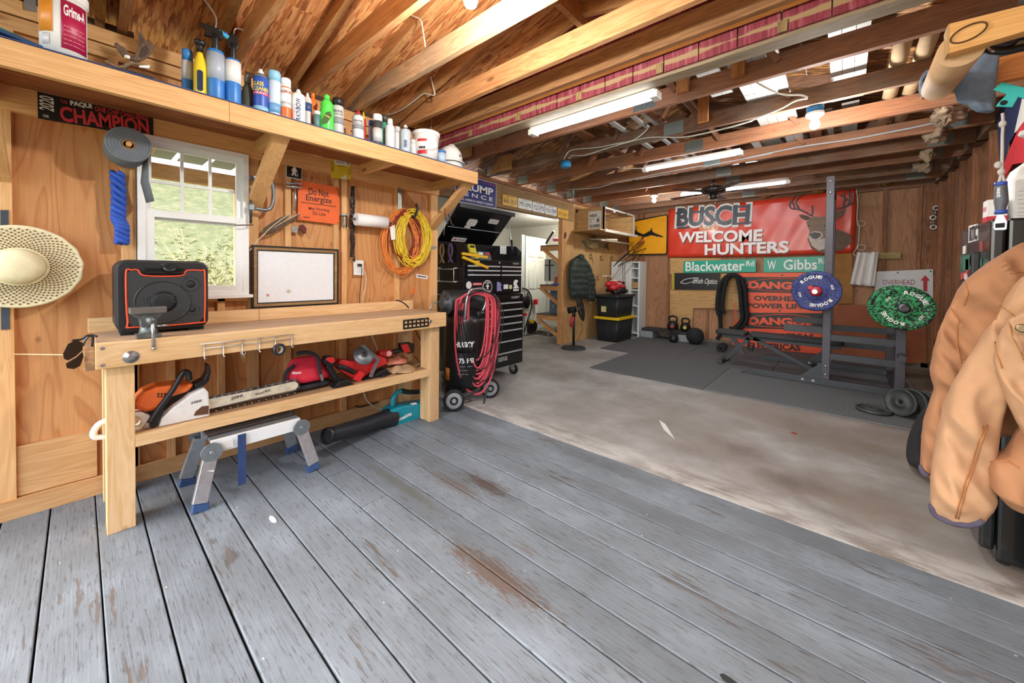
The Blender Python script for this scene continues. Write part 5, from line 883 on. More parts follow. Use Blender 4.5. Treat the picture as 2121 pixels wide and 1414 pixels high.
# orange notice
t = plaque('notice_sheet', 'orange Do Not Energize notice with grommets on the wall', 'notice', [(540, 208), (875, 268), (873, 570), (537, 530)], K4, 'x', xs_, .002, pl('#ee6a2c', .6, 0, .06, 12)); DK = pc('#3a1c10'); kw = dict(val=xs_, lift=.003)
wtext(t, 'Do Not', K4, 625, 297, 788, 322, 55, DK, bold=.015, **kw); wtext(t, 'Energize', K4, 603, 355, 812, 385, 62, DK, bold=.015, **kw); wtext(t, 'Men Working', K4, 625, 440, 792, 458, 32, DK, bold=.01, **kw); wtext(t, 'On Line', K4, 655, 475, 762, 486, 30, DK, bold=.01, **kw); wtext(t, '-----', K4, 582, 508, 632, 512, 16, DK, **kw); tr(t, 'rule_line', DK, [(560, 385), (848, 422), (848, 427), (560, 390)], K4, 'x', xs_, .002, .0035)
for x_, y_ in ((555, 218), (865, 285), (553, 518), (862, 555)): a = pt(K4, x_, y_, 'x', xs_+.002); MB().lathe(a, [(.006, 0), (.006, .003), (.003, .003)], (1, 0, 0), 12).obj('grommet', pl('#8a7a50', .4, .8), t)
wire(t, 'hanging_loop', pl('#6a5a3a', .7), [(850, 270), (865, 290), (870, 340)], K4, 'x', xs_+.004, .003)
# belt sleeve
xs2 = WL+.023; t = plaque('belt_sleeve', 'yellow and white cardboard drive belt sleeve nailed to the ledger', 'sleeve', [(807, 15), (968, 42), (966, 205), (805, 190)], K4, 'x', xs2, .004, pc('#e6cf3a')); tr(t, 'white_block', WHP, [(835, 42), (962, 62), (962, 98), (835, 78)], K4, 'x', xs2, .004, .005); kw = dict(val=xs2, lift=.0055)
wtext(t, '42', K4, 932, 70, 960, 75, 22, DK, **kw); wtext(t, 'DECK BELT', K4, 848, 58, 918, 70, 13, DK, **kw); a = pt(K4, 822, 95, 'x', xs2+.005); text('Cub Cadet', Fr(a, (0, 0, -1), (0, 1, 0)), .085, .02, BLK, t, shear=.4); a = pt(K4, 952, 140, 'x', xs2+.005); text('Cub Cadet', Fr(a, (0, 0, 1), (0, -1, 0)), .05, .012, BLK, t, shear=.4); tr(t, 'logo_triangle', WHP, [(880, 196), (925, 160), (935, 200)], K4, 'x', xs2, .004, .005); wtext(t, '--- -------', K4, 862, 95, 915, 98, 9, DK, **kw)
# feathers
FE = pl('#5e4a38', .8, 0, .5, 60); QL = pl('#d9cdb4', .5)
for k, (lab, qp, vane) in enumerate((('long dark turkey feather tucked behind the whiteboard', [(148, 780), (250, 660), (400, 560), (560, 475)], [(270, 655), (330, 590), (450, 525), (563, 472), (540, 510), (450, 570), (340, 640)]), ('shorter barred brown feather tucked above the whiteboard', [(245, 670), (300, 610), (400, 530), (480, 480)], [(240, 650), (255, 600), (320, 555), (400, 510), (490, 475), (440, 525), (360, 580), (290, 640)]))):
    t = T('feather', lab, 'feather', pt(K4, *qp[0], 'x', -3.15), 'turkey feathers'); tr(t, 'vane', FE, vane, K4, 'x', -3.165+.012*k, 0, .003); wire(t, 'quill', QL, qp, K4, 'x', -3.16+.012*k, .003)
tr(None, 'cover_plate', STL, [(485, 580), (535, 585), (535, 638), (485, 632)], K4, 'x', xs_, 0, .006, label='small bare steel cover plate on a stud above the whiteboard', cat='plate')
tr(None, 'key_fob', pl('#5a2018', .4), [(545, 575), (575, 568), (605, 600), (600, 640), (578, 648), (558, 625)], K4, 'x', xs_, 0, .014, .003, label='dark red key fob beside the small steel plate', cat='key fob')
t = T('key_hook', 'steel hook plate holding small keys beside the orange notice', 'hook', pt(K4, 915, 580, 'x', xs_+.02)); tr(t, 'plate', STL, [(882, 478), (945, 485), (945, 500), (882, 496)], K4, 'x', xs_, 0, .02, .002)
for x_ in (895, 915, 935): wire(t, 'key', (STL, DST, BLK)[x_ % 3], [(x_, 495), (x_+3, 540), (x_-2, 590)], K4, 'x', xs_+.015, .005, 6, 2)
tr(t, 'bright_key', STL, [(928, 565), (942, 567), (940, 590), (937, 615), (931, 612), (930, 590)], K4, 'x', xs_, .012, .015)
# saw chains
t = T('saw_chain', 'dark saw chains hanging in a long bundle from a nail', 'chain', pt(K4, 985, 875, 'x', WL+.02)); r2 = random.Random(5); lk = MB()
for s_ in range(4):
    for i in range(60):
        x_ = 970+s_*9+3*math.sin(i*.4+s_); y_ = 262+i*(9.6 if s_ < 2 else 10.2); a = pt(K4, x_, y_, 'x', WL+.012+.006*(s_ % 2)); lk.fbox(Fr(a, (0, 1, .2*math.sin(i)), (1, 0, 0)).rot(r2.uniform(-.4, .4)), -.004, .004, -.004, .004, -.005, .005)
lk.obj('chain_links', pl('#3d3a36', .4, .7, .3, 90), t, kind='stuff'); wire(t, 'hanging_wire', STL, [(998, 165), (996, 260)], K4, 'x', WL+.012, .0015, 5, 0)
# paper towel roll
a, b_ = pt(K4, 1008, 525, 'x', -3.12), pt(K4, 1255, 548, 'x', -3.12); r_ = .052; t = T('paper_towel_roll', 'white paper towel roll on a horizontal rod', 'paper towel', (a+b_)/2-V((0, 0, r_))); b_.z = a.z; MB().cyl(a, b_, r_, n=32).obj('roll', pl('#f3f4f4', .9, 0, .02, 30, .2, 120), t); d = (b_-a).normalized(); MB().cyl(a-d*.04, b_+d*.05, .009).obj('rod', DST, t); MB().lathe(b_, [(.02, 0), (.02, .001)], d, 18).obj('core', pl('#b99a6c', .8), t)
tr(None, 'steel_strip', pl('#9aa19c', .4, .7, .2), [(1350, 245), (1380, 250), (1378, 458), (1347, 455)], K4, 'x', xs_, 0, .008, label='galvanised steel strip screwed to the wall above the cord coil', cat='strip')
tr(None, 'steel_strip', pl('#9aa19c', .4, .7, .2), [(1600, 752), (1662, 745), (1662, 762), (1600, 775)], K4, 'x', WL+.002, 0, .006, label='short galvanised strip on the end stud beside the cord coil', cat='strip')
# extension cord coils
def coil(name, label, cx, cy, rx, ry, n, mat, r_, dep, seed, k=K4):
    r2 = random.Random(seed); t = T(name, label, 'cord', pt(k, cx, cy+ry, 'x', WL+.03))
    for i in range(n):
        ox, oy, sx_, sy_ = r2.uniform(-24, 24), r2.uniform(0, 34), r2.uniform(.72, 1.1), r2.uniform(.85, 1.08); ph = r2.uniform(0, 6); q = []
        for j in range(28):
            th = 2*math.pi*j/28; e = 1-.12*max(0, math.sin(-th))**2; x_ = cx+ox+rx*sx_*math.cos(th)*(1-.22*max(0, -math.sin(th))**2); y_ = cy+oy*(.5+.5*math.sin(th))+ry*sy_*math.sin(th)+4*math.sin(3*th+ph); q.append(pt(k, x_, y_, 'x', WL+.025+dep*r2.random()))
        MB().tube(q, r_, 6, True).obj('loop', mat, t)
    return t
coil('extension_cord', 'large loose coil of thin orange extension cord on the wall', 1375, 700, 150, 250, 15, pl('#e8883a', .5), .0045, .03, 3); coil('extension_cord', 'dark red extension cord coiled among the orange and yellow ones', 1400, 650, 105, 190, 8, pl('#8e2a28', .5), .0045, .035, 9)
t = coil('extension_cord', 'thick yellow and black extension cord coil hung by a strap', 1478, 665, 128, 205, 20, pl('#e9c934', .45), .0055, .045, 4); wire(t, 'strap', BLK, [(1500, 400), (1512, 440), (1490, 500), (1465, 500)], K4, 'x', WL+.075, .012, 8); tr(t, 'tag', WHP, [(1285, 590), (1325, 570), (1332, 690), (1298, 695)], K4, 'x', WL+.07, 0, .002); wire(t, 'cord_end', ORGP, [(1520, 880), (1500, 960), (1495, 1060), (1470, 1110)], K4, 'x', WL+.02, .003); tr(t, 'plug_end', ORGP, [(1455, 1130), (1475, 1090), (1490, 1095), (1470, 1135)], K4, 'x', WL+.015, 0, .01)
# wall outlet
t = plaque('wall_outlet', 'white wall outlet with a black plug and trailing leads', 'outlet', [(990, 858), (1070, 862), (1068, 982), (990, 978)], K4, 'x', WL+.002, .006, WHP); a = pt(K4, 1032, 945, 'x', WL+.008); MB().lathe(a, [(.011, 0), (.011, .003)], (1, 0, 0), 18).obj('socket', pc('#e2e2dc'), t); tr(t, 'plug', BLK, [(1020, 888), (1048, 890), (1048, 908), (1020, 906)], K4, 'x', WL+.008, 0, .03, .003)
wire(t, 'black_lead', BLK, [(1045, 898), (1058, 930), (1050, 1050), (1040, 1150), (1038, 1222)], K4, 'x', WL+.03, .0032); wire(t, 'white_lead', CBL, [(1065, 930), (1092, 990), (1088, 1080), (1065, 1160), (1058, 1222)], K4, 'x', WL+.02, .0032)
t = plaque('sticker_label', 'small white printed sticker low on the wall under the cords', 'sticker', [(1497, 968), (1595, 985), (1592, 1015), (1495, 1000)], K4, 'x', WL-.034, .0015, WHP); wtext(t, '---------', K4, 1512, 986, 1580, 997, 18, DK, val=WL-.034, lift=.003)
t = plaque('sticker_label', 'small white printed sticker on the ledger under the shelf', 'sticker', [(1072, 108), (1160, 118), (1158, 136), (1072, 128)], K4, 'x', WL+.0215, .0015, WHP); wtext(t, '-------', K4, 1080, 119, 1150, 126, 9, DK, val=WL+.0215, lift=.003)
# cable resting on bench, pliers hanging from the brace
wire(None, 'coax_cable', BLK, [(1335, 1185), (1370, 1192), (1410, 1215), (1440, 1248)], K4, 'x', -3.0, .006, label='short black cable end sticking up from the bench top', cat='cable')
t = T('pliers', 'worn locking pliers hanging from the end brace of the shelf', 'pliers', pt(B5, 300, 430, 'y', 2.36)); 
wire(t, 'jaw', pl('#7a4a3c', .5, .4), [(200, 205), (205, 250), (215, 300)], B5, 'y', 2.34, .008, 8); wire(t, 'handle', DST, [(215, 300), (225, 350), (240, 405)], B5, 'y', 2.34, .006, 8); wire(t, 'handle', DST, [(245, 280), (270, 340), (295, 410), (320, 430)], B5, 'y', 2.34, .006, 8); wire(t, 'hook_rod', STL, [(205, 330), (190, 565)], B5, 'y', 2.34, .003, 6, 0)
# ================================================================== TOOL CHEST IN THE OPENING
xf, xbk, yL, yR = -3.12, -3.6, 2.775, 3.79; GB_ = pl('#131517', .28, .1, .08, 15, coat=.3); t = T('tool_chest', 'tall black rolling tool chest with open lid beside the compressor', 'tool chest', (-3.36, 3.28, 0)); TR = pl('#cdd1d4', .35, .35)
cb = MB().box(xbk, xf, yL+.0, yR, .14, 1.03).obj('cabinet_body', GB_, t, bev=.006)
def drawer(y0, y1, z0, z1):
    d = MB().box(xf, xf+.012, y0, y1, z0+.004, z1-.004).obj('drawer', GB_, t, bev=.002); MB().box(xf+.012, xf+.026, y0+.006, y1-.006, z1-.026, z1-.010).obj('drawer_pull', TR, d, bev=.002); return d
zs = [.16, .33, .47, .60, .685, .77, .855, .94]
for a, c in zip(zs, zs[1:]): drawer(yL+.04, yR-.04, a, c)
MB().box(xf, xf+.014, yL+.03, yR-.03, .955, 1.03).obj('name_strip', GB_, t); text('HUSKY', FL((xf+.0145, yR-.17, .99)), .16, .03, TR, t, bold=.03, shear=.1); MB().cyl((xf+.014, yL+.3, .99), (xf+.02, yL+.3, .99), .01).obj('lock', TR, t)
text('FUELED BY\nCREATORS', FL((xf+.0145, yL+.62, .245)), .17, .05, WHP, t, bold=.02, shear=.2)
tc_ = MB().box(xbk, xf-.012, yL, yR-.03, 1.035, 1.44).obj('top_chest_body', GB_, t, bev=.006); ym = (yL+yR)/2+.06; zz = [1.225, 1.285, 1.335, 1.385]
for a, c in zip(zz, zz[1:]): drawer(yL+.03, ym-.012, a, c); drawer(ym+.012, yR-.06, a, c)
for y0, y1 in ((yL+.03, ym-.012), (ym+.012, yR-.06)): MB().box(xf-.012, xf, y0, y1, 1.06, 1.222).obj('drawer', GB_, t, bev=.002)
text('HUSKY', FL((xf-.011, yR-.14, 1.412)), .12, .022, TR, t, bold=.03); MB().cyl((xf-.012, ym, 1.415), (xf-.004, ym, 1.415), .01).obj('lock', TR, t)
xk = xf+.0005
def stk(y, z, shape, col, nm='sticker'): return MB().prism(FL((xk, y, z)), shape, 0, .0012).obj(nm, pc(col), t)
circ = lambda r_, n_=20: [(r_*math.cos(2*math.pi*i/n_), r_*math.sin(2*math.pi*i/n_)) for i in range(n_)]
ys = lambda x_: pt(B5, x_, 1200, 'x', xk).y
stk(ys(522), 1.155, circ(.042), '#e6e6e4'); stk(ys(635), 1.165, rrect(.15, .035, .004), '#b03030'); text('----', FL((xk+.0013, ys(635), 1.165)), .12, .024, WHP, t, bold=.02); stk(ys(635), 1.105, rrect(.16, .03, .004), '#b24a42'); stk(ys(770), 1.13, circ(.078, 28), '#e8e8e6'); stk(ys(770), 1.13, circ(.07, 28), '#202224'); MB().prism(FL((xk, ys(770), 1.13)), circ(.07, 28), .001, .0018).obj('sticker', BLK, t)
text('KLEIN', FL((xk+.002, ys(770), 1.178)), .07, .02, WHP, t, bold=.02); text('TOOLS', FL((xk+.002, ys(770), 1.08)), .07, .02, WHP, t, bold=.02); MB().prism(FL((xk, ys(770), 1.13)), [(-.03, .01), (-.01, .02), (0, .035), (.01, .02), (.03, .01), (.01, -.0), (.012, -.03), (0, -.02), (-.012, -.03), (-.01, 0)], .0018, .0025).obj('emblem_figure', WHP, t)
stk(ys(930), 1.13, [(-.045, .055), (.0, .055), (.035, .02), (.02, -.01), (.045, -.055), (-.045, -.055)], '#8f8cc0'); stk(ys(1015), 1.125, rrect(.085, .055, .006), '#e2e4ea'); stk(ys(1078), 1.12, rrect(.05, .05, .01), '#d9dc9a'); stk(ys(1150), 1.165, [(.05*math.cos(a), .045*math.sin(a)) for a in [i*.3 for i in range(2, 19)]]+[(.01, 0)], '#eceeee'); stk(ys(1150), 1.095, rrect(.1, .055, .004), '#eceeee'); text('- --', FL((xk+.0014, ys(1150), 1.095)), .08, .035, BLK, t, bold=.03)
# top tray, side wings, lid
MB().box(xbk, xf-.02, yL, yL+.012, 1.44, 1.62).obj('tray_side', GB_, t); MB().prism(Fr((xbk, yR-.03, 1.44), (1, 0, 0), (0, 0, 1)), [(0, 0), (.46, 0), (.46, .12), (.36, .2), (0, .22)], -.012, 0).obj('tray_side', GB_, t); MB().box(xbk, xbk+.012, yL, yR-.03, 1.44, 1.66).obj('tray_back', GB_, t)
stp = MB().prism(FL((xf-.019, ym+.02, 1.445)), [(0, 0), (.02, .06), (.08, .11), (.16, .14), (.42, .14), (.42, 0)], -.2, -.18).obj('inner_tray_wall', GB_, t)
lid = MB().add([V(p_) for p_ in ((-3.6, yL, 1.66), (-3.6, yR-.1, 1.66), (-3.22, yR-.1, 2.045), (-3.22, yL, 2.045), (-3.6, yL, 1.68), (-3.6, yR-.1, 1.68), (-3.23, yR-.1, 2.062), (-3.23, yL, 2.062))], [(0, 1, 2, 3), (4, 7, 6, 5), (0, 4, 5, 1), (1, 5, 6, 2), (2, 6, 7, 3), (3, 7, 4, 0)]).obj('lid', GB_, t)
MB().beam((-3.22, yL, 2.04), (-3.22, yR-.08, 2.04), .03, .045).obj('lid_rim', GB_, t); MB().beam((-3.44, yL+.02, 1.825), (-3.44, yR-.12, 1.825), .006, .01).obj('lid_seam', TR, t)
MB().cyl((-3.26, yR-.14, 1.95), (-3.2, yR-.12, 1.50), .009).obj('gas_strut', TR, t); MB().cyl((-3.22, yR-.13, 1.72), (-3.2, yR-.12, 1.50), .013).obj('strut_cylinder', BLK, t)
fl_ = Fr((-3.41, 3.1, 1.84), (0, 1, 0), (.68, 0, .72)); MB().prism(fl_.off(0, .07), rrect(.15, .1, .03), 0, .004).obj('lid_sticker', WHP, t); MB().prism(fl_.off(-.03, -.0), rrect(.09, .03, .004), 0, .004).obj('lid_sticker', WHP, t); MB().prism(fl_.off(.33, .13), rrect(.17, .07, .02), 0, .004).obj('lid_sticker', pc('#c9cccb'), t)
tg = MB().prism(fl_.off(-.04, -.2), rrect(.22, .06, .004), 0, .004).obj('lid_sticker', WHP, t); text('I', fl_.off(-.12, -.2, .005), .008, .028, BLK, t, bold=.02); MB().prism(fl_.off(-.095, -.2, .004), [(0, -.015), (.018, .006), (.012, .014), (0, .008), (-.012, .014), (-.018, .006)], 0, .001).obj('heart_mark', REDP, t); text('--- ----', fl_.off(-.0, -.2, .005), .1, .025, BLK, t)
MB().prism(FL((-3.3, yR-.2, 1.59)), rrect(.12, .11, .004), 0, .002).obj('number_card', WHP, t); text('- - - -\n- - - -\n- - - -\n- - - -', FL((-3.297, yR-.2, 1.59)), .1, .095, BLK, t, bold=.02)
# left side panel things
fs = FB((xbk, yL, 0)); MB().tube([fs.p(a, b_, .05) for a, b_ in ((.1, 1.19), (.1, 1.33), (.36, 1.33), (.36, 1.19))], .006, 8, True).obj('side_handle', TR, t)
for a, b_ in ((.08, 1.19), (.08, 1.34), (.37, 1.19), (.37, 1.34)): MB().cyl(fs.p(a, b_, 0), fs.p(a, b_, .055), .008).obj('handle_post', TR, t)
for i, (a, c1) in enumerate(((.12, '#a58c64'), (.27, '#6a5a80'))):
    q = spline([fs.p(a-.035, 1.4, .03), fs.p(a+.03, 1.52, .03), fs.p(a, 1.62, .03), fs.p(a-.03, 1.52, .03), fs.p(a+.04, 1.4, .03)], 6); m = MB(); m.grid([[p_+V((-.016, 0, 0)), p_+V((.016, 0, 0))] for p_ in q], .003); m.obj('ribbon_magnet', pl(c1, .6, 0, .6, 50), None, label=('tan camouflage' if i == 0 else 'purple patterned')+' looped ribbon magnet on the tool chest side', cat='magnet')
for y in (yL+.1, yR-.12):
    for x in (xf-.05, xbk+.06):
        c = MB().cyl((x, y-.018, .062), (x, y+.018, .062), .062, n=24).obj('caster_wheel', RUB, t); MB().cyl((x, y-.021, .062), (x, y+.021, .062), .035, n=18).obj('wheel_hub', STL, c); MB().prism(FL((x+.02, y, .05)), [(-.03, .09), (.03, .09), (.02, 0), (-.02, 0)], -.06, -.0).obj('caster_fork', TR, t)
# tools lying in the tray
YT = pl('#e0b020', .45)
for i, (y0, z0, y1, z1, m_) in enumerate(((yL-.02, 1.50, yL+.32, 1.47, YT), (yL-.03, 1.46, yL+.33, 1.35, YT))):
    tt = T('spring_clamp', ('upper' if i == 0 else 'lower')+' yellow plastic clamp hanging over the chest tray', 'clamp', (xf+.02, y0, z1)); a, b_ = V((xf-.02+.02*i, y0, z0)), V((xf+.03, y1, z1)); MB().beam(a, b_, .03, .03).obj('bar', m_, tt, bev=.004); MB().beam(a.lerp(b_, .55)+V((0, 0, -.03)), a.lerp(b_, .55)+V((0, 0, .03)), .035, .06).obj('jaw', m_, tt, bev=.004); MB().cyl(a.lerp(b_, .5), a.lerp(b_, .62), .018).obj('spring', STL, tt)
for i, (dy, c1, lab) in enumerate(((.24, '#6d7470', 'grey case of bits'), (.36, '#3f6a78', 'teal case of bits'), (.47, '#54585a', 'dark case of bits'), (.22, '#d8cc30', 'lime yellow box'))):
    z0 = 1.445 if i < 3 else 1.52; tt = T('bit_case', lab+' standing in the chest tray', 'case', (xf-.1, yL+dy, z0)); f = Fr((xf-.09, yL+dy, z0), (0, 1, -.0), (-.35, 0, .9)); MB().prism(f, rrect(.1, .11, .008, 3, 0, .055), -.03, 0).obj('case', pc(c1), tt, bev=.003); MB().prism(f, rrect(.07, .03, .004, 3, 0, .08), 0, .002).obj('case_label', (WHP, WHP, REDP, BLK)[i], tt)
# ================================================================== AIR COMPRESSOR
cx, cy = -2.95, 2.63; t = T('air_compressor', 'black upright air compressor with grey wheels beside the bench', 'compressor', (cx, cy, 0)); CT = pl('#17191b', .35, 0, .1, 20)
MB().lathe((cx, cy, .08), [(.02, 0), (.15, .02), (.2, .06), (.21, .1), (.21, .7), (.2, .75), (.14, .81), (.04, .83)], n=40).obj('tank', CT, t)
MB().cyl((cx-.1, cy-.2, .985), (cx+.08, cy+.22, .985), .13, n=28).obj('motor_shroud', pl('#26282b', .45), t, bev=.02)
MB().lathe((cx-.02, cy-.22, .985), [(.115, 0), (.115, .02), (.06, .03), (.06, .05), (.04, .06)], (-.1, -.9, 0), 28).obj('fan_cover', pl('#3c4043', .4), t)
for k in range(10): a = k*.628; MB().beam((cx-.025+.1*math.cos(a), cy-.25, .985+.1*math.sin(a)), (cx-.025+.03*math.cos(a), cy-.258, .985+.03*math.sin(a)), .006, .008).obj('fan_rib', BLK, t)
MB().box(cx-.12, cx+.15, cy-.18, cy+.2, .87, .92).obj('pump_saddle', BLK, t)
hp = [(cx+.1, cy-.12, .80), (cx+.15, cy-.13, .86), (cx+.17, cy-.13, 1.0), (cx+.18, cy-.1, 1.11), (cx+.18, cy-.02, 1.13), (cx+.18, cy+.1, 1.12), (cx+.18, cy+.13, 1.0), (cx+.16, cy+.1, .9), (cx+.14, cy+.02, .84)]; MB().tube(spline(hp, 6), .014, 10).obj('push_handle', STL, t)
MB().tube(spline([(cx-.06, cy-.24, 1.0), (cx-.06, cy-.36, .99), (cx-.06, cy-.37, .9), (cx-.06, cy-.2, .88)], 5), .007, 8).obj('guard_loop', STL, t)
MB().cyl((cx+.17, cy-.01, .87), (cx+.17, cy+.09, .87), .04, n=18).obj('regulator', BLK, t)
wa = V((.6, -.8, 0))
for s_ in (0, 1):
    c = V((-2.72, 2.30, .1)) if s_ == 0 else V((-2.74, 2.80, .1)); d = V((.82, -.56, 0)).normalized() if 1 else wa
    wh = MB().lathe(c-d*.025, [(.06, 0), (.098, .005), (.1, .015), (.1, .04), (.095, .05), (.06, .05)], d, 32).obj('wheel', RUB, t); MB().lathe(c+d*.005, [(.075, 0), (.075, .022), (.06, .024), (.02, .016), (.02, .03), (.012, .03)], d, 28).obj('wheel_hub', pl('#8b9194', .5), wh)
MB().cyl((-2.74, 2.32, .1), (-2.76, 2.8, .1), .012).obj('axle', DST, t); MB().cyl((cx-.12, cy+.1, 0), (cx-.12, cy+.1, .12), .02).obj('foot', RUB, t); MB().cyl((cx-.12, cy-.12, 0), (cx-.12, cy-.12, .12), .02).obj('foot', RUB, t)
ang = face_ang((cx, cy, .5)); c = V((cx, cy, 0)); patch(c, .21, ang-.55, ang+.55, .50, .62, BLK, t, 'label'); textcyl('HUSKY', (cx, cy, .585), .212, ang+.0, .2, .055, WHP, t, .04); textcyl('175 PSI', (cx, cy, .425), .212, ang+.05, .17, .05, WHP, t, .03, name='lettering'); textcyl('-- ------ --------\n----- --------\n--- ---- ----', (cx, cy, .33), .212, ang+.05, .15, .08, pc('#c8c8c8'), t, 0)
patch(c, .2105, ang-1.05, ang-.75, .22, .34, pc('#c98a4a'), t, 'warning_label'); 
# hoses hung on the handle
ht = T('air_hose', 'coiled pinkish red air hose hung over the compressor handle', 'hose', (cx+.24, cy+.08, .1)); RH = pl('#cc4a58', .5, 0, .08, 20); r2 = random.Random(8)
dq = V((.56, .82, 0)).normalized(); nq = V((.82, -.57, 0))
for i in range(11):
    w_ = .095+.0125*i+r2.uniform(-.008, .008); bot = .30+r2.uniform(-.12, .12)-.012*i; q = []
    for j in range(36):
        th = 2*math.pi*j/36; yv = math.sin(th); xv_ = math.cos(th)*w_*(1.0+.25*max(0, -yv)*.6); zc_ = 1.02 if yv > 0 else 1.02; z = 1.0+(yv*.09 if yv > 0 else yv*(1.0-bot)); sw = 1+(.18*math.sin(th*1.0+i))*(-yv if yv < 0 else 0)
        q.append(V((cx+.19, cy+.0, 0))+dq*xv_*sw+nq*(.018*math.sin(i*2.1)+.02)+V((0, 0, z+.01*math.sin(3*th+i))))
    MB().tube(q, .0105, 8, True).obj('hose_loop', RH, ht)
ht = T('power_cord', 'thin black power cord hung with the red hose on the compressor', 'cord', (cx+.27, cy+.1, .15))
for i in range(3):
    q = [V((cx+.21, cy+.02, 0))+dq*math.cos(th)*(.19+.02*i)*(1 if math.sin(th) < 0 else .8)+nq*(.05+.006*i)+V((0, 0, 1.0+(math.sin(th)*.11 if math.sin(th) > 0 else math.sin(th)*(.55+.12*i)))) for th in [2*math.pi*j/36+.2*i for j in range(36)]]; MB().tube(q, .005, 6, True).obj('cord_loop', BLK, ht)
wire(ht, 'cord_plug', DST, [(1705, 760), (1690, 820), (1675, 890)], K6, 'y', 2.52, .01)
# ================================================================== HEADER: YARD SIGN AND LICENCE PLATES
def kplate(label, xl, yl, xr, yr, txt, body, col, h, bg, top=None):
    a, b_ = pt(K7, xl, yl, 'x', XG+.008), pt(K7, xr, yr, 'x', XG+.008); c = (a+b_)/2; w = abs(b_.y-a.y)-.012; f = FL(c); t = T('license_plate', label, 'license plate', c, 'licence plates on the header'); MB().prism(f, rrect(w, .155, .012), 0, .003).obj('plate', pc(bg), t)
    text(body, f.off(0, -.008, .003), w*.86, .07, pc(col), t, bold=.02); text(top or 'VIRGINIA', f.off(0, .058, .003), w*.5, .018, pc(col), t); text(txt, f.off(0, -.062, .003), w*.4, .014, pc(col), t); return t, f, w
t, f, w = kplate('yellow licence plate reading 665 0U1', 560, 208, 665, 227, '', '665 0U1', '#7a4a18', 0, '#e6b63a') if 0 else kplate('yellow licence plate reading 665 0U1 nearest the campaign sign', 560, 208, 665, 227, '--------', '665 0U1', '#7a4a18', 0, '#e6b63a')
kplate('white and green licence plate reading 797-XPN', 666, 232, 764, 250, '--------', '797-XPN', '#24503c', 0, '#e3e8e4', '--------'); kplate('white licence plate reading YLZ-3773', 765, 253, 850, 272, '--- ------', 'YLZ-3773', '#2c3c5c', 0, '#dfe3e2'); kplate('white licence plate reading YLV-7599', 851, 275, 932, 292, '--- ------', 'YLV-7599', '#2c3c5c', 0, '#dfe3e2'); kplate('yellow licence plate reading 073 0U1 beside the opening post', 935, 297, 1010, 312, '--------', '073 0U1', '#7a4a18', 0, '#e6b63a')
t = T('campaign_sign', 'blue campaign yard sign with white lettering on the header', 'sign', (XG+.02, 3.65, 2.2)); y0, y1 = 3.22, 3.99; f = FL((XG+.012, (y0+y1)/2, 2.40)); MB().prism(f, [(-.385, -.18), (.385, -.18), (.385, .18), (-.385, .18)], 0, .004).obj('panel', WHP, t); MB().prism(f, [(-.38, -.175), (.378, -.175), (.378, .175), (-.38, .175)], .004, .005).obj('blue_field', pc('#262f7c'), t)
text('TRUMP', f.off(-.02, .045, .005), .68, .1, WHP, t, bold=.03); text('P E N C E', f.off(-.02, -.06, .005), .66, .055, WHP, t, bold=.02); text('MAKE AMERICA GREAT AGAIN!', f.off(-.02, -.135, .005), .66, .03, WHP, t, bold=.01)
MB().fbox(f, .1, .37, .145, .152, .005, .006).obj('red_rule', REDP, t)
for i in range(5): MB().prism(f.off(-.22+i*.05, .148, .005), [(.009*math.cos(a)*(1 if k % 2 else .45), .009*math.sin(a)*(1 if k % 2 else .45)) for k, a in enumerate([j*.628 for j in range(10)])], 0, .001).obj('star', WHP, t)
# ================================================================== SIDE ROOM
d1 = T('door_1', base=(-4.6, 5.7, 0), kind='structure'); DW = pl('#d3d8d0', .6, 0, .03)
# six-panel door leaning in the side room
A_, B_ = at(*B4(170, 1190), 'z', 0), at(*B4(405, 1160), 'z', 0); A_ = V((-5.25, 6.35, 0)); B_ = at(*B4(400, 1120), 'x', -5.6); u = V((-.15, .99, 0)).normalized()
A_ = at(*B4(190, 1190), 'x', -4.9); A_.z = .02; B_ = at(*B4(400, 1100), 'x', -5.0); B_.z = .02; f = Fr(A_, (B_-A_), (0, 0, 1)); w = (B_-A_).length; hD = 2.03
MB().fbox(f, 0, w, 0, hD, -.035, 0).obj('door_slab', DW, d1, bev=.004)
for a0, a1, b0, b1 in ((.16, .44, 1.62, 1.9), (.56, .84, 1.62, 1.9), (.16, .44, .95, 1.52), (.56, .84, .95, 1.52), (.16, .44, .2, .72), (.56, .84, .2, .72)):
    p_ = MB().fbox(f, a0*w, a1*w, b0, b1, 0, .008).obj('door_panel', DW, d1, bev=.006); MB().tube([f.p(a0*w-.012, b0-.012, .002), f.p(a1*w+.012, b0-.012, .002), f.p(a1*w+.012, b1+.012, .002), f.p(a0*w-.012, b1+.012, .002)], .006, 6, True).obj('panel_moulding', DW, p_)
MB().lathe(f.p(.09*w, .84, .0), [(.03, 0), (.03, .004), (.02, .004)], f.n, 16).obj('bore_hole', DST, d1)
for k in range(2): MB().fbox(f, -.06-.05*k, -.02-.05*k, 0, 2.05, -.07, -.02-.01*k).obj('door_leaf_edge', DW, d1)
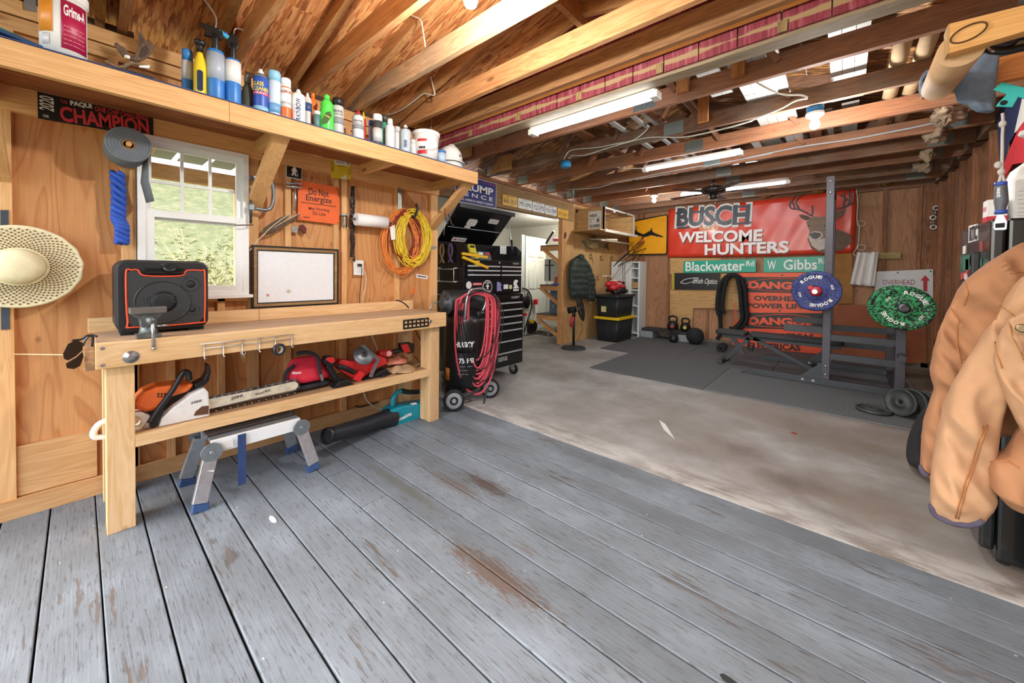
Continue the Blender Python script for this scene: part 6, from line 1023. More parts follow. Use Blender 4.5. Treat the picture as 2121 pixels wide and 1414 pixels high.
# bracket shelves on the opening post
bs = T('bracket_shelf', 'rough timber bracket shelves fixed to the opening post', 'shelf', (-4.15, 5.8, .7)); yk = 5.74
for (x0, y0, x1, y1, bx, by, px_, py_) in ((357, 362, 612, 362, 395, 395, 605, 520), (352, 790, 604, 790, 370, 800, 604, 960), (315, 1085, 600, 1110, 335, 1120, 598, 1300)):
    a, b_ = pt(B4, x0, y0+8, 'y', yk), pt(B4, x1, y1+8, 'y', yk); b_.x = XG-.09; a.z = b_.z; h_ = .085
    MB().beam(a, b_, .045, h_).obj('arm', OX, bs); MB().beam(pt(B4, bx, by, 'y', yk), V((XG-.07, yk, pt(B4, px_, py_, 'y', yk).z)), .04, .085, (0, 1, 0)).obj('brace', OX, bs)
    MB().box(a.x, XG-.1, yk-.02, yk+1.3, a.z+h_/2, a.z+h_/2+.02).obj('shelf_board', pl('#5b544c', .8), bs)
for nm, lab, cat, x0, x1, y0, y1, m_, dd in (('tool_case', 'grey blue plastic tool case on the lowest bracket shelf', 'case', 440, 600, 790, 1065, pl('#66788a', .6, 0, .1), .12), ('red_box', 'faded red box on the middle bracket shelf', 'box', 490, 604, 672, 760, pl('#a85a48', .7, 0, .2), .3)):
    t = T(nm, lab, cat, pt(B4, (x0+x1)/2, y1, 'y', yk+.12)); po = [(x0+12, y0), (x1, y0), (x1-2, y1), (x0, y1-10)]; tr(t, 'shell', m_, po, B4, 'y', yk+.12, -dd, 0, .01)
    if nm == 'tool_case': tr(t, 'handle', pl('#4c5a68', .6), [(500, 792), (570, 788), (570, 806), (500, 810)], B4, 'y', yk+.12, 0, .03); tr(t, 'handle_gap', wood(*ORG, 'x'), [(475, 915), (575, 915), (570, 950), (480, 935)], B4, 'y', yk+.12, 0, .004)
    else: tr(t, 'print_band', pl('#c96a4a', .7), [(495, 700), (600, 700), (600, 740), (495, 740)], B4, 'y', yk+.12, 0, .003)
for p_ in ((480, 975), (565, 985)): MB().lathe(pt(B4, *p_, 'y', yk+.12), [(.03, 0), (.03, .006), (.02, .008)], (0, -1, 0), 18).obj('case_roundel', pl('#8a9aa8', .6), bpy.data.objects['tool_case'])
t = T('angle_grinder', 'pink and black cordless grinder on the top bracket shelf', 'grinder', pt(B4, 550, 300, 'y', yk+.1)); wire(t, 'body', pl('#d76a86', .5), [(490, 285), (560, 283), (600, 280)], B4, 'y', yk+.1, .035, 10, 2); MB().lathe(pt(B4, 595, 245, 'y', yk+.1), [(.075, 0), (.075, .02), (.03, .03)], (-.3, -.9, .2), 24).obj('guard', pl('#5a3440', .5), t); wire(t, 'handle', BLK, [(410, 325), (445, 265), (490, 195)], B4, 'y', yk+.1, .02, 8)
t = T('foil_panel', 'pale foil faced insulation panel leaning behind the bracket shelves', 'panel', pt(B4, 460, 715, 'y', yk+.25)); tr(t, 'panel', pl('#c9cdca', .4, .3, .1), [(395, 490), (530, 485), (530, 720), (390, 715)], B4, 'y', yk+.3, -.03, 0); tr(t, 'dark_strip', BLK, [(440, 490), (455, 490), (455, 715), (440, 715)], B4, 'y', yk+.3, 0, .004); tr(t, 'dark_strip', BLK, [(395, 548), (495, 545), (495, 556), (395, 558)], B4, 'y', yk+.3, 0, .005)
t = T('tape_roll', 'bright blue tape roll on the middle bracket shelf', 'tape', pt(B4, 530, 762, 'y', yk+.02)); MB().lathe(pt(B4, 520, 762, 'y', yk+.02), [(.03, 0), (.06, 0), (.06, .045), (.03, .045)], n=24).obj('tape', pc('#2f5fb0'), t)
t = T('paper_scrap', 'crumpled white rag on the middle bracket shelf', 'rag', pt(B4, 450, 760, 'y', yk+.02)); MB().ell(pt(B4, 448, 745, 'y', yk+.02), .06, .05, .022).obj('bundle', WHP, t)
# bicycle-like trimmer beside the chest
_sq = at(1097, 694, 'z', 0)
t = T('string_trimmer', 'dark engine trimmer with red parts leaning beside the tool chest', 'trimmer', pt(B4, 240, 1270, 'x', _sq.x)); xq = _sq.x
wire(t, 'shaft', BLK, [(165, 790), (215, 810), (250, 870), (262, 960), (240, 1060), (215, 1130), (180, 1250)], B4, 'x', xq, .014, 8); MB().ell(pt(B4, 205, 930, 'x', xq), .05, .13, .15).obj('engine', BLK, t); tr(t, 'red_lamp', REDP, [(275, 910), (305, 905), (305, 960), (275, 962)], B4, 'x', xq, 0, .05, .006); tr(t, 'red_cap', REDP, [(165, 1050), (195, 1050), (195, 1080), (165, 1080)], B4, 'x', xq, 0, .04, .004); MB().lathe(pt(B4, 245, 1190, 'x', xq), [(.14, 0), (.15, .02), (.13, .04), (.04, .05)], (.8, -.5, 0), 24).obj('guard_disc', BLK, t); tr(t, 'yellow_cap', YEL, [(205, 1125), (235, 1115), (252, 1135), (230, 1160), (208, 1155)], B4, 'x', xq, .06, .1, .006)
t = T('skid_pallet', 'grey pallet skid lying on the side room floor', 'pallet', (-5.2, 7.0, 0))
for k in range(4): MB().box(-5.6, -4.5, 6.35+k*.2, 6.5+k*.2, .08, .1).obj('slat', wood('#8f8a80', '#6b665c', 'x', .2), t)
for x in (-5.5, -5.05, -4.6): MB().box(x, x+.09, 6.35, 7.1, 0, .08).obj('bearer', wood('#8f8a80', '#6b665c', 'y', .2), t)
# ================================================================== PLYWOOD WALL BEYOND THE OPENING
# pedestal fan
pb_ = at(*K7(1045, 1222), 'z', 0); fx, fy = pb_.x, pb_.y; t = T('pedestal_fan', 'black pedestal fan turned edge-on before the plywood wall', 'fan', (fx, fy, 0))
MB().lathe((fx, fy, 0), [(.21, 0), (.21, .012), (.19, .028), (.05, .04), (.03, .06)], n=36).obj('base', pl('#2b3034', .5), t); MB().cyl((fx, fy, .04), (fx, fy, .62), .022).obj('pole', BLK, t); MB().cyl((fx, fy, .55), (fx, fy, .66), .03).obj('neck', BLK, t)
hx = V((fx+.02, fy+.08, .68)); ax = V((.80, .35, .18)).normalized(); MB().cyl(hx-ax*.17, hx-ax*.02, .06, .05, 18).obj('motor', BLK, t)
sd = ax.orthogonal().normalized(); s2_ = ax.cross(sd); cg = hx+ax*.06; cag = T('cage', None, None); bpy.data.objects.remove(cag)
g = MB()
for k in range(6): rr = .04+.036*k; h_ = .045*math.sqrt(max(0, 1-(rr/.225)**2))+.005; [g.tube([cg+ax*s_*h_+(sd*math.cos(2*math.pi*i/28)+s2_*math.sin(2*math.pi*i/28))*rr for i in range(28)], .0022, 5, True) for s_ in (-1, 1)]
for k in range(30): a = 2*math.pi*k/30; d = sd*math.cos(a)+s2_*math.sin(a); g.tube([cg+ax*.05+d*.03, cg+ax*.04+d*.13, cg+d*.225, cg-ax*.04+d*.13, cg-ax*.05+d*.03], .0016, 4)
g.obj('wire_cage', BLK, t); MB().tube([cg+(sd*math.cos(2*math.pi*i/32)+s2_*math.sin(2*math.pi*i/32))*.226 for i in range(32)], .006, 6, True).obj('cage_rim', BLK, t); MB().lathe(cg-ax*.01, [(.04, 0), (.035, .03)], ax, 16).obj('blade_hub', BLK, t)
for k in range(4): a = k*math.pi/2+.4; d = sd*math.cos(a)+s2_*math.sin(a); e = ax.cross(d); MB().grid([[cg+d*.04+e*.03+ax*.02, cg+d*.12+e*.09+ax*.025, cg+d*.2+e*.08+ax*.02], [cg+d*.04-e*.03-ax*.02, cg+d*.12-e*.02-ax*.02, cg+d*.2+e*.01-ax*.015]], .003).obj('blade', pl('#2f3336', .4), t)
MB().grid([[V((fx-.03, fy-.03, .56)), V((fx+.03, fy-.03, .55))], [V((fx-.05, fy-.04, .47)), V((fx+.01, fy-.04, .46))], [V((fx-.06, fy-.03, .38)), V((fx-.02, fy-.03, .36))]], .004).obj('red_rag', pc('#d8384a'), t)
wire(t, 'power_cord', BLK, [(1095, 1050), (1105, 1080), (1080, 1160), (1055, 1185)], K7, 'x', -3.5, .004)
# hanging jacket (dark)
def garment(name, label, outline, k, ax, val, th, mat, seams=(), smat=None, seam_r=.004, group=None, bulge=1.0, cat='jacket'):
    """quilted hanging cloth body: outline filled with a puffed grid"""
    fr = (FL if ax == 'x' else FB)(pt(k, *outline[0], ax, val)); po = uvpoly(fr, [k(*p_) for p_ in outline], ax, val); t = T(name, label, cat, pt(k, *max(outline, key=lambda q: q[1]), ax, val), group); zs_ = [b_ for a_, b_ in po]; z0, z1 = min(zs_), max(zs_); N, Mx = 26, 16; rows = []
    for i in range(N+1):
        z = z0+(z1-z0)*(.004+.992*i/N); xs_ = []
        for j in range(len(po)):
            (a0, b0), (a1, b1) = po[j], po[(j+1) % len(po)]
            if (b0-z)*(b1-z) <= 0 and b0 != b1: xs_.append(a0+(a1-a0)*(z-b0)/(b1-b0))
        if len(xs_) < 2: continue
        l, r_ = min(xs_), max(xs_); rows.append((z, l, r_))
    for sgn, nm in ((1, 'front'), ):
        ring_ = []
        for z, l, r_ in rows:
            c, w = (l+r_)/2, (r_-l)/2; rr = []
            for j in range(Mx*2): a = 2*math.pi*j/(Mx*2); fold = 1+.10*math.sin(a*5+z*14)*bulge+.05*math.sin(z*46)*bulge; rr.append(fr.p(c+w*math.cos(a), z, th*math.sin(a)*fold*min(1, .45+(z1-z)/(z1-z0)*2)+th*.2))
            ring_.append(rr)
        loft(ring_, mat, t, 'body', 1)
    for s_ in seams: wire(t, 'seam', smat or mat, s_, k, ax, val, seam_r)
    return t
# coat hooks
for x_, y_ in ((1155, 600), (1230, 610), (1300, 615), (1205, 745), (1278, 745)):
    p_ = pt(K7, x_, y_, 'x', XG); t = T('coat_hook', 'small black wire coat hook screwed to the plywood wall', 'hook', p_, 'coat hooks on the plywood wall'); MB().tube(spline([p_+V((0, .0, .05)), p_+V((.03, 0, .04)), p_+V((.035, 0, .07))], 4), .006, 6).obj('upper_prong', BLK, t); MB().tube(spline([p_+V((0, 0, .05)), p_+V((.005, 0, -.02)), p_+V((.04, 0, -.03)), p_+V((.05, 0, .0))], 4), .006, 6).obj('lower_prong', BLK, t)
# carved fish
xq = XG+.03; t = T('carved_fish', 'painted wooden fish mounted below the wall shelf box', 'fish', pt(K7, 1195, 545, 'x', xq)); FM = pl('#8d8a6a', .5, 0, .4, 30)
tr(t, 'body', FM, [(1100, 488), (1125, 480), (1160, 468), (1200, 478), (1240, 505), (1262, 515), (1250, 528), (1210, 542), (1165, 545), (1135, 530), (1128, 508)], K7, 'x', xq, -.02, .03, .012); tr(t, 'tail_fin', pl('#4f4a3c', .6), [(1255, 512), (1285, 500), (1275, 520), (1288, 550), (1258, 530)], K7, 'x', xq, 0, .01); tr(t, 'belly', pl('#c9b884', .5), [(1135, 528), (1165, 505), (1195, 500), (1205, 540), (1165, 544)], K7, 'x', xq, .03, .036, .003); tr(t, 'back_fin', pl('#4f5a5c', .6), [(1160, 470), (1185, 455), (1225, 490), (1200, 480)], K7, 'x', xq, 0, .01); MB().ell(pt(K7, 1130, 497, 'x', xq+.03), .008, .012, .012).obj('eye', BLK, t)
# shelf box
t = T('shelf_box', 'open wooden box shelf high on the plywood wall', 'shelf', (-3.5, 6.75, 2.05)); y0, y1 = 6.2, 7.5; zb_, zt_ = 2.09, 2.5; xo = -3.25; LX = wood('#c9a676', '#a88250', 'x', .3); LY = wood('#c9a676', '#a88250', 'y', .3); LZ = wood('#c9a676', '#a88250', 'z', .3); LYw = wood('#d8d2c4', '#b8b0a0', 'y', .2)
MB().box(XG, xo, y0-.15, y1+.1, zb_-.02, zb_).obj('bottom_board', LY, t); MB().box(xo, xo+.03, y0, y1+.1, zb_-.04, zb_+.01).obj('front_edge', LYw, t); MB().box(XG, xo, y0, y0+.02, zb_, zt_).obj('end_board', LX, t); MB().box(XG, xo, y1, y1+.02, zb_, zt_).obj('end_board', LX, t)
MB().box(xo-.03, xo, y0+.0, y0+.03, zb_, zt_).obj('front_post', LYw, t); MB().box(xo-.03, xo, y0, y1, zt_-.03, zt_).obj('top_rail', LYw, t); MB().box(XG, XG+.03, y0, y1, zt_-.06, zt_).obj('back_rail', LY, t); MB().box(xo-.03, xo, y1-.03, y1, zb_, zt_).obj('front_post', LYw, t); MB().beam((XG+.02, y1-.4, zt_-.02), (xo, y1-.4, zt_-.02), .05, .02).obj('cross_rail', LX, t)
a = pt(K7, 1190, 345, 'y', y0-.01); t = T('closed_sign', 'small white AREA CLOSED sign leaning on the shelf box end', 'sign', (a.x, y0-.01, zb_)); f = FB((a.x, y0-.004, zb_+.175)); MB().prism(f, rrect(.26, .34, .015), 0, .004).obj('panel', pl('#dfe5e2', .5, 0, .05), t); text('AREA', f.off(-.03, .09, .004), .16, .05, BLK, t, bold=.03); text('CLOSED', f.off(0, -.1, .004), .22, .05, BLK, t, bold=.04); text('BEYOND\nTHIS\nSIGN', f.off(-.06, .0, .004), .09, .09, pc('#555a58'), t); MB().prism(f.off(.06, .0, .004), [(-.03, -.05), (.04, -.05), (.04, .05), (-.03, .05), (-.03, .045), (.035, .045), (.035, -.045), (-.03, -.045)], 0, .001).obj('pictogram_frame', BLK, t); MB().prism(f.off(.065, .0, .004), [(-.02, -.03), (0, -.035), (.02, -.01), (.01, .03), (-.015, .025)], 0, .001).obj('pictogram', BLK, t); text('-- --- ------ -----', f.off(0, -.14, .004), .2, .014, BLK, t)
MB().cyl((XG, 6.62, 1.98), (-3.2, 6.62, 1.93), .018, n=12).obj('rail_pipe', pl('#d0c8b0', .5), None, label='pale pipe rail sticking out below the shelf box', cat='pipe')
wl2 = wire(None, 'rail_pipe', pl('#d9d2bc', .5), [(1235, 482), (1330, 495), (1440, 512)], K7, 'x', -3.45, .017, 10, 0, label='long pale closet rod running under the shelf box', cat='rod')
# bins
BN = pl('#23262a', .5, 0, .08); bc = V((-3.40, 6.98, 0))
def bin_(z, h, label, lidm, lidname='lid'):
    t = T('storage_bin', label, 'storage bin', (bc.x, bc.y, z), 'stacked storage bins'); hx_, hy_ = .25, .36
    sec = [[(bc.x+a*q, bc.y+b_*q2, zz_) for a, b_ in rrect(2*hx_, 2*hy_, .05, 3)] for q, q2, zz_ in ((.86, .9, z), (.97, .98, z+h*.92))]; loft(sec, BN, t, 'tub', 0)
    for s_ in (-1, 1):
        for k in range(7): y = bc.y-.27+k*.09; MB().beam((bc.x+hx_*.87, y, z+.03), (bc.x+hx_*.97, y, z+h*.82), .012, .02, (1, 0, 0)).obj('rib', BN, t) if s_ == 1 else MB().beam((bc.x-.18+k*.06, bc.y-hy_*.91, z+.03), (bc.x-.18+k*.06, bc.y-hy_*.985, z+h*.82), .02, .012, (0, 1, 0)).obj('rib', BN, t)
    l_ = MB(); l_.prism(Fr((bc.x, bc.y, z+h*.9), (1, 0, 0), (0, 1, 0)), rrect(2*hx_+.04, 2*hy_+.05, .05, 4), 0, h*.1); l_.obj(lidname, lidm, t, bev=.006); return t
bin_(0, .47, 'lower black storage bin with yellow lid on the concrete floor', YEL); t = bin_(.472, .42, 'upper black storage bin with black lid stacked on the yellow lidded one', BN); MB().prism(FB((bc.x-.05, bc.y-.36, .62)), rrect(.1, .11, .005), 0, .01).obj('label_card', pc('#d9cf8a'), t)
t = T('bike_gear', 'red white and black motocross body armour piled on the bins', 'gear', (bc.x, bc.y-.05, .892)); 
from mathutils import noise as _mn
for i, (dx, dy, dz, rx, ry, rz_, c1, nm) in enumerate(((-.03, -.02, .17, .11, .20, .09, '#c4262c', 'chest_plate'), (.06, -.16, .12, .10, .10, .08, '#b8202a', 'shoulder_plate'), (.05, .14, .13, .10, .11, .07, '#c4262c', 'shoulder_plate'), (.12, -.06, .06, .08, .12, .06, '#1c1c1e', 'knee_pad'), (.12, .14, .05, .08, .10, .05, '#26262a', 'elbow_pad'), (.0, .02, .235, .05, .15, .035, '#d8d4d0', 'white_panel'), (.09, -.02, .16, .035, .12, .05, '#d8d4d0', 'white_panel'), (.13, -.18, .04, .06, .08, .04, '#1c1c1e', 'strap_bundle'), (.04, .2, .2, .05, .06, .03, '#1c1c1e', 'strap_bundle'), (.08, .06, .2, .04, .07, .04, '#a81c24', 'red_panel'), (-.1, .1, .06, .1, .2, .06, '#1c1c1e', 'lining'))):
    m = MB().ell((bc.x+dx, bc.y+dy, .915+dz), rx, ry, rz_, 22, 14)
    for v in m.v: n_ = _mn.noise(v*14+V((i, 0, 0))); n2 = _mn.noise(v*40); v += (v-V((bc.x+dx, bc.y+dy, .915+dz)))*(.55*n_+.25*n2)
    m.obj(nm, pl(c1, .45), t)
# white shelf unit in the corner
t = T('corner_shelf', 'white painted shelf unit standing in the back corner', 'shelf unit', (-3.5, 7.75, 0)); x0, x1, y0, y1, zt_ = -3.8, -3.17, 7.62, 7.97, 1.56; WPT = pl('#dde3e2', .6, 0, .04)
MB().box(x0, x1, y1-.015, y1, 0, zt_).obj('back_panel', WPT, t); MB().box(x0, x0+.03, y0, y1-.015, 0, zt_).obj('side_panel', WPT, t); MB().box(x1-.03, x1, y0, y1-.015, 0, zt_).obj('side_panel', WPT, t); MB().box(-3.38, -3.355, y0, y1-.015, 0, zt_).obj('divider', WPT, t)
for z in (.05, .4, .62, .95, 1.2, 1.4, zt_-.03): MB().box(x0+.03, x1-.03, y0+.01, y1-.015, z, z+.025).obj('shelf_board', WPT, t)
MB().box(x0, -3.38, y0-.015, y0, 0, zt_).obj('door_panel', WPT, t)
MB().box(-3.34, -3.2, y0+.03, y1-.05, 1.0, 1.13).obj('wooden_box', LX, None, label='small wooden box on the white corner shelf', cat='box')
# bows and arrows hung between corner and sign
for i, ((a0, b0, a1, b1), nm) in enumerate(zip(((322, 605, 540, 395), (335, 590, 560, 405), (355, 605, 580, 400), (345, 575, 520, 420), (355, 605, 480, 540), (470, 510, 605, 455)), ('longest', 'second', 'outermost', 'shorter', 'lowest', 'stray'))):
    t = T('arrow', nm+' dark arrow slanting in the bundle before the deer sign', 'arrow', pt(K8, a0, b0, 'x', -3.25), 'arrows before the deer sign'); wire(t, 'shaft', BLK, [(a0, b0), (a1, b1)], K8, 'x', -3.25+.012*i, .009, 6, 0)
    tr(t, 'fletching', pl('#b0485c', .6) if i < 4 else BLK, [(a1-22, b1+26), (a1-14, b1+4), (a1+6, b1-12), (a1, b1+6)], K8, 'x', -3.25+.012*i, 0, .006)
t = T('hanging_strap', 'black straps hanging before the white corner shelf', 'strap', pt(K8, 400, 800, 'x', -3.17)); wire(t, 'cord', BLK, [(455, 450), (475, 510), (470, 540)], K8, 'x', -3.16, .005); wire(t, 'strap', BLK, [(388, 590), (392, 780)], K8, 'x', -3.16, .006, 6, 0); wire(t, 'strap', BLK, [(402, 590), (405, 800)], K8, 'x', -3.16, .006, 6, 0)
# ================================================================== BACK WALL SIGNS
yW = YB-.0
def bsign(name, label, pts, k, mat, th=.004, y=None, cat='sign', bev=0):
    y = yW-.005 if y is None else y; t = T(name, label, cat, pt(k, *pts[0], 'y', y)); tr(t, 'panel', mat, pts, k, 'y', y, 0, th, bev); return t
def bt(t, body, k, x0, y0, x1, y1, hp, mat, y=None, lift=.005, **kw): return wtext(t, body, k, x0, y0, x1, y1, hp, mat, ax='y', val=yW-.005 if y is None else y, lift=lift, **kw)
# banner, slightly rippled cloth
yb = yW-.03; t = T('hunters_banner', 'wide red vinyl banner welcoming hunters with a deer head', 'banner', (-1.3, yb, 1.65)); BR = pl('#d8412c', .25, 0, .08, 4)
def bz(u, top): # hanging edges
    return (2.63+.035*u-.02*math.sin(u*math.pi)) if top else (1.648+.02*u-.015*math.sin(u*math.pi))
rows = []
for i in range(49):
    u = i/48; x = -2.74+2.855*u; z1, z0 = bz(u, 1), bz(u, 0); rows.append([V((x, yb-.006*math.sin(u*23+v*3)*math.sin(v*3.1)-.004*math.sin(u*57-v*9), z0+(z1-z0)*v)) for v in [j/12 for j in range(13)]])
MB().grid(rows, -.003).obj('cloth', BR, t); yt = yb-.014; ks = dict(y=yt, lift=.0)
def busch(t):
    out = pc('#d9d8d4'); dk = pc('#2c3440')
    bt(t, 'BUSCH', K8, 770, 250, 1335, 225, 175, out, bold=.075, **ks); bt(t, 'BUSCH', K8, 785, 248, 1320, 225, 145, dk, y=yt, lift=.003, bold=.04)
    for (a, b_, c, d) in ((785, 325, 880, 318), (775, 218, 850, 210), (1225, 170, 1320, 165), (1215, 295, 1330, 285), (895, 210, 960, 206), (955, 205, 1010, 200)): tr(t, 'serif', dk, [(a, b_-7), (c, d-7), (c, d+7), (a, b_+7)], K8, 'y', yt, .001, .004)
busch(t); bt(t, 'BEER', K8, 950, 330, 1100, 320, 28, pc('#b8863c'), **ks)
WT2 = pc('#f2ecec'); SHd = pc('#4a2a24')
for dx, dy, m_, lf in ((5, 5, SHd, 0), (0, 0, WT2, .003)): bt(t, 'WELCOME', K8, 795+dx, 395+dy, 1412+dx, 378+dy, 85, m_, y=yt, lift=lf, bold=.035); bt(t, 'HUNTERS', K8, 988+dx, 485+dy, 1605+dx, 462+dy, 85, m_, y=yt, lift=lf, bold=.035)
# printed deer head
DB = pl('#6d5648', .6, 0, .25, 20); DL = pl('#c9bdb4', .6, 0, .12, 20); yd = yt
def dp(nm, m_, pts, a, b_): tr(t, nm, m_, pts, R1, 'y', yd, a, b_)
dp('deer_neck', DB, [(555, 500), (575, 430), (650, 400), (740, 430), (800, 450), (845, 470), (850, 520), (780, 575), (640, 590), (580, 560)], 0, .001); dp('deer_throat', DL, [(555, 480), (590, 470), (640, 500), (690, 480), (680, 560), (630, 575), (585, 545)], .001, .002)
dp('deer_face', pl('#8a7464', .6, 0, .2, 20), [(545, 385), (590, 345), (640, 352), (690, 345), (715, 385), (690, 430), (668, 480), (640, 500), (590, 495), (570, 450)], .002, .003); dp('deer_muzzle', DL, [(572, 460), (600, 445), (645, 450), (660, 475), (640, 498), (590, 497)], .003, .004); dp('deer_nose', BLK, [(572, 465), (600, 452), (640, 458), (645, 478), (610, 500), (580, 490)], .004, .005)
dp('deer_ear', pl('#5c4a40', .6), [(545, 375), (515, 360), (495, 340), (520, 335), (555, 345), (580, 360)], .001, .002); dp('deer_ear', pl('#6e5a44', .6), [(700, 350), (740, 320), (790, 300), (810, 290), (800, 330), (760, 360), (715, 370)], .001, .002)
for p_ in ((562, 410), (675, 410)): MB().lathe(pt(R1, *p_, 'y', yd-.003), [(.018, 0), (.016, .002)], (0, -1, 0), 12).obj('deer_eye', BLK, t)
AM = pl('#6a5a58', .5, 0, .3, 20)
for q in ([(580, 345), (540, 320), (490, 300), (450, 295), (435, 270), (455, 230), (470, 210)], [(500, 300), (478, 260), (490, 225), (515, 205)], [(470, 295), (455, 255), (440, 235)], [(585, 345), (588, 300), (585, 275)], [(690, 345), (740, 300), (800, 285), (855, 255), (862, 210), (858, 185)], [(815, 280), (835, 235), (825, 175)], [(790, 285), (800, 230), (790, 190)], [(840, 260), (800, 225), (765, 205)], [(700, 340), (695, 290)]): wire(t, 'antler', AM, q, R1, 'y', yd-.004, .012, 6, 4)
wire(None, 'banner_cord', pl('#d6d0bc', .8), [(880, 165), (890, 260), (885, 370), (900, 420), (890, 540), (860, 590), (875, 610)], R1, 'y', yb-.02, .006, label='white cord tied at the corner of the red banner', cat='cord'); 
for c_, p_ in enumerate(((912, 395), (915, 555))): torus(pt(R1, *p_, 'y', yb-.03), (.1, -1, .3), .045, .005, 20, 6).obj('cord_loop', pl('#d6d0bc', .8), None, label=('upper' if c_ == 0 else 'lower')+' loose loop of white cord beside the red banner', cat='cord')
# deer crossing sign
t = bsign('deer_sign', 'yellow deer crossing road sign behind the shelf box', [(425, 288), (435, 276), (705, 225), (720, 235), (715, 508), (705, 520), (440, 524), (426, 515)], K8, BLK, .003, yW-.02); tr(t, 'yellow_face', pl('#f0a818', .4, 0, .06, 12), [(432, 288), (702, 233), (712, 242), (706, 506), (698, 512), (442, 516), (433, 508)], K8, 'y', yW-.02, .003, .004)
tr(t, 'deer_figure', BLK, [(455, 375), (462, 345), (478, 350), (482, 335), (500, 355), (540, 372), (590, 345), (602, 320), (606, 350), (620, 360), (680, 385), (688, 395), (640, 388), (600, 378), (560, 390), (520, 385), (490, 380), (455, 382)], K8, 'y', yW-.02, .004, .005); 
for q in ([(470, 350), (462, 330), (475, 315)], [(478, 350), (490, 335), (485, 315)]): wire(t, 'antler', BLK, q, K8, 'y', yW-.026, .008)
tr(t, 'deer_leg', BLK, [(540, 372), (520, 405), (535, 408), (560, 380)], K8, 'y', yW-.02, .004, .005)
# street signs
GRN = pl('#17a58a', .35, 0, .05); 
t = bsign('street_sign', 'green street name sign reading Blackwater Rd', [(835, 568), (1365, 552), (1363, 648), (832, 654)], K8, GRN, .004, yW-.04); bt(t, 'Blackwater', K8, 848, 608, 1282, 600, 72, WHP, y=yW-.045, lift=.001, bold=.015); bt(t, 'Rd', K8, 1292, 586, 1350, 584, 38, WHP, y=yW-.045, lift=.001, bold=.015)
t = bsign('street_sign', 'green street name sign reading W Gibbs Rd', [(265, 625), (700, 612), (698, 716), (262, 720)], R1, GRN, .004, yW-.04); bt(t, 'W', R1, 288, 673, 345, 672, 60, WHP, y=yW-.045, lift=.001, bold=.015); bt(t, 'Gibbs', R1, 395, 669, 618, 665, 70, WHP, y=yW-.045, lift=.001, bold=.015); bt(t, 'Rd', R1, 628, 645, 690, 643, 36, WHP, y=yW-.045, lift=.001, bold=.015)
# black optics sign with yellow end
t = bsign('optics_sign', 'black sign with white handwritten brand lettering', [(750, 655), (1095, 655), (1095, 778), (750, 775)], K8, pl('#1b1e20', .4), .01, yW-.03); tr(t, 'yellow_end', pl('#b8a830', .5, 0, .3, 60), [(750, 655), (768, 655), (768, 775), (750, 775)], K8, 'y', yW-.03, .01, .014); bt(t, 'Smith Optics', K8, 900, 718, 1080, 722, 50, WHP, y=yW-.045, lift=.0, bold=0, shear=.4)
wire(t, 'swoosh', WHP, [(810, 725), (850, 700), (940, 690), (905, 715), (850, 732), (810, 725)], K8, 'y', yW-.046, .006)
# plywood patches on the back wall
for nm, q, k, lab in (('plywood_patch', [(735, 545), (1110, 545), (1110, 660), (735, 665)], K8, 'pale plywood piece behind the street sign'), ('plywood_patch', [(735, 775), (1095, 780), (1095, 912), (905, 912), (900, 1065), (738, 1060)], K8, 'L shaped pale plywood piece below the black sign'), ('plywood_patch', [(1110, 660), (1290, 660), (1290, 925), (1110, 925)], K8, 'pale plywood piece behind the black rope')): tr(None, nm, plywood('#c9a068', '#a87c44', 'x'), q, k, 'y', yW+.0, .0, .012, label=lab+' on the back wall', cat='plywood')
tr(None, 'paper_sheet', pl('#a5763f', .85, 0, .15, 6), [(715, 595), (850, 590), (858, 925), (735, 930)], R1, 'y', yW-.005, 0, .006, label='brown kraft paper sheet hanging beside the rack post', cat='paper'); tr(None, 'mdf_panel', pl('#9c5634', .6, 0, .12, 5), [(720, 935), (1345, 935), (1345, 1320), (720, 1330)], R1, 'y', yW-.012, 0, .012, label='reddish brown hardboard panel behind the weight rack', cat='panel'); tr(None, 'plywood_patch', plywood('#a8683c', '#824a26', 'x'), [(1380, 738), (1560, 722), (1560, 1320), (1375, 1330)], R1, 'y', yW-.012, 0, .012, label='brown plywood piece in the right back corner', cat='plywood')
# danger signs
DO = pl('#f0562c', .4, 0, .05, 8); yo = yW-.06
t = T('danger_sign', 'large orange and black overhead power line danger sign', 'sign', (-.9, yo, .02)); tr(t, 'panel', DO, [(1188, 1160), (1210, 700), (1260, 655), (1640, 655)] if 0 else [(1270, 658), (1860, 640), (1860, 960), (1285, 945), (1300, 1160), (1860, 1240), (1860, 1260), (1188, 1185), (1190, 1120), (1300, 950)] if 0 else [(1240, 655), (1850, 650), (1850, 1250), (1188, 1185), (1195, 1050), (1270, 940)], K8, 'y', yo, 0, .006)
for (y0, y1, w0) in ((683, 795, 1272), (945, 1060, 1295)):
    tr(t, 'black_band', BLK, [(w0, y0), (1850, y0+3), (1850, y1+10), (w0, y1)], K8, 'y', yo, .006, .008); yc_ = (y0+y1)/2+3
    xm = 1545; MB().tube([pt(K8, xm+262*math.cos(a), yc_+46*math.sin(a), 'y', yo-.009) for a in [2*math.pi*i/48 for i in range(48)]], .007, 6, True).obj('danger_oval', DO, t)
    bt(t, 'DANGER', K8, 1310, yc_-2, 1775, yc_+10, 56, DO, y=yo-.008, lift=.001, bold=.05)
for body, x0, x1, yy_, hp in (('OVERHEAD', 1350, 1740, 838, 38), ('POWER LINES', 1300, 1790, 893, 38), ('LINEAS AEREAS', 1310, 1790, 1106, 42), ('ELECTRICAS', 1310, 1690, 1185, 46)): bt(t, body, K8, x0, yy_, x1, yy_+(8 if hp < 40 else 18), hp, pc('#2c1a14'), y=yo-.006, lift=.001, bold=.045)
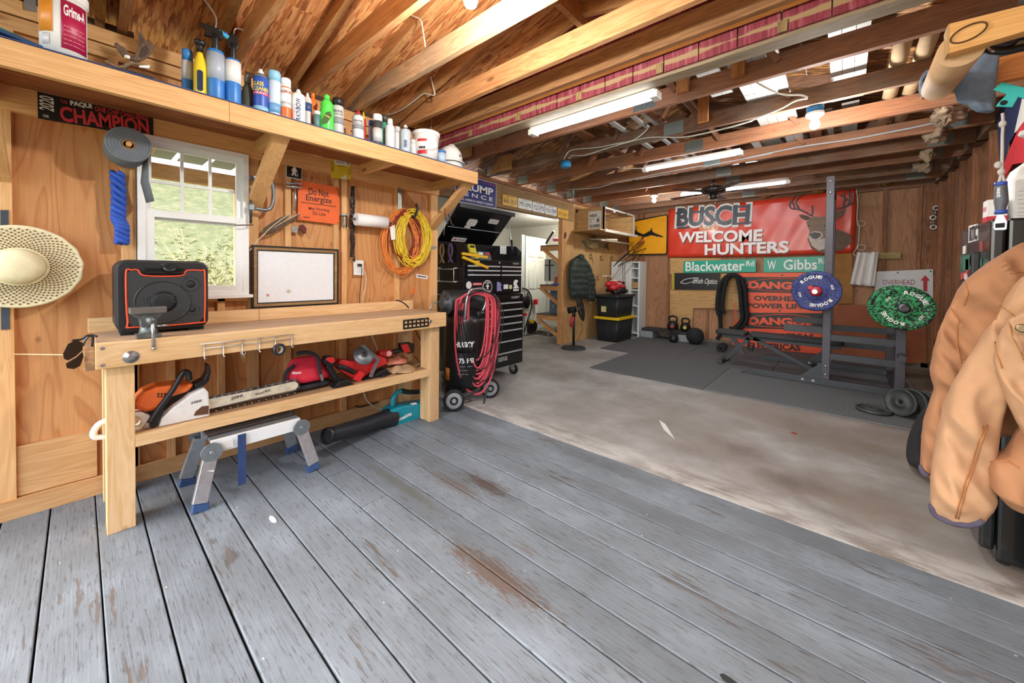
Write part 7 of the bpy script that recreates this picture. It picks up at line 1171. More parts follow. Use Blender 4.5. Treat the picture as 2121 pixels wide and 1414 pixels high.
for p_ in ((1555, 670), (1538, 930)): MB().lathe(pt(K8, *p_, 'y', yo-.006), [(.016, 0), (.016, .003), (.008, .003)], (0, -1, 0), 12).obj('grommet', DST, t)
# overhead sign on the right
t = bsign('overhead_sign', 'white overhead clearance sign with red arrow behind the green plates', [(1005, 715), (1390, 698), (1390, 1000), (1005, 1000)], R1, pl('#d9dde0', .4, 0, .04), .005, yW-.03); bt(t, 'OVERHEAD', R1, 1055, 785, 1270, 785, 34, pc('#8e2a3a'), y=yW-.036, lift=.0, bold=.0); tr(t, 'red_arrow', pc('#b8202c'), [(1325, 840), (1325, 775), (1305, 775), (1338, 738), (1370, 775), (1352, 775), (1352, 850)], R1, 'y', yW-.036, 0, .003)
for p_ in ((1155, 722), (1375, 712)): MB().lathe(pt(R1, *p_, 'y', yW-.036), [(.01, 0), (.01, .003)], (0, -1, 0), 10).obj('screw_head', BLK, t)
tr(None, 'wood_batten', wood('#b6a672', '#94844e', 'x', .2), [(880, 592), (1175, 588), (1175, 628), (880, 632)], R1, 'y', yW+.002, 0, .03, label='pale wood batten holding the white towel', cat='batten')
# towel
def drape(name, label, pl_, pr_, k, y, mat, cat='towel', dep=.05, nx=14, ny=14):
    rows = []
    for i in range(ny+1):
        v = i/ny; a = pt(k, pl_[0][0]+(pl_[1][0]-pl_[0][0])*v, pl_[0][1]+(pl_[1][1]-pl_[0][1])*v, 'y', y); b_ = pt(k, pr_[0][0]+(pr_[1][0]-pr_[0][0])*v, pr_[0][1]+(pr_[1][1]-pr_[0][1])*v, 'y', y)
        rows.append([a.lerp(b_, j/nx)+V((0, -dep*(.3+.35*math.sin(j*1.3+.4*v)+.3*math.sin(j*.6)), .006*math.sin(j*2))) for j in range(nx+1)])
    return MB().grid(rows, .006).obj(name, mat, None, label=label, cat=cat)
drape('hand_towel', 'white hand towel hanging from the pale batten', [(888, 588), (838, 800)], [(1028, 586), (1000, 815)], R1, yW-.06, pl('#e6e4e2', .95, 0, .03, 30, .4, 150), dep=.09)
t = T('hanging_chain', 'short bright chain hanging on the right back corner post', 'chain', pt(B3, 130, 855, 'y', yW-.1))
for i in range(5): c = pt(B3, (150, 135, 125, 120, 128)[i], 690+i*38, 'y', yW-.12); torus(c, (1, .3, 0) if i % 2 else (.2, 1, 0), .028, .009, 18, 8).obj('link', STL, t)
# insulation scraps
IN = pl('#a08a72', .95, 0, .2, 8, .6, 30)
for i, (px, py, s_, k) in enumerate(((1955, 262, .075, K0), (1922, 335, .055, K0), (1912, 362, .06, K0), (1940, 300, .065, K0))):
    c = at(px, py, 'z', 2.52); c = V((min(c.x, .86), min(c.y, 7.8), 2.615)); m = MB().ell(c, s_*.9, s_*2.6, s_*.75, 34, 22)
    for v in m.v: v += (v-c).normalized()*s_*(1.1*_mn.noise(v*9+V((i*3, 0, 0)))+.7*_mn.noise(v*24)+.45*_mn.noise(v*60))
    m.obj('insulation_tuft', IN, None, label=('long', 'small dark', 'lowest', 'ragged')[i]+' tuft of brown insulation stuffed along the right wall top', cat='insulation')
for i, (x_, y_) in enumerate(((205, 800), (720, 745), (1330, 675))):
    c = pt(A6, x_, y_, 'y', yW-.06); r2 = random.Random(i+50); m = MB().ell(c, .09, .03, .055, 12, 8)
    for v in m.v: v += V((r2.uniform(-.02, .02), r2.uniform(-.02, .02), r2.uniform(-.02, .02)))
    m.obj('foam_blob', pl('#b98a48', .6, 0, .3, 30), None, label=('crusty foam blob above the BUSCH lettering', 'crusty foam blob left of the rack post', 'crusty foam blob right of the rack post')[i].replace('left of', 'between banner letters and').replace('right of', 'beyond')+' on the top beam', cat='foam', group='foam blobs above the banner')
# ================================================================== GYM FLOOR
RM = pl('#56595b', .9, 0, .15, 60, .4, 90); rmm, rnt, rb, rL = newmat('rubber_mat'); v_ = coord(rnt, rand=False); w_ = nn(rnt, 'ShaderNodeTexVoronoi'); w_.inputs['Scale'].default_value = 60; w_.inputs['Randomness'].default_value = .1; rL.new(v_, w_.inputs['Vector']); cr = ramp(rnt, [(.2, '#46494b'), (.6, '#6c7072')]); rL.new(w_.outputs['Distance'], cr.inputs[0]); sp2 = noise(rnt, v_, 22, 3, .6); s3 = ramp(rnt, [(.66, (0, 0, 0, 1)), (.72, (1, 1, 1, 1))]); rL.new(sp2, s3.inputs[0]); rL.new(mixc(rnt, mathn(rnt, 'MULTIPLY', s3.outputs[0], .4), cr.outputs[0], '#8f8f8a'), rb.inputs['Base Color']); rb.inputs['Roughness'].default_value = .8; bump(rnt, w_.outputs['Distance'], rb, .4, .003)
dk = T('rubber_mats', 'black rubber gym mats laid edge to edge before the back wall', 'mat', (-1, 6, 0)) if 0 else None
for (x0, x1, y0, y1, m_, lab) in ((-2.6, -1.17, 4.62, 5.93, RM, 'smooth black rubber mat beside the bare concrete'), (-1.165, .55, 4.62, 5.93, rmm, 'textured black rubber mat under the front of the rack'), (-3.15, -1.9, 5.935, 7.2, RM, 'black rubber mat before the storage bins'), (-1.895, -.7, 5.935, 7.2, RM, 'black rubber mat under the flat bench'), (-.695, .6, 5.935, 7.2, rmm, 'textured black rubber mat under the back of the rack'), (-3.1, -1.5, 7.203, 7.98, RM, 'black rubber mat under the kettlebells'), (-1.495, .6, 7.203, 7.98, RM, 'black rubber mat below the orange danger sign')): MB().box(x0, x1, y0, y1, 0, .016).obj('rubber_mat', m_, None, label=lab, cat='mat', group='rubber gym mats', bev=.003)
ZM = .0165
# aerobic step
t = T('aerobic_step', 'black exercise step on grey risers along the back wall', 'exercise step', (-2.6, 7.72, ZM)); MB().prism(Fr((-2.58, 7.74, ZM+.13), (1, 0, 0), (0, 1, 0)), rrect(1.05, .36, .05), 0, .05).obj('platform', pl('#2b2e30', .7), t, bev=.008)
for x in (-2.98, -2.28): MB().box(x-.12, x+.12, 7.55, 7.92, ZM, ZM+.13).obj('riser', pl('#8e9496', .6), t, bev=.01)
def kettle(x, y, z, s_, label, ring_=None):
    t = T('kettlebell', label, 'kettlebell', (x, y, z), 'kettlebells'); IRN = pl('#1f2123', .4, .2, .1, 30); MB().lathe((x, y, z), [(.55*s_, 0), (.8*s_, .12*s_), (1.0*s_, .6*s_), (1.0*s_, .95*s_), (.82*s_, 1.45*s_), (.45*s_, 1.75*s_)], n=24).obj('bell', IRN, t)
    q = [V((x-.55*s_, y, z+1.5*s_)), V((x-.72*s_, y, z+2.0*s_)), V((x-.55*s_, y, z+2.5*s_)), V((x, y, z+2.65*s_)), V((x+.55*s_, y, z+2.5*s_)), V((x+.72*s_, y, z+2.0*s_)), V((x+.55*s_, y, z+1.5*s_))]; MB().tube(spline(q, 4), .19*s_, 10).obj('handle', IRN, t)
    if ring_: MB().lathe((x+.15*s_, y-.93*s_, z+.85*s_), [(.35*s_, -.06*s_), (.34*s_, .08*s_)], (.15, -1, .0), 18).obj('badge', pc(ring_), t)
kettle(at(*K8(755, 1060), 'y', 7.72).x, 7.72, ZM+.18, .105, 'large black kettlebell with red badge on the exercise step', '#a82c30'); kettle(at(*K8(845, 1060), 'y', 7.74).x, 7.76, ZM+.18, .095, 'black kettlebell with yellow badge on the exercise step', '#c8b030'); kettle(-2.40, 7.40, ZM, .085, 'worn grey kettlebell on the mat before the exercise step')
MB().lathe((-2.05, 7.50, ZM), [(.03, 0), (.07, .01), (.125, .055), (.148, .11), (.15, .15), (.148, .19), (.125, .245), (.07, .288), (.01, .3)], n=32).obj('medicine_ball', RUB, None, label='black rubber medicine ball beside the exercise step', cat='ball')
# battle rope over a hook
t = T('battle_rope', 'thick black sheathed battle rope looped over a hook', 'rope', pt(K8, 1180, 1080, 'y', yo-.1)); RP = pl('#17181a', .85, 0, .15, 30, .5, 60)
for i, (w, yb_, oy) in enumerate(((75, 1080, 0), (60, 1060, .06), (88, 1085, .1), (50, 1075, .13))):
    q = [(1180-w, yb_-120), (1178-w-10, 900), (1180-w, 780), (1185-w*.6, 695), (1185, 668), (1190+w*.7, 690), (1195+w, 780), (1205+w, 900), (1215+w*.9, yb_-80), (1190+w*.4, yb_-10), (1170, yb_)]; MB().tube(spline([pt(K8, *p_, 'y', yo-.04-oy) for p_ in q], 5), .034, 10).obj('rope_loop', RP, t)
MB().tube(spline([pt(K8, *p_, 'y', yo-.12) for p_ in ((1100, 780), (1095, 900), (1105, 1080), (1080, 1140))], 5), .034, 10).obj('rope_loop', RP, t); MB().tube(spline([pt(K8, *p_, 'y', yo-.17) for p_ in ((1215, 870), (1212, 980), (1195, 1050))], 5), .008, 6).obj('orange_cord', DO, t); MB().cyl(pt(K8, 1178, 655, 'y', yo), pt(K8, 1178, 690, 'y', yo-.1), .01).obj('hook', STL, t)
# ================================================================== RACK, BARBELL, PLATES
RK = pl('#4d4c54', .45, .4, .08, 20); RKB = pl('#3e4247', .5, .3, .1, 20); y1_, y2_ = 5.78, 6.92; px1, px2 = -.14, .47; t = T('squat_rack', 'dark grey steel squat rack with plate storage posts', 'squat rack', (-.1, 6.35, ZM))
for y in (y1_, y2_):
    MB().box(px1-.0375, px1+.0375, y-.0375, y+.0375, ZM+.075, 2.46).obj('upright', RK, t, bev=.004); MB().box(-.88, .58, y-.0375, y+.0375, ZM, ZM+.075).obj('base_rail', RKB, t, bev=.004); MB().box(px2-.04, px2+.04, y-.04, y+.04, ZM+.075, .95 if y == y1_ else .8).obj('storage_post', RK, t, bev=.004)
    MB().prism(FB((-.88, y+.0375, ZM)), [(0, 0), (-.12, 0), (-.06, .02), (0, .06)], 0, .075).obj('rail_nose', RKB, t); MB().box(px1, px2, y-.03, y+.03, .33, .40).obj('brace_beam', RKB, t); MB().box(px1, px2, y-.03, y+.03, .55, .62).obj('brace_beam', RKB, t)
    MB().prism(FB((px1, y-.039, ZM+.075)), [(-.24, 0), (-.03, .2), (-.03, 0)], 0, .006).obj('gusset', RKB, t)
    for z in (2.40, 2.27, .25, .15): MB().lathe((px1, y-.0375, z), [(.016, 0), (.014, .008), (.006, .012)], (0, -1, 0), 10).obj('bolt', STL, t)
    for x in (-.35, -.25, .44, .56): MB().lathe((x, y-.0375, ZM+.04), [(.016, 0), (.014, .008)], (0, -1, 0), 10).obj('bolt', STL, t)
    MB().box(-.55, px1-.03, y-.035, y+.035, .62, .70).obj('safety_arm', RKB, t, bev=.004); MB().box(px1-.1, px1-.035, y-.03, y+.03, 1.0, 1.12).obj('bar_hook', RKB, t, bev=.004); MB().cyl((px2, y-.04, .46), (px2, y-.22, .46), .03, n=16).obj('storage_peg', RK, t); MB().cyl((px2, y-.04, .98), (px2, y-.32, .98), .026, n=16).obj('storage_peg', RK, t) if y == y1_ else None
MB().box(px1-.03, px1+.03, y1_, y2_, 2.36, 2.42).obj('top_crossbar', RK, t); MB().box(px2-.035, px2+.035, y1_, y2_, ZM+.0, ZM+.07).obj('rear_crossbar', RKB, t); MB().box(px2-.035, px2+.035, y1_, y2_, .5, .57).obj('rear_crossbar', RKB, t)
bx_, bz_ = -.235, 1.13; t = T('barbell', 'steel barbell resting in the rack hooks', 'barbell', (bx_, 6.35, bz_)); MB().cyl((bx_, 5.62, bz_), (bx_, 7.1, bz_), .014, n=12).obj('shaft', STL, t)
for a, c in ((5.24, 5.62), (7.1, 7.48)): MB().cyl((bx_, a, bz_), (bx_, c, bz_), .025, n=16).obj('sleeve', STL, t)
def mottle(c1, c2, sc, thr):
    m, nt, b, L = newmat('mottled_rubber'); n = nn(nt, 'ShaderNodeTexVoronoi'); n.inputs['Scale'].default_value = sc; L.new(coord(nt), n.inputs['Vector']); s_ = nn(nt, 'ShaderNodeSeparateColor'); L.new(n.outputs['Color'], s_.inputs[0]); r = ramp(nt, [(thr-.01, c1), (thr+.01, c2)]); L.new(s_.outputs[0], r.inputs[0]); L.new(r.outputs[0], b.inputs['Base Color']); b.inputs['Roughness'].default_value = .6; return m
def plate(c, R_, th, mat, label, words, wt, rot0=0, group='bumper plates'):
    c = V(c); t = T('bumper_plate', label, 'weight plate', c-V((0, 0, R_)), group); MB().lathe(c, [(.026, 0), (R_-.008, 0), (R_, .008), (R_, th-.008), (R_-.008, th), (R_*.82, th), (R_*.8, th-.004), (R_*.42, th-.004), (R_*.4, th), (.026, th), (.026, 0)], (0, -1, 0), 48, caps=False).obj('disc', mat, t); MB().lathe(c-V((0, 0, 0)), [(.024, -.001), (.05, -.001), (.05, th+.002), (.024, th+.002)], (0, -1, 0), 24, caps=False).obj('hub_ring', DST, t)
    if words:
        for a0 in (rot0, rot0+math.pi):
            for i, ch in enumerate('ROGUE'): a = a0+(2-i)*.27; f = Fr(c+V((math.cos(a)*R_*.71, -th-.001, math.sin(a)*R_*.71)), (math.sin(a), 0, -math.cos(a)), (math.cos(a), 0, math.sin(a))); text(ch, f, R_*.17, R_*.16, WHP, t, bold=.04)
        for a in (rot0+math.pi/2, rot0-math.pi/2): f = Fr(c+V((math.cos(a)*R_*.66, -th-.001, math.sin(a)*R_*.66)), (math.sin(a), 0, -math.cos(a)), (math.cos(a), 0, math.sin(a))); text(wt, f, R_*.24, R_*.1, WHP, t, bold=.02)
    return t
BLU = mottle('#262a40', '#3a4a9c', 130, .5); GRC = mottle('#1a2320', '#2f9a5c', 75, .5)
plate((bx_, 5.54, bz_), .226, .09, BLU, 'blue flecked 45 pound bumper plate on the barbell end', True, '45LB', 1.9)
t = T('barbell_collar', 'red clamp collar on the barbell before the blue plate', 'collar', (bx_, 5.4, bz_-.06)); MB().lathe((bx_, 5.445, bz_), [(.026, 0), (.055, 0), (.055, .035), (.026, .035)], (0, -1, 0), 20, caps=False).obj('ring', pl('#b82034', .4), t); MB().box(bx_-.07, bx_-.03, 5.41, 5.44, bz_+.02, bz_+.06).obj('lever', pl('#b82034', .4), t)
plate((px2+.02-.06, 5.70, .98), .226, .06, GRC, 'hidden green flecked bumper plate behind the front green one', False, '') if 0 else plate((.42, 5.72, .985), .226, .07, GRC, 'green flecked bumper plate half hidden behind another on the storage peg', True, '25LB', .9)
plate((.47, 5.62, .98), .226, .055, GRC, 'green flecked 25 pound bumper plate in front on the storage peg', True, '25LB', .95)
# flat bench
t = T('weight_bench', 'black padded folding weight bench standing through the rack', 'weight bench', (-.75, 6.35, ZM)); PD = pl('#2b2d30', .6, 0, .1, 20); by = 6.33
for x0, x1 in ((-1.42, -1.02), (-1.0, .02)): MB().prism(Fr(((x0+x1)/2, by, .43), (1, 0, 0), (0, 1, 0)), rrect(x1-x0, .27, .05), 0, .06).obj('pad', PD, t, bev=.015)
MB().beam((-1.35, by, .40), (.0, by, .40), .05, .05).obj('spine', RKB, t); MB().beam((-1.0, by, .40), (-1.3, by, .05), .05, .05).obj('front_leg', RKB, t); MB().beam((-.95, by, .40), (-.25, by, .06), .05, .05).obj('rear_leg', RKB, t); MB().beam((-1.22, by, .40), (-1.08, by, .16), .03, .06).obj('strut', RKB, t)
MB().beam((-1.32, by-.25, .05), (-1.32, by+.25, .05), .05, .05).obj('front_foot', RKB, t); MB().beam((-.25, by-.25, .05), (-.25, by+.25, .05), .05, .05).obj('rear_foot', RKB, t); MB().tube(spline([(-.98, by-.1, .40), (-1.0, by-.12, .3), (-.95, by-.12, .24), (-.93, by-.12, .34)], 4), .012, 8).obj('adjust_handle', BLK, t)
for s_ in (-1, 1): MB().cyl((-.27, by+s_*.24, .063), (-.27, by+s_*.28, .063), .045, n=18).obj('wheel', RUB, t)
# small dumbbell behind, plates on the floor, plate stack
t = T('dumbbell', 'small black dumbbell on the mat by the bench foot', 'dumbbell', (-1.52, 7.15, ZM)); MB().cyl((-1.52, 7.02, ZM+.06), (-1.52, 7.24, ZM+.06), .015).obj('bar', STL, t)
for a in (7.02, 7.2): MB().cyl((-1.52, a, ZM+.065), (-1.52, a+.05, ZM+.065), .065, n=18).obj('head', RUB, t)
IRP = pl('#3f4443', .55, .3, .15, 30)
def ironplate(c, ax, R_, th, label):
    t = T('iron_plate', label, 'weight plate', V(c)-V((0, 0, R_ if abs(V(ax).z) < .5 else 0)), 'small iron plates on the mat'); MB().lathe(c, [(.016, 0), (R_, 0), (R_, th), (R_*.86, th), (R_*.84, th*.7), (R_*.42, th*.7), (R_*.4, th), (.016, th), (.016, 0)], ax, 36, caps=False).obj('disc', IRP, t)
ironplate((.24, 4.98, ZM), (0, 0, 1), .13, .03, 'small iron plate lying flat on the textured mat'); ironplate((.43, 5.0, ZM+.125), (-.62, -.75, .2), .125, .03, 'iron plate leaning in front of the stacked ones'); ironplate((.50, 5.05, ZM+.125), (-.62, -.75, .2), .125, .03, 'second iron plate leaning behind the front one'); ironplate((.56, 5.1, ZM+.12), (-.62, -.75, .2), .115, .03, 'third iron plate leaning by the wall')
for xq, lab in ((.47, 'large black bumper plate leaning half behind the tan coat'), (.54, 'second black bumper plate leaning behind the first by the fridge')):
    t = T('bumper_plate', lab, 'weight plate', (xq, 3.72, .0), 'black plates by the fridge'); MB().lathe((xq, 3.72+(.02 if xq > .5 else 0), .235), [(.026, 0), (.22, 0), (.226, .008), (.226, .05), (.18, .05), (.17, .045), (.05, .045), (.05, .05), (.026, .05), (.026, 0)], (-.95, -.1, .28), 44, caps=False).obj('disc', RUB, t); MB().lathe((xq, 3.72+(.02 if xq > .5 else 0), .235), [(.024, .0), (.03, .0), (.03, .052), (.024, .052)], (-.95, -.1, .28), 20, caps=False).obj('hub_ring', DST, t)
tr(None, 'scrap_board', wood('#8a7a66', '#6a5a48', 'x', .3), [(0, 0), (1, 0), (1, 1)], K0, 'y', 7.9, 0, .01) if 0 else MB().box(.64, .92, 6.2, 7.6, 0, .03).obj('scrap_board', wood('#857a6c', '#645a4c', 'y', .3), None, label='grey scrap board lying on the floor by the right wall', cat='board')
# ================================================================== RIGHT SIDE
fx0, fx1, fy0, fy1, fh = .495, .94, 2.722, 3.318, 1.567; FRM = pl('#15191a', .22, .05, .1, 10, coat=.4); t = T('fridge', 'black refrigerator covered with stickers behind the tan coat', 'fridge', ((fx0+fx1)/2, (fy0+fy1)/2, 0))
MB().box(fx0+.05, fx1, fy0, fy1, .02, fh).obj('cabinet', FRM, t, bev=.012); MB().box(fx0, fx0+.046, fy0, fy1, .06, 1.16).obj('door', FRM, t, bev=.012); MB().box(fx0, fx0+.046, fy0, fy1, 1.175, fh).obj('freezer_door', FRM, t, bev=.012)
for z0, z1 in ((.75, 1.13), (1.2, 1.42)): MB().beam((fx0-.03, fy0+.07, z0), (fx0-.03, fy0+.07, z1), .03, .025).obj('door_handle', BLK, t, bev=.005); [MB().box(fx0-.03, fx0, fy0+.058, fy0+.082, z_, z_+.03).obj('handle_mount', BLK, t) for z_ in (z0, z1-.03)]
for x in (fx0+.08, fx1-.06): MB().cyl((x, fy0+.05, 0), (x, fy0+.05, .025), .02).obj('foot', RUB, t)
xs = fx0-.0006
def fst(nm, col, pts): return tr(t, nm, pc(col), pts, B3, 'x', xs, -.0015, 0)
fst('sticker', '#e6e8e8', [(410, 833), (480, 815), (480, 945), (408, 968)]); fst('sticker', '#1f6a54', [(362, 1075), (515, 1035), (515, 1150), (362, 1190)]); fst('sticker', '#b83a34', [(345, 1205), (400, 1195), (400, 1230), (345, 1260)]); fst('sticker', '#c23a40', [(385, 1100), (408, 1092), (408, 1190), (385, 1195)]); fst('sticker', '#d8d8d4', [(362, 995), (385, 988), (382, 1050), (362, 1058)]); fst('sticker', '#8c3a34', [(495, 960), (520, 950), (520, 1030), (495, 1035)])
for cx_, cy_, rx_, ry_, col in ((430, 1112, 14, 55, '#c9cfca'), (470, 1100, 20, 45, '#3d5a52'), (385, 1235, 14, 28, '#d0d4d0')): fst('sticker', col, [(cx_+rx_*math.cos(2*math.pi*i/18), cy_+ry_*math.sin(2*math.pi*i/18)) for i in range(18)])
a, b_ = pt(B3, 413, 900, 'x', xs-.003), pt(B3, 475, 880, 'x', xs-.003); f = Fr((a+b_)/2, (0, -1, 0), (0, 0, 1)); text('RTIC', f, (a-b_).length, .075, BLK, t, bold=.04)
# things on the fridge
p_ = at(2118, 449, 'z', fh); jx, jy = .70, 2.98; JW = pl('#eceeee', .4, 0, .03); t = T('sprayer_jug', 'large white jug with green collar and printed label on the fridge', 'jug', (jx, jy, fh)); sec = [[(jx+a, jy+b2, fh+z) for a, b2 in rrect(w_, d_, min(w_, d_)*.3, 3)] for w_, d_, z in ((.22, .15, 0), (.23, .16, .02), (.23, .16, .20), (.2, .14, .25), (.1, .09, .30), (.065, .065, .33))]; loft(sec, JW, t, 'body', 0)
MB().cyl((jx, jy, fh+.325), (jx, jy, fh+.36), .036, n=20).obj('green_collar', pl('#1f9a50', .4), t); MB().lathe((jx, jy, fh+.36), [(.035, 0), (.04, .02), (.02, .05)], n=18).obj('spray_base', JW, t); MB().prism(Fr((jx, jy, fh+.38), (-.75, -.66, 0), (0, 0, 1)), [(-.05, 0), (.06, 0), (.12, .02), (.11, .045), (0, .06), (-.05, .05)], -.02, .02).obj('spray_head', JW, t, bev=.006)
f = Fr((jx-.02, jy-.0805, fh+.11), (1, 0, 0), (0, 0, 1)); MB().prism(f, rrect(.17, .17, .01), 0, .001).obj('label', pc('#dcdedd'), t); text('---- --- -- ----- -- --------\n---- --- ---------- ------ ---\n--- ---- ----- -- --- ----\n----- ---- --- ----- ------\n-- --- ----- -- --- ------\n----- ----- --- ----- -----', f.off(0, -.02, .001), .15, .1, pc('#55585a'), t)
t = T('carton', 'small white and red carton standing on the fridge corner', 'carton', (.56, 3.05, fh)); MB().box(.515, .575, 2.9, 2.98, fh, fh+.11).obj('box', WHP, t); MB().box(.514, .576, 2.899, 2.981, fh, fh+.03).obj('red_band', REDP, t); MB().box(.5135, .5145, 2.92, 2.97, fh+.06, fh+.08).obj('print_band', pc('#d08aa0'), t)
# wall flag
t = T('wall_flag', 'red white and navy flag pinned to the right wall', 'flag', at(2100, 340, 'x', .93)); xw = .93
for nm, col, pts in (('blue_field', '#1d2850', [(2066, 240), (2080, 205), (2121, 160), (2160, 150), (2160, 230), (2112, 262), (2090, 300), (2076, 372)]), ('white_stripe', '#d8d6d2', [(2121, 200), (2160, 180), (2160, 250), (2121, 262), (2104, 275), (2112, 240)]), ('red_stripe', '#c02a34', [(2112, 268), (2121, 255), (2160, 215), (2160, 330), (2100, 340), (2080, 375), (2078, 350), (2098, 300)])): tr(t, nm, pl(col, .8), pts, K0, 'x', xw, -.006-(.002 if nm == 'red_stripe' else .001 if nm == 'white_stripe' else 0), -.002)
# hanging rack: two boards, cardboard tube, towel
yn, yf = 1.75, 2.5; RKW = wood('#e0ae6c', '#c8904e', 'x', .5); t = T('tube_rack', 'pair of pine boards with round holes holding a cardboard tube', 'rack', (.6, 2.1, 1.9))
tr(t, 'near_board', RKW, [(570, 110), (582, 82), (1021, -28), (1300, -100), (1300, 50), (1021, 128), (588, 255), (578, 262)], R4, 'y', yn, -.04, 0, .004); tr(t, 'far_board', wood('#d98e50', '#b66c32', 'x', .5), [(430, 395), (1021, 240), (1250, 180), (1250, 335), (1021, 392), (425, 510)], R4, 'y', yf, -.04, 0, .004)
hc = pt(R4, 695, 135, 'y', yn-.002); MB().tube([hc+V((.035*math.cos(a), 0, .022*math.sin(a)+.008*math.cos(a))) for a in [2*math.pi*i/28 for i in range(28)]], .0022, 6, True).obj('drilled_ring', pl('#5a3a1c', .8), t); tr(t, 'end_grain', wood('#c9a878', '#a88858', 'z', .2), [(566, 112), (578, 84), (580, 258), (570, 262)], R4, 'y', yn, -.04, .001)
MB().box(.86, .95, 1.7, 2.6, 1.8, 2.4).obj('mounting_block', wood('#b9814a', '#8f5a2c', 'z'), t)
a, b_ = pt(R4, 655, 225, 'y', yn+.04), pt(R4, 520, 455, 'y', yf-.045); MB().cyl(a, b_, .052, n=24).obj('cardboard_tube', pl('#c9a57c', .75, 0, .06, 8), None, label='cardboard tube held between the two pine rack boards', cat='tube')
t = T('hand_tool', 'black D handled tool hanging under the near rack board', 'tool', pt(R4, 900, 240, 'y', 1.95)); wire(t, 'grip', BLK, [(1100, 150), (990, 160), (940, 200), (870, 205), (820, 200), (815, 225), (850, 240), (930, 240), (1000, 225), (1100, 205)], R4, 'y', 1.95, .012, 10); wire(t, 'trim_ring', STL, [(812, 205), (808, 222), (830, 240), (850, 245)], R4, 'y', 1.94, .004, 8)
TW = pl('#6f8096', .95, 0, .14, 40, .6, 200); t = garment('shop_towel', 'blue grey terry towel draped over the far rack board', [(672, 335), (700, 285), (790, 258), (878, 245), (872, 330), (860, 420), (848, 600), (760, 610), (700, 575), (690, 550), (630, 555), (605, 470), (590, 455)], R4, 'y', yf-.07, .022, TW, cat='towel'); tr(t, 'side_fold', TW, [(410, 450), (415, 395), (445, 362), (500, 350), (498, 368), (450, 390), (428, 420), (430, 500)], R4, 'y', yf-.045, -.05, .02, .004)
# teal scraper, cord, bottle opener
t = T('paint_scraper', 'teal plastic scraper with a cord tied through its hole', 'scraper', pt(R4, 900, 580, 'y', 2.05)); tr(t, 'blade', pl('#28b4b0', .4, 0, .04), [(838, 472), (888, 428), (1060, 470), (1060, 535), (985, 515), (950, 575), (855, 570), (862, 555), (918, 498)], R4, 'y', 2.05, 0, .008, .002); MB().lathe(pt(R4, 902, 545, 'y', 2.041), [(.008, 0), (.008, .001)], (0, -1, 0), 14).obj('hole', BLKM, t)
t = T('bottle_opener', 'grey handled bottle opener hanging on a knotted cord', 'bottle opener', pt(B3, 655, 865, 'y', 2.03)); yq = 2.03
wire(t, 'cord', pl('#b9b4ae', .9), [(675, -60), (680, 20), (675, 120), (672, 300), (665, 420), (640, 510)], B3, 'y', yq, .004); wire(t, 'cord', pl('#b9b4ae', .9), [(672, 300), (672, 420), (695, 490)], B3, 'y', yq, .004)
for kx, ky in ((675, 25), (665, 405), (640, 350)): MB().ell(pt(B3, kx, ky, 'y', yq), .009, .008, .012).obj('knot', pl('#b9b4ae', .9), t)
sx_ = [(664, 495, 40), (662, 530, 46), (664, 600, 50), (664, 640, 52), (660, 680, 42), (657, 715, 38), (657, 735, 42)]; MB().tubep([pt(B3, x_, y_, 'y', yq) for x_, y_, w_ in sx_], [w_/3.8235*depth(pt(B3, x_, y_, 'y', yq))/F/1.35 for x_, y_, w_ in sx_], 16).obj('handle', pl('#565a62', .5), t)
for y_, w_ in ((500, 44), (722, 44)): q = pt(B3, 661, y_, 'y', yq); MB().cyl(q-V((0, 0, .006)), q+V((0, 0, .006)), w_/3.8235*depth(q)/F/1.3, n=16).obj('blue_band', pl('#3450a8', .5), t)
tr(t, 'steel_head', STL, [(635, 740), (682, 740), (712, 800), (708, 858), (690, 866), (610, 868), (600, 850), (605, 810)], B3, 'y', yq, -.003, .003, .001); tr(t, 'opener_slot', BLKM, [(615, 815), (692, 808), (690, 845), (615, 850)], B3, 'y', yq, .003, .0036); wtext(t, 'QUINN', B3, 618, 610, 640, 545, 14, WHP, ax='y', val=yq, lift=.03) if 0 else text('QUINN', Fr(pt(B3, 628, 578, 'y', yq)+V((0, -.022, 0)), (0, 0, 1), (-1, 0, 0)), .032, .009, WHP, t, bold=.03)
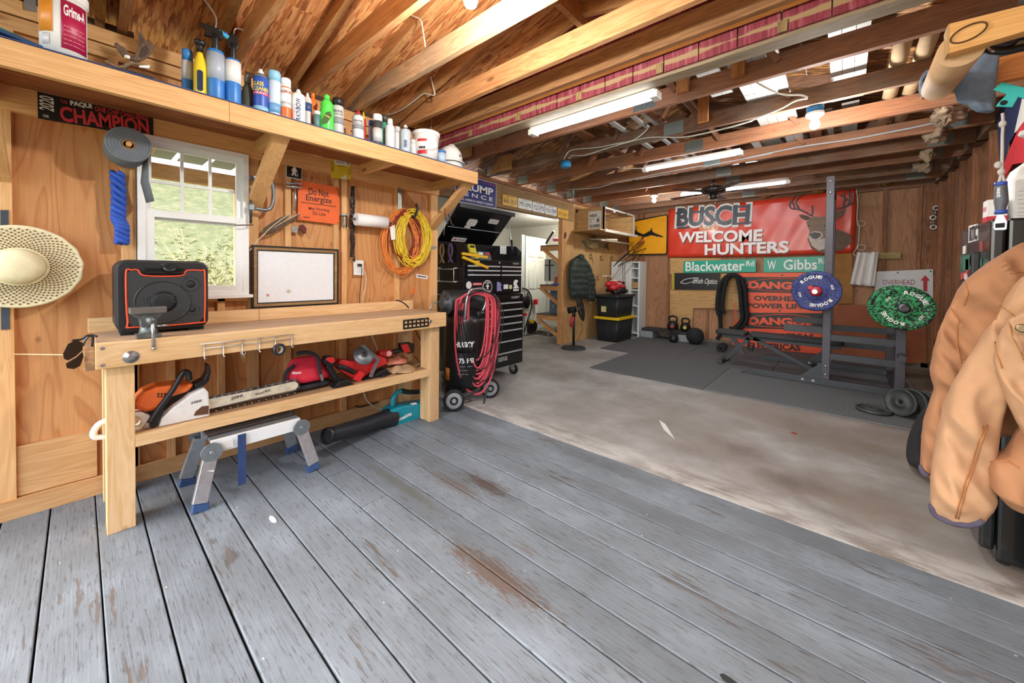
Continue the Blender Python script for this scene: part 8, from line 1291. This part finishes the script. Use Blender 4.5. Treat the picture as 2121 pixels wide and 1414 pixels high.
# tan work coat hanging at the right
TAN_LIT = pl('#b58d69', .9, 0, .14, 6, .3, 320); TAN_SHADE = pl('#a0724f', .9, 0, .14, 6, .3, 320); CUF = pl('#4c4656', .9); SEAM = pl('#a8703e', .9)  # one canvas in two tones: lit parts lighter, shaded parts painted darker
coat = T('work_coat', 'tan canvas work coat with navy lined cuffs hanging at the right', 'coat', pt(R5, 450, 1195, 'y', 1.85))
from mathutils import noise as mnoise
from mathutils.bvhtree import BVHTree
COATBV = []
def puff(nm, mat, outline, y, th, N=70, Mx=26, ph=0, amp=.03, open_=False, cols=None, par=None, k=R5, quilt=0, ax='y'):
    """cloth volume inside an outline: flattened section with crease noise running along the hang of the cloth"""
    fr = (FB if ax == 'y' else FL)(pt(k, *outline[0], ax, y)); po = uvpoly(fr, [k(*p_) for p_ in outline], ax, y); zs_ = [b2 for a2, b2 in po]; z0, z1 = min(zs_), max(zs_); secs = []
    for i in range(N+1):
        z = z0+(z1-z0)*(.003+.994*i/N); xs_ = []
        for j in range(len(po)):
            (a0, b0), (a1, b1) = po[j], po[(j+1) % len(po)]
            if (b0-z)*(b1-z) <= 0 and b0 != b1: xs_.append(a0+(a1-a0)*(z-b0)/(b1-b0))
        if len(xs_) < 2: continue
        l, r_ = min(xs_), max(xs_); c, w = (l+r_)/2, (r_-l)/2; row = []
        e = min(1, .35+6*min(i, N-i)/N)
        for q in range(2*Mx):
            a = 2*math.pi*q/(2*Mx); cs, sn = math.cos(a), math.sin(a); x = c+w*math.copysign(abs(cs)**.85, cs); d = th*e*math.copysign(abs(sn)**.55, sn)
            if quilt: d *= .8+.2*abs(math.sin(z*math.pi/quilt))
            n1 = mnoise.noise(V((x*9+z*5+ph*7, z*4-x*3, ph))); n2 = 1-abs(mnoise.noise(V((x*16+z*9+ph*3, z*6, ph+4)))*2); n3 = mnoise.noise(V((x*40, z*30, ph)))
            d += math.copysign(1, sn)*abs(sn)**.5*amp*(n1*1.2+(n2-.6)*1.5*(.4+.6*abs(mnoise.noise(V((x*3, z*3, ph+9)))*2))+n3*.22); row.append(fr.p(x, z, d))
        secs.append(row)
    o = loft(secs, mat, par or coat, nm, 0); me = o.data; L0 = LOC[o]; COATBV.append(BVHTree.FromPolygons([v.co+L0 for v in me.vertices], [tuple(p_.vertices) for p_ in me.polygons])); return o
def onsurf(px, py):
    d = ray(px, py).normalized(); best = None
    for b2 in COATBV:
        h_ = b2.ray_cast(CAMP, d)
        if h_[0] is not None and (best is None or h_[3] < best[1]): best = (h_[0]-d*.002, h_[3])
    return best[0] if best else None
puff('back_panel', TAN_SHADE, [(880, 20), (709, 40), (660, 65), (590, 110), (520, 160), (470, 200), (440, 240), (405, 310), (370, 380), (345, 470), (328, 560), (330, 590), (345, 640), (325, 700), (300, 780), (290, 880), (288, 965), (335, 1003), (420, 900), (600, 820), (880, 800)], 1.99, .06, ph=1)
puff('front_sleeve', TAN_LIT, [(760, 150), (709, 185), (640, 280), (560, 400), (480, 520), (420, 620), (385, 720), (355, 830), (335, 950), (328, 1100), (345, 1150), (420, 1185), (490, 1195), (545, 1175), (600, 1090), (580, 1000), (590, 900), (610, 800), (640, 680), (670, 560), (760, 400)], 1.84, .065, ph=.4)
puff('front_panel', TAN_LIT, [(880, 160), (760, 250), (700, 330), (650, 360), (605, 430), (585, 520), (600, 580), (640, 690), (680, 770), (730, 860), (880, 880)], 1.76, .045, ph=2.2); puff('right_sleeve', TAN_SHADE, [(880, 640), (740, 780), (690, 830), (658, 870), (640, 900), (575, 920), (565, 960), (575, 1040), (640, 1110), (740, 1145), (880, 1160)], 1.79, .07, ph=3.1)
for q in ([(334, 1112), (350, 1152), (385, 1172), (420, 1184), (455, 1190), (490, 1192), (520, 1184), (540, 1172)], [(292, 955), (300, 978), (318, 992)]):
    hh = [onsurf(*R5(*p_)) for p_ in q]; hh = [h_ for h_ in hh if h_]; len(hh) > 1 and MB().tube(spline(hh, 4), .009, 8).obj('navy_cuff', CUF, coat)
tr(coat, 'pocket_flap', TAN_LIT, [(640, 360), (709, 330), (800, 290), (800, 385), (709, 415), (675, 412)], R5, 'y', 1.705, 0, .012, .004); MB().lathe(pt(R5, 700, 392, 'y', 1.693), [(.012, 0), (.012, .004), (.008, .005)], (0, -1, 0), 16).obj('snap_button', pl('#8a7a58', .4, .8), coat)
def densify(q, n=8): return [(q[i][0]+(q[i+1][0]-q[i][0])*k/n, q[i][1]+(q[i+1][1]-q[i][1])*k/n) for i in range(len(q)-1) for k in range(n)]+[q[-1]]
for q in ([(545, 790), (500, 930), (455, 1060), (430, 1165)], [(560, 785), (515, 930), (468, 1060), (442, 1168)], [(470, 205), (482, 250), (465, 300)], [(412, 310), (445, 365)], [(440, 370), (436, 460), (455, 535)], [(612, 300), (650, 325), (690, 360)], [(590, 445), (600, 500), (620, 555)], [(655, 170), (690, 162), (709, 166)], [(648, 362), (660, 420), (690, 480), (709, 520)], [(570, 935), (640, 930), (690, 960)]):
    hh = [onsurf(*R5(*p_)) for p_ in densify(q)]; hh = [h_ for h_ in hh if h_]; len(hh) > 1 and MB().tube(hh, .0018, 5).obj('seam_stitching', SEAM, coat)
MB().tube(spline([pt(R5, 760, 40, 'y', 1.95), pt(R5, 770, -60, 'y', 1.97), pt(R5, 790, -90, 'y', 1.97)], 5), .006, 6).obj('hanging_loop', CUF, coat)
# orange case by the door post
t = T('orange_case', 'orange plastic case hung on the post beside the fridge', 'case', (.68, 2.44, .18)); MB().prism(FB((.68, 2.465, .25)), [(-.10, .06), (-.1, .1), (.15, .1), (.15, -.08), (.0, -.08), (-.06, -.0)], 0, .06).obj('shell', pl('#e0502c', .45), t, bev=.006); MB().cyl((.6, 2.40, .31), (.6, 2.405, .31), .01).obj('rivet', BLK, t)
# litter on the floors
for i, (px, py, s_, c_, lab) in enumerate(((565, 1075, .03, '#d9dcdc', 'white paper chip lying on the deck near the step'), (1645, 897, .022, '#8c2c1c', 'dry red leaf lying on the concrete floor'), (1510, 1408, .03, '#26282a', 'black rubber scrap at the deck front'))):
    c = at(px, py, 'z', .003); r2 = random.Random(i); pts = [(c.x+s_*math.cos(a)*(1.6 if i in (0, 3) else 1)*r2.uniform(.7, 1), c.y+s_*.5*math.sin(a)*r2.uniform(.7, 1)) for a in [2*math.pi*k/7+.5 for k in range(7)]]; MB().prism(Fr((0, 0, 0.0015), (1, 0, 0), (0, 1, 0)), pts, 0, .002 if i != 1 else .008).obj('floor_scrap', pl(c_, .8), None, label=lab, cat='scrap')
MB().prism(Fr((0, 0, .001), (1, 0, 0), (0, 1, 0)), [(a.x, a.y) for a in (at(1365, 870, 'z', 0), at(1378, 878, 'z', 0), at(1398, 910, 'z', 0), at(1375, 890, 'z', 0))], 0, .001).obj('paint_mark', pc('#d9d9d6'), bpy.data.objects['floor_concrete'])

# padded jacket on the plywood wall
coat2 = T('padded_jacket', 'dark green padded jacket hanging on the plywood wall', 'jacket', pt(K7, 1100, 900, 'x', -3.72)); jm = pl('#2f3a35', .65, 0, .15, 12, .2, 120)
puff('jacket_body', jm, [(1075, 588), (1100, 588), (1125, 620), (1140, 680), (1148, 760), (1150, 880), (1060, 882), (1026, 880), (1019, 800), (1021, 680), (1036, 625)], -3.72, .075, 44, 16, 5, .02, par=coat2, k=K7, quilt=.11, ax='x'); puff('sleeve', jm, [(1112, 605), (1140, 640), (1165, 690), (1186, 770), (1193, 860), (1186, 904), (1146, 898), (1140, 800), (1128, 700)], -3.69, .06, 40, 14, 7, .02, par=coat2, k=K7, quilt=.09, ax='x')
tr(coat2, 'collar', jm, [(1068, 592), (1085, 578), (1104, 590), (1100, 615), (1075, 615)], K7, 'x', -3.70, .0, .06, .01)
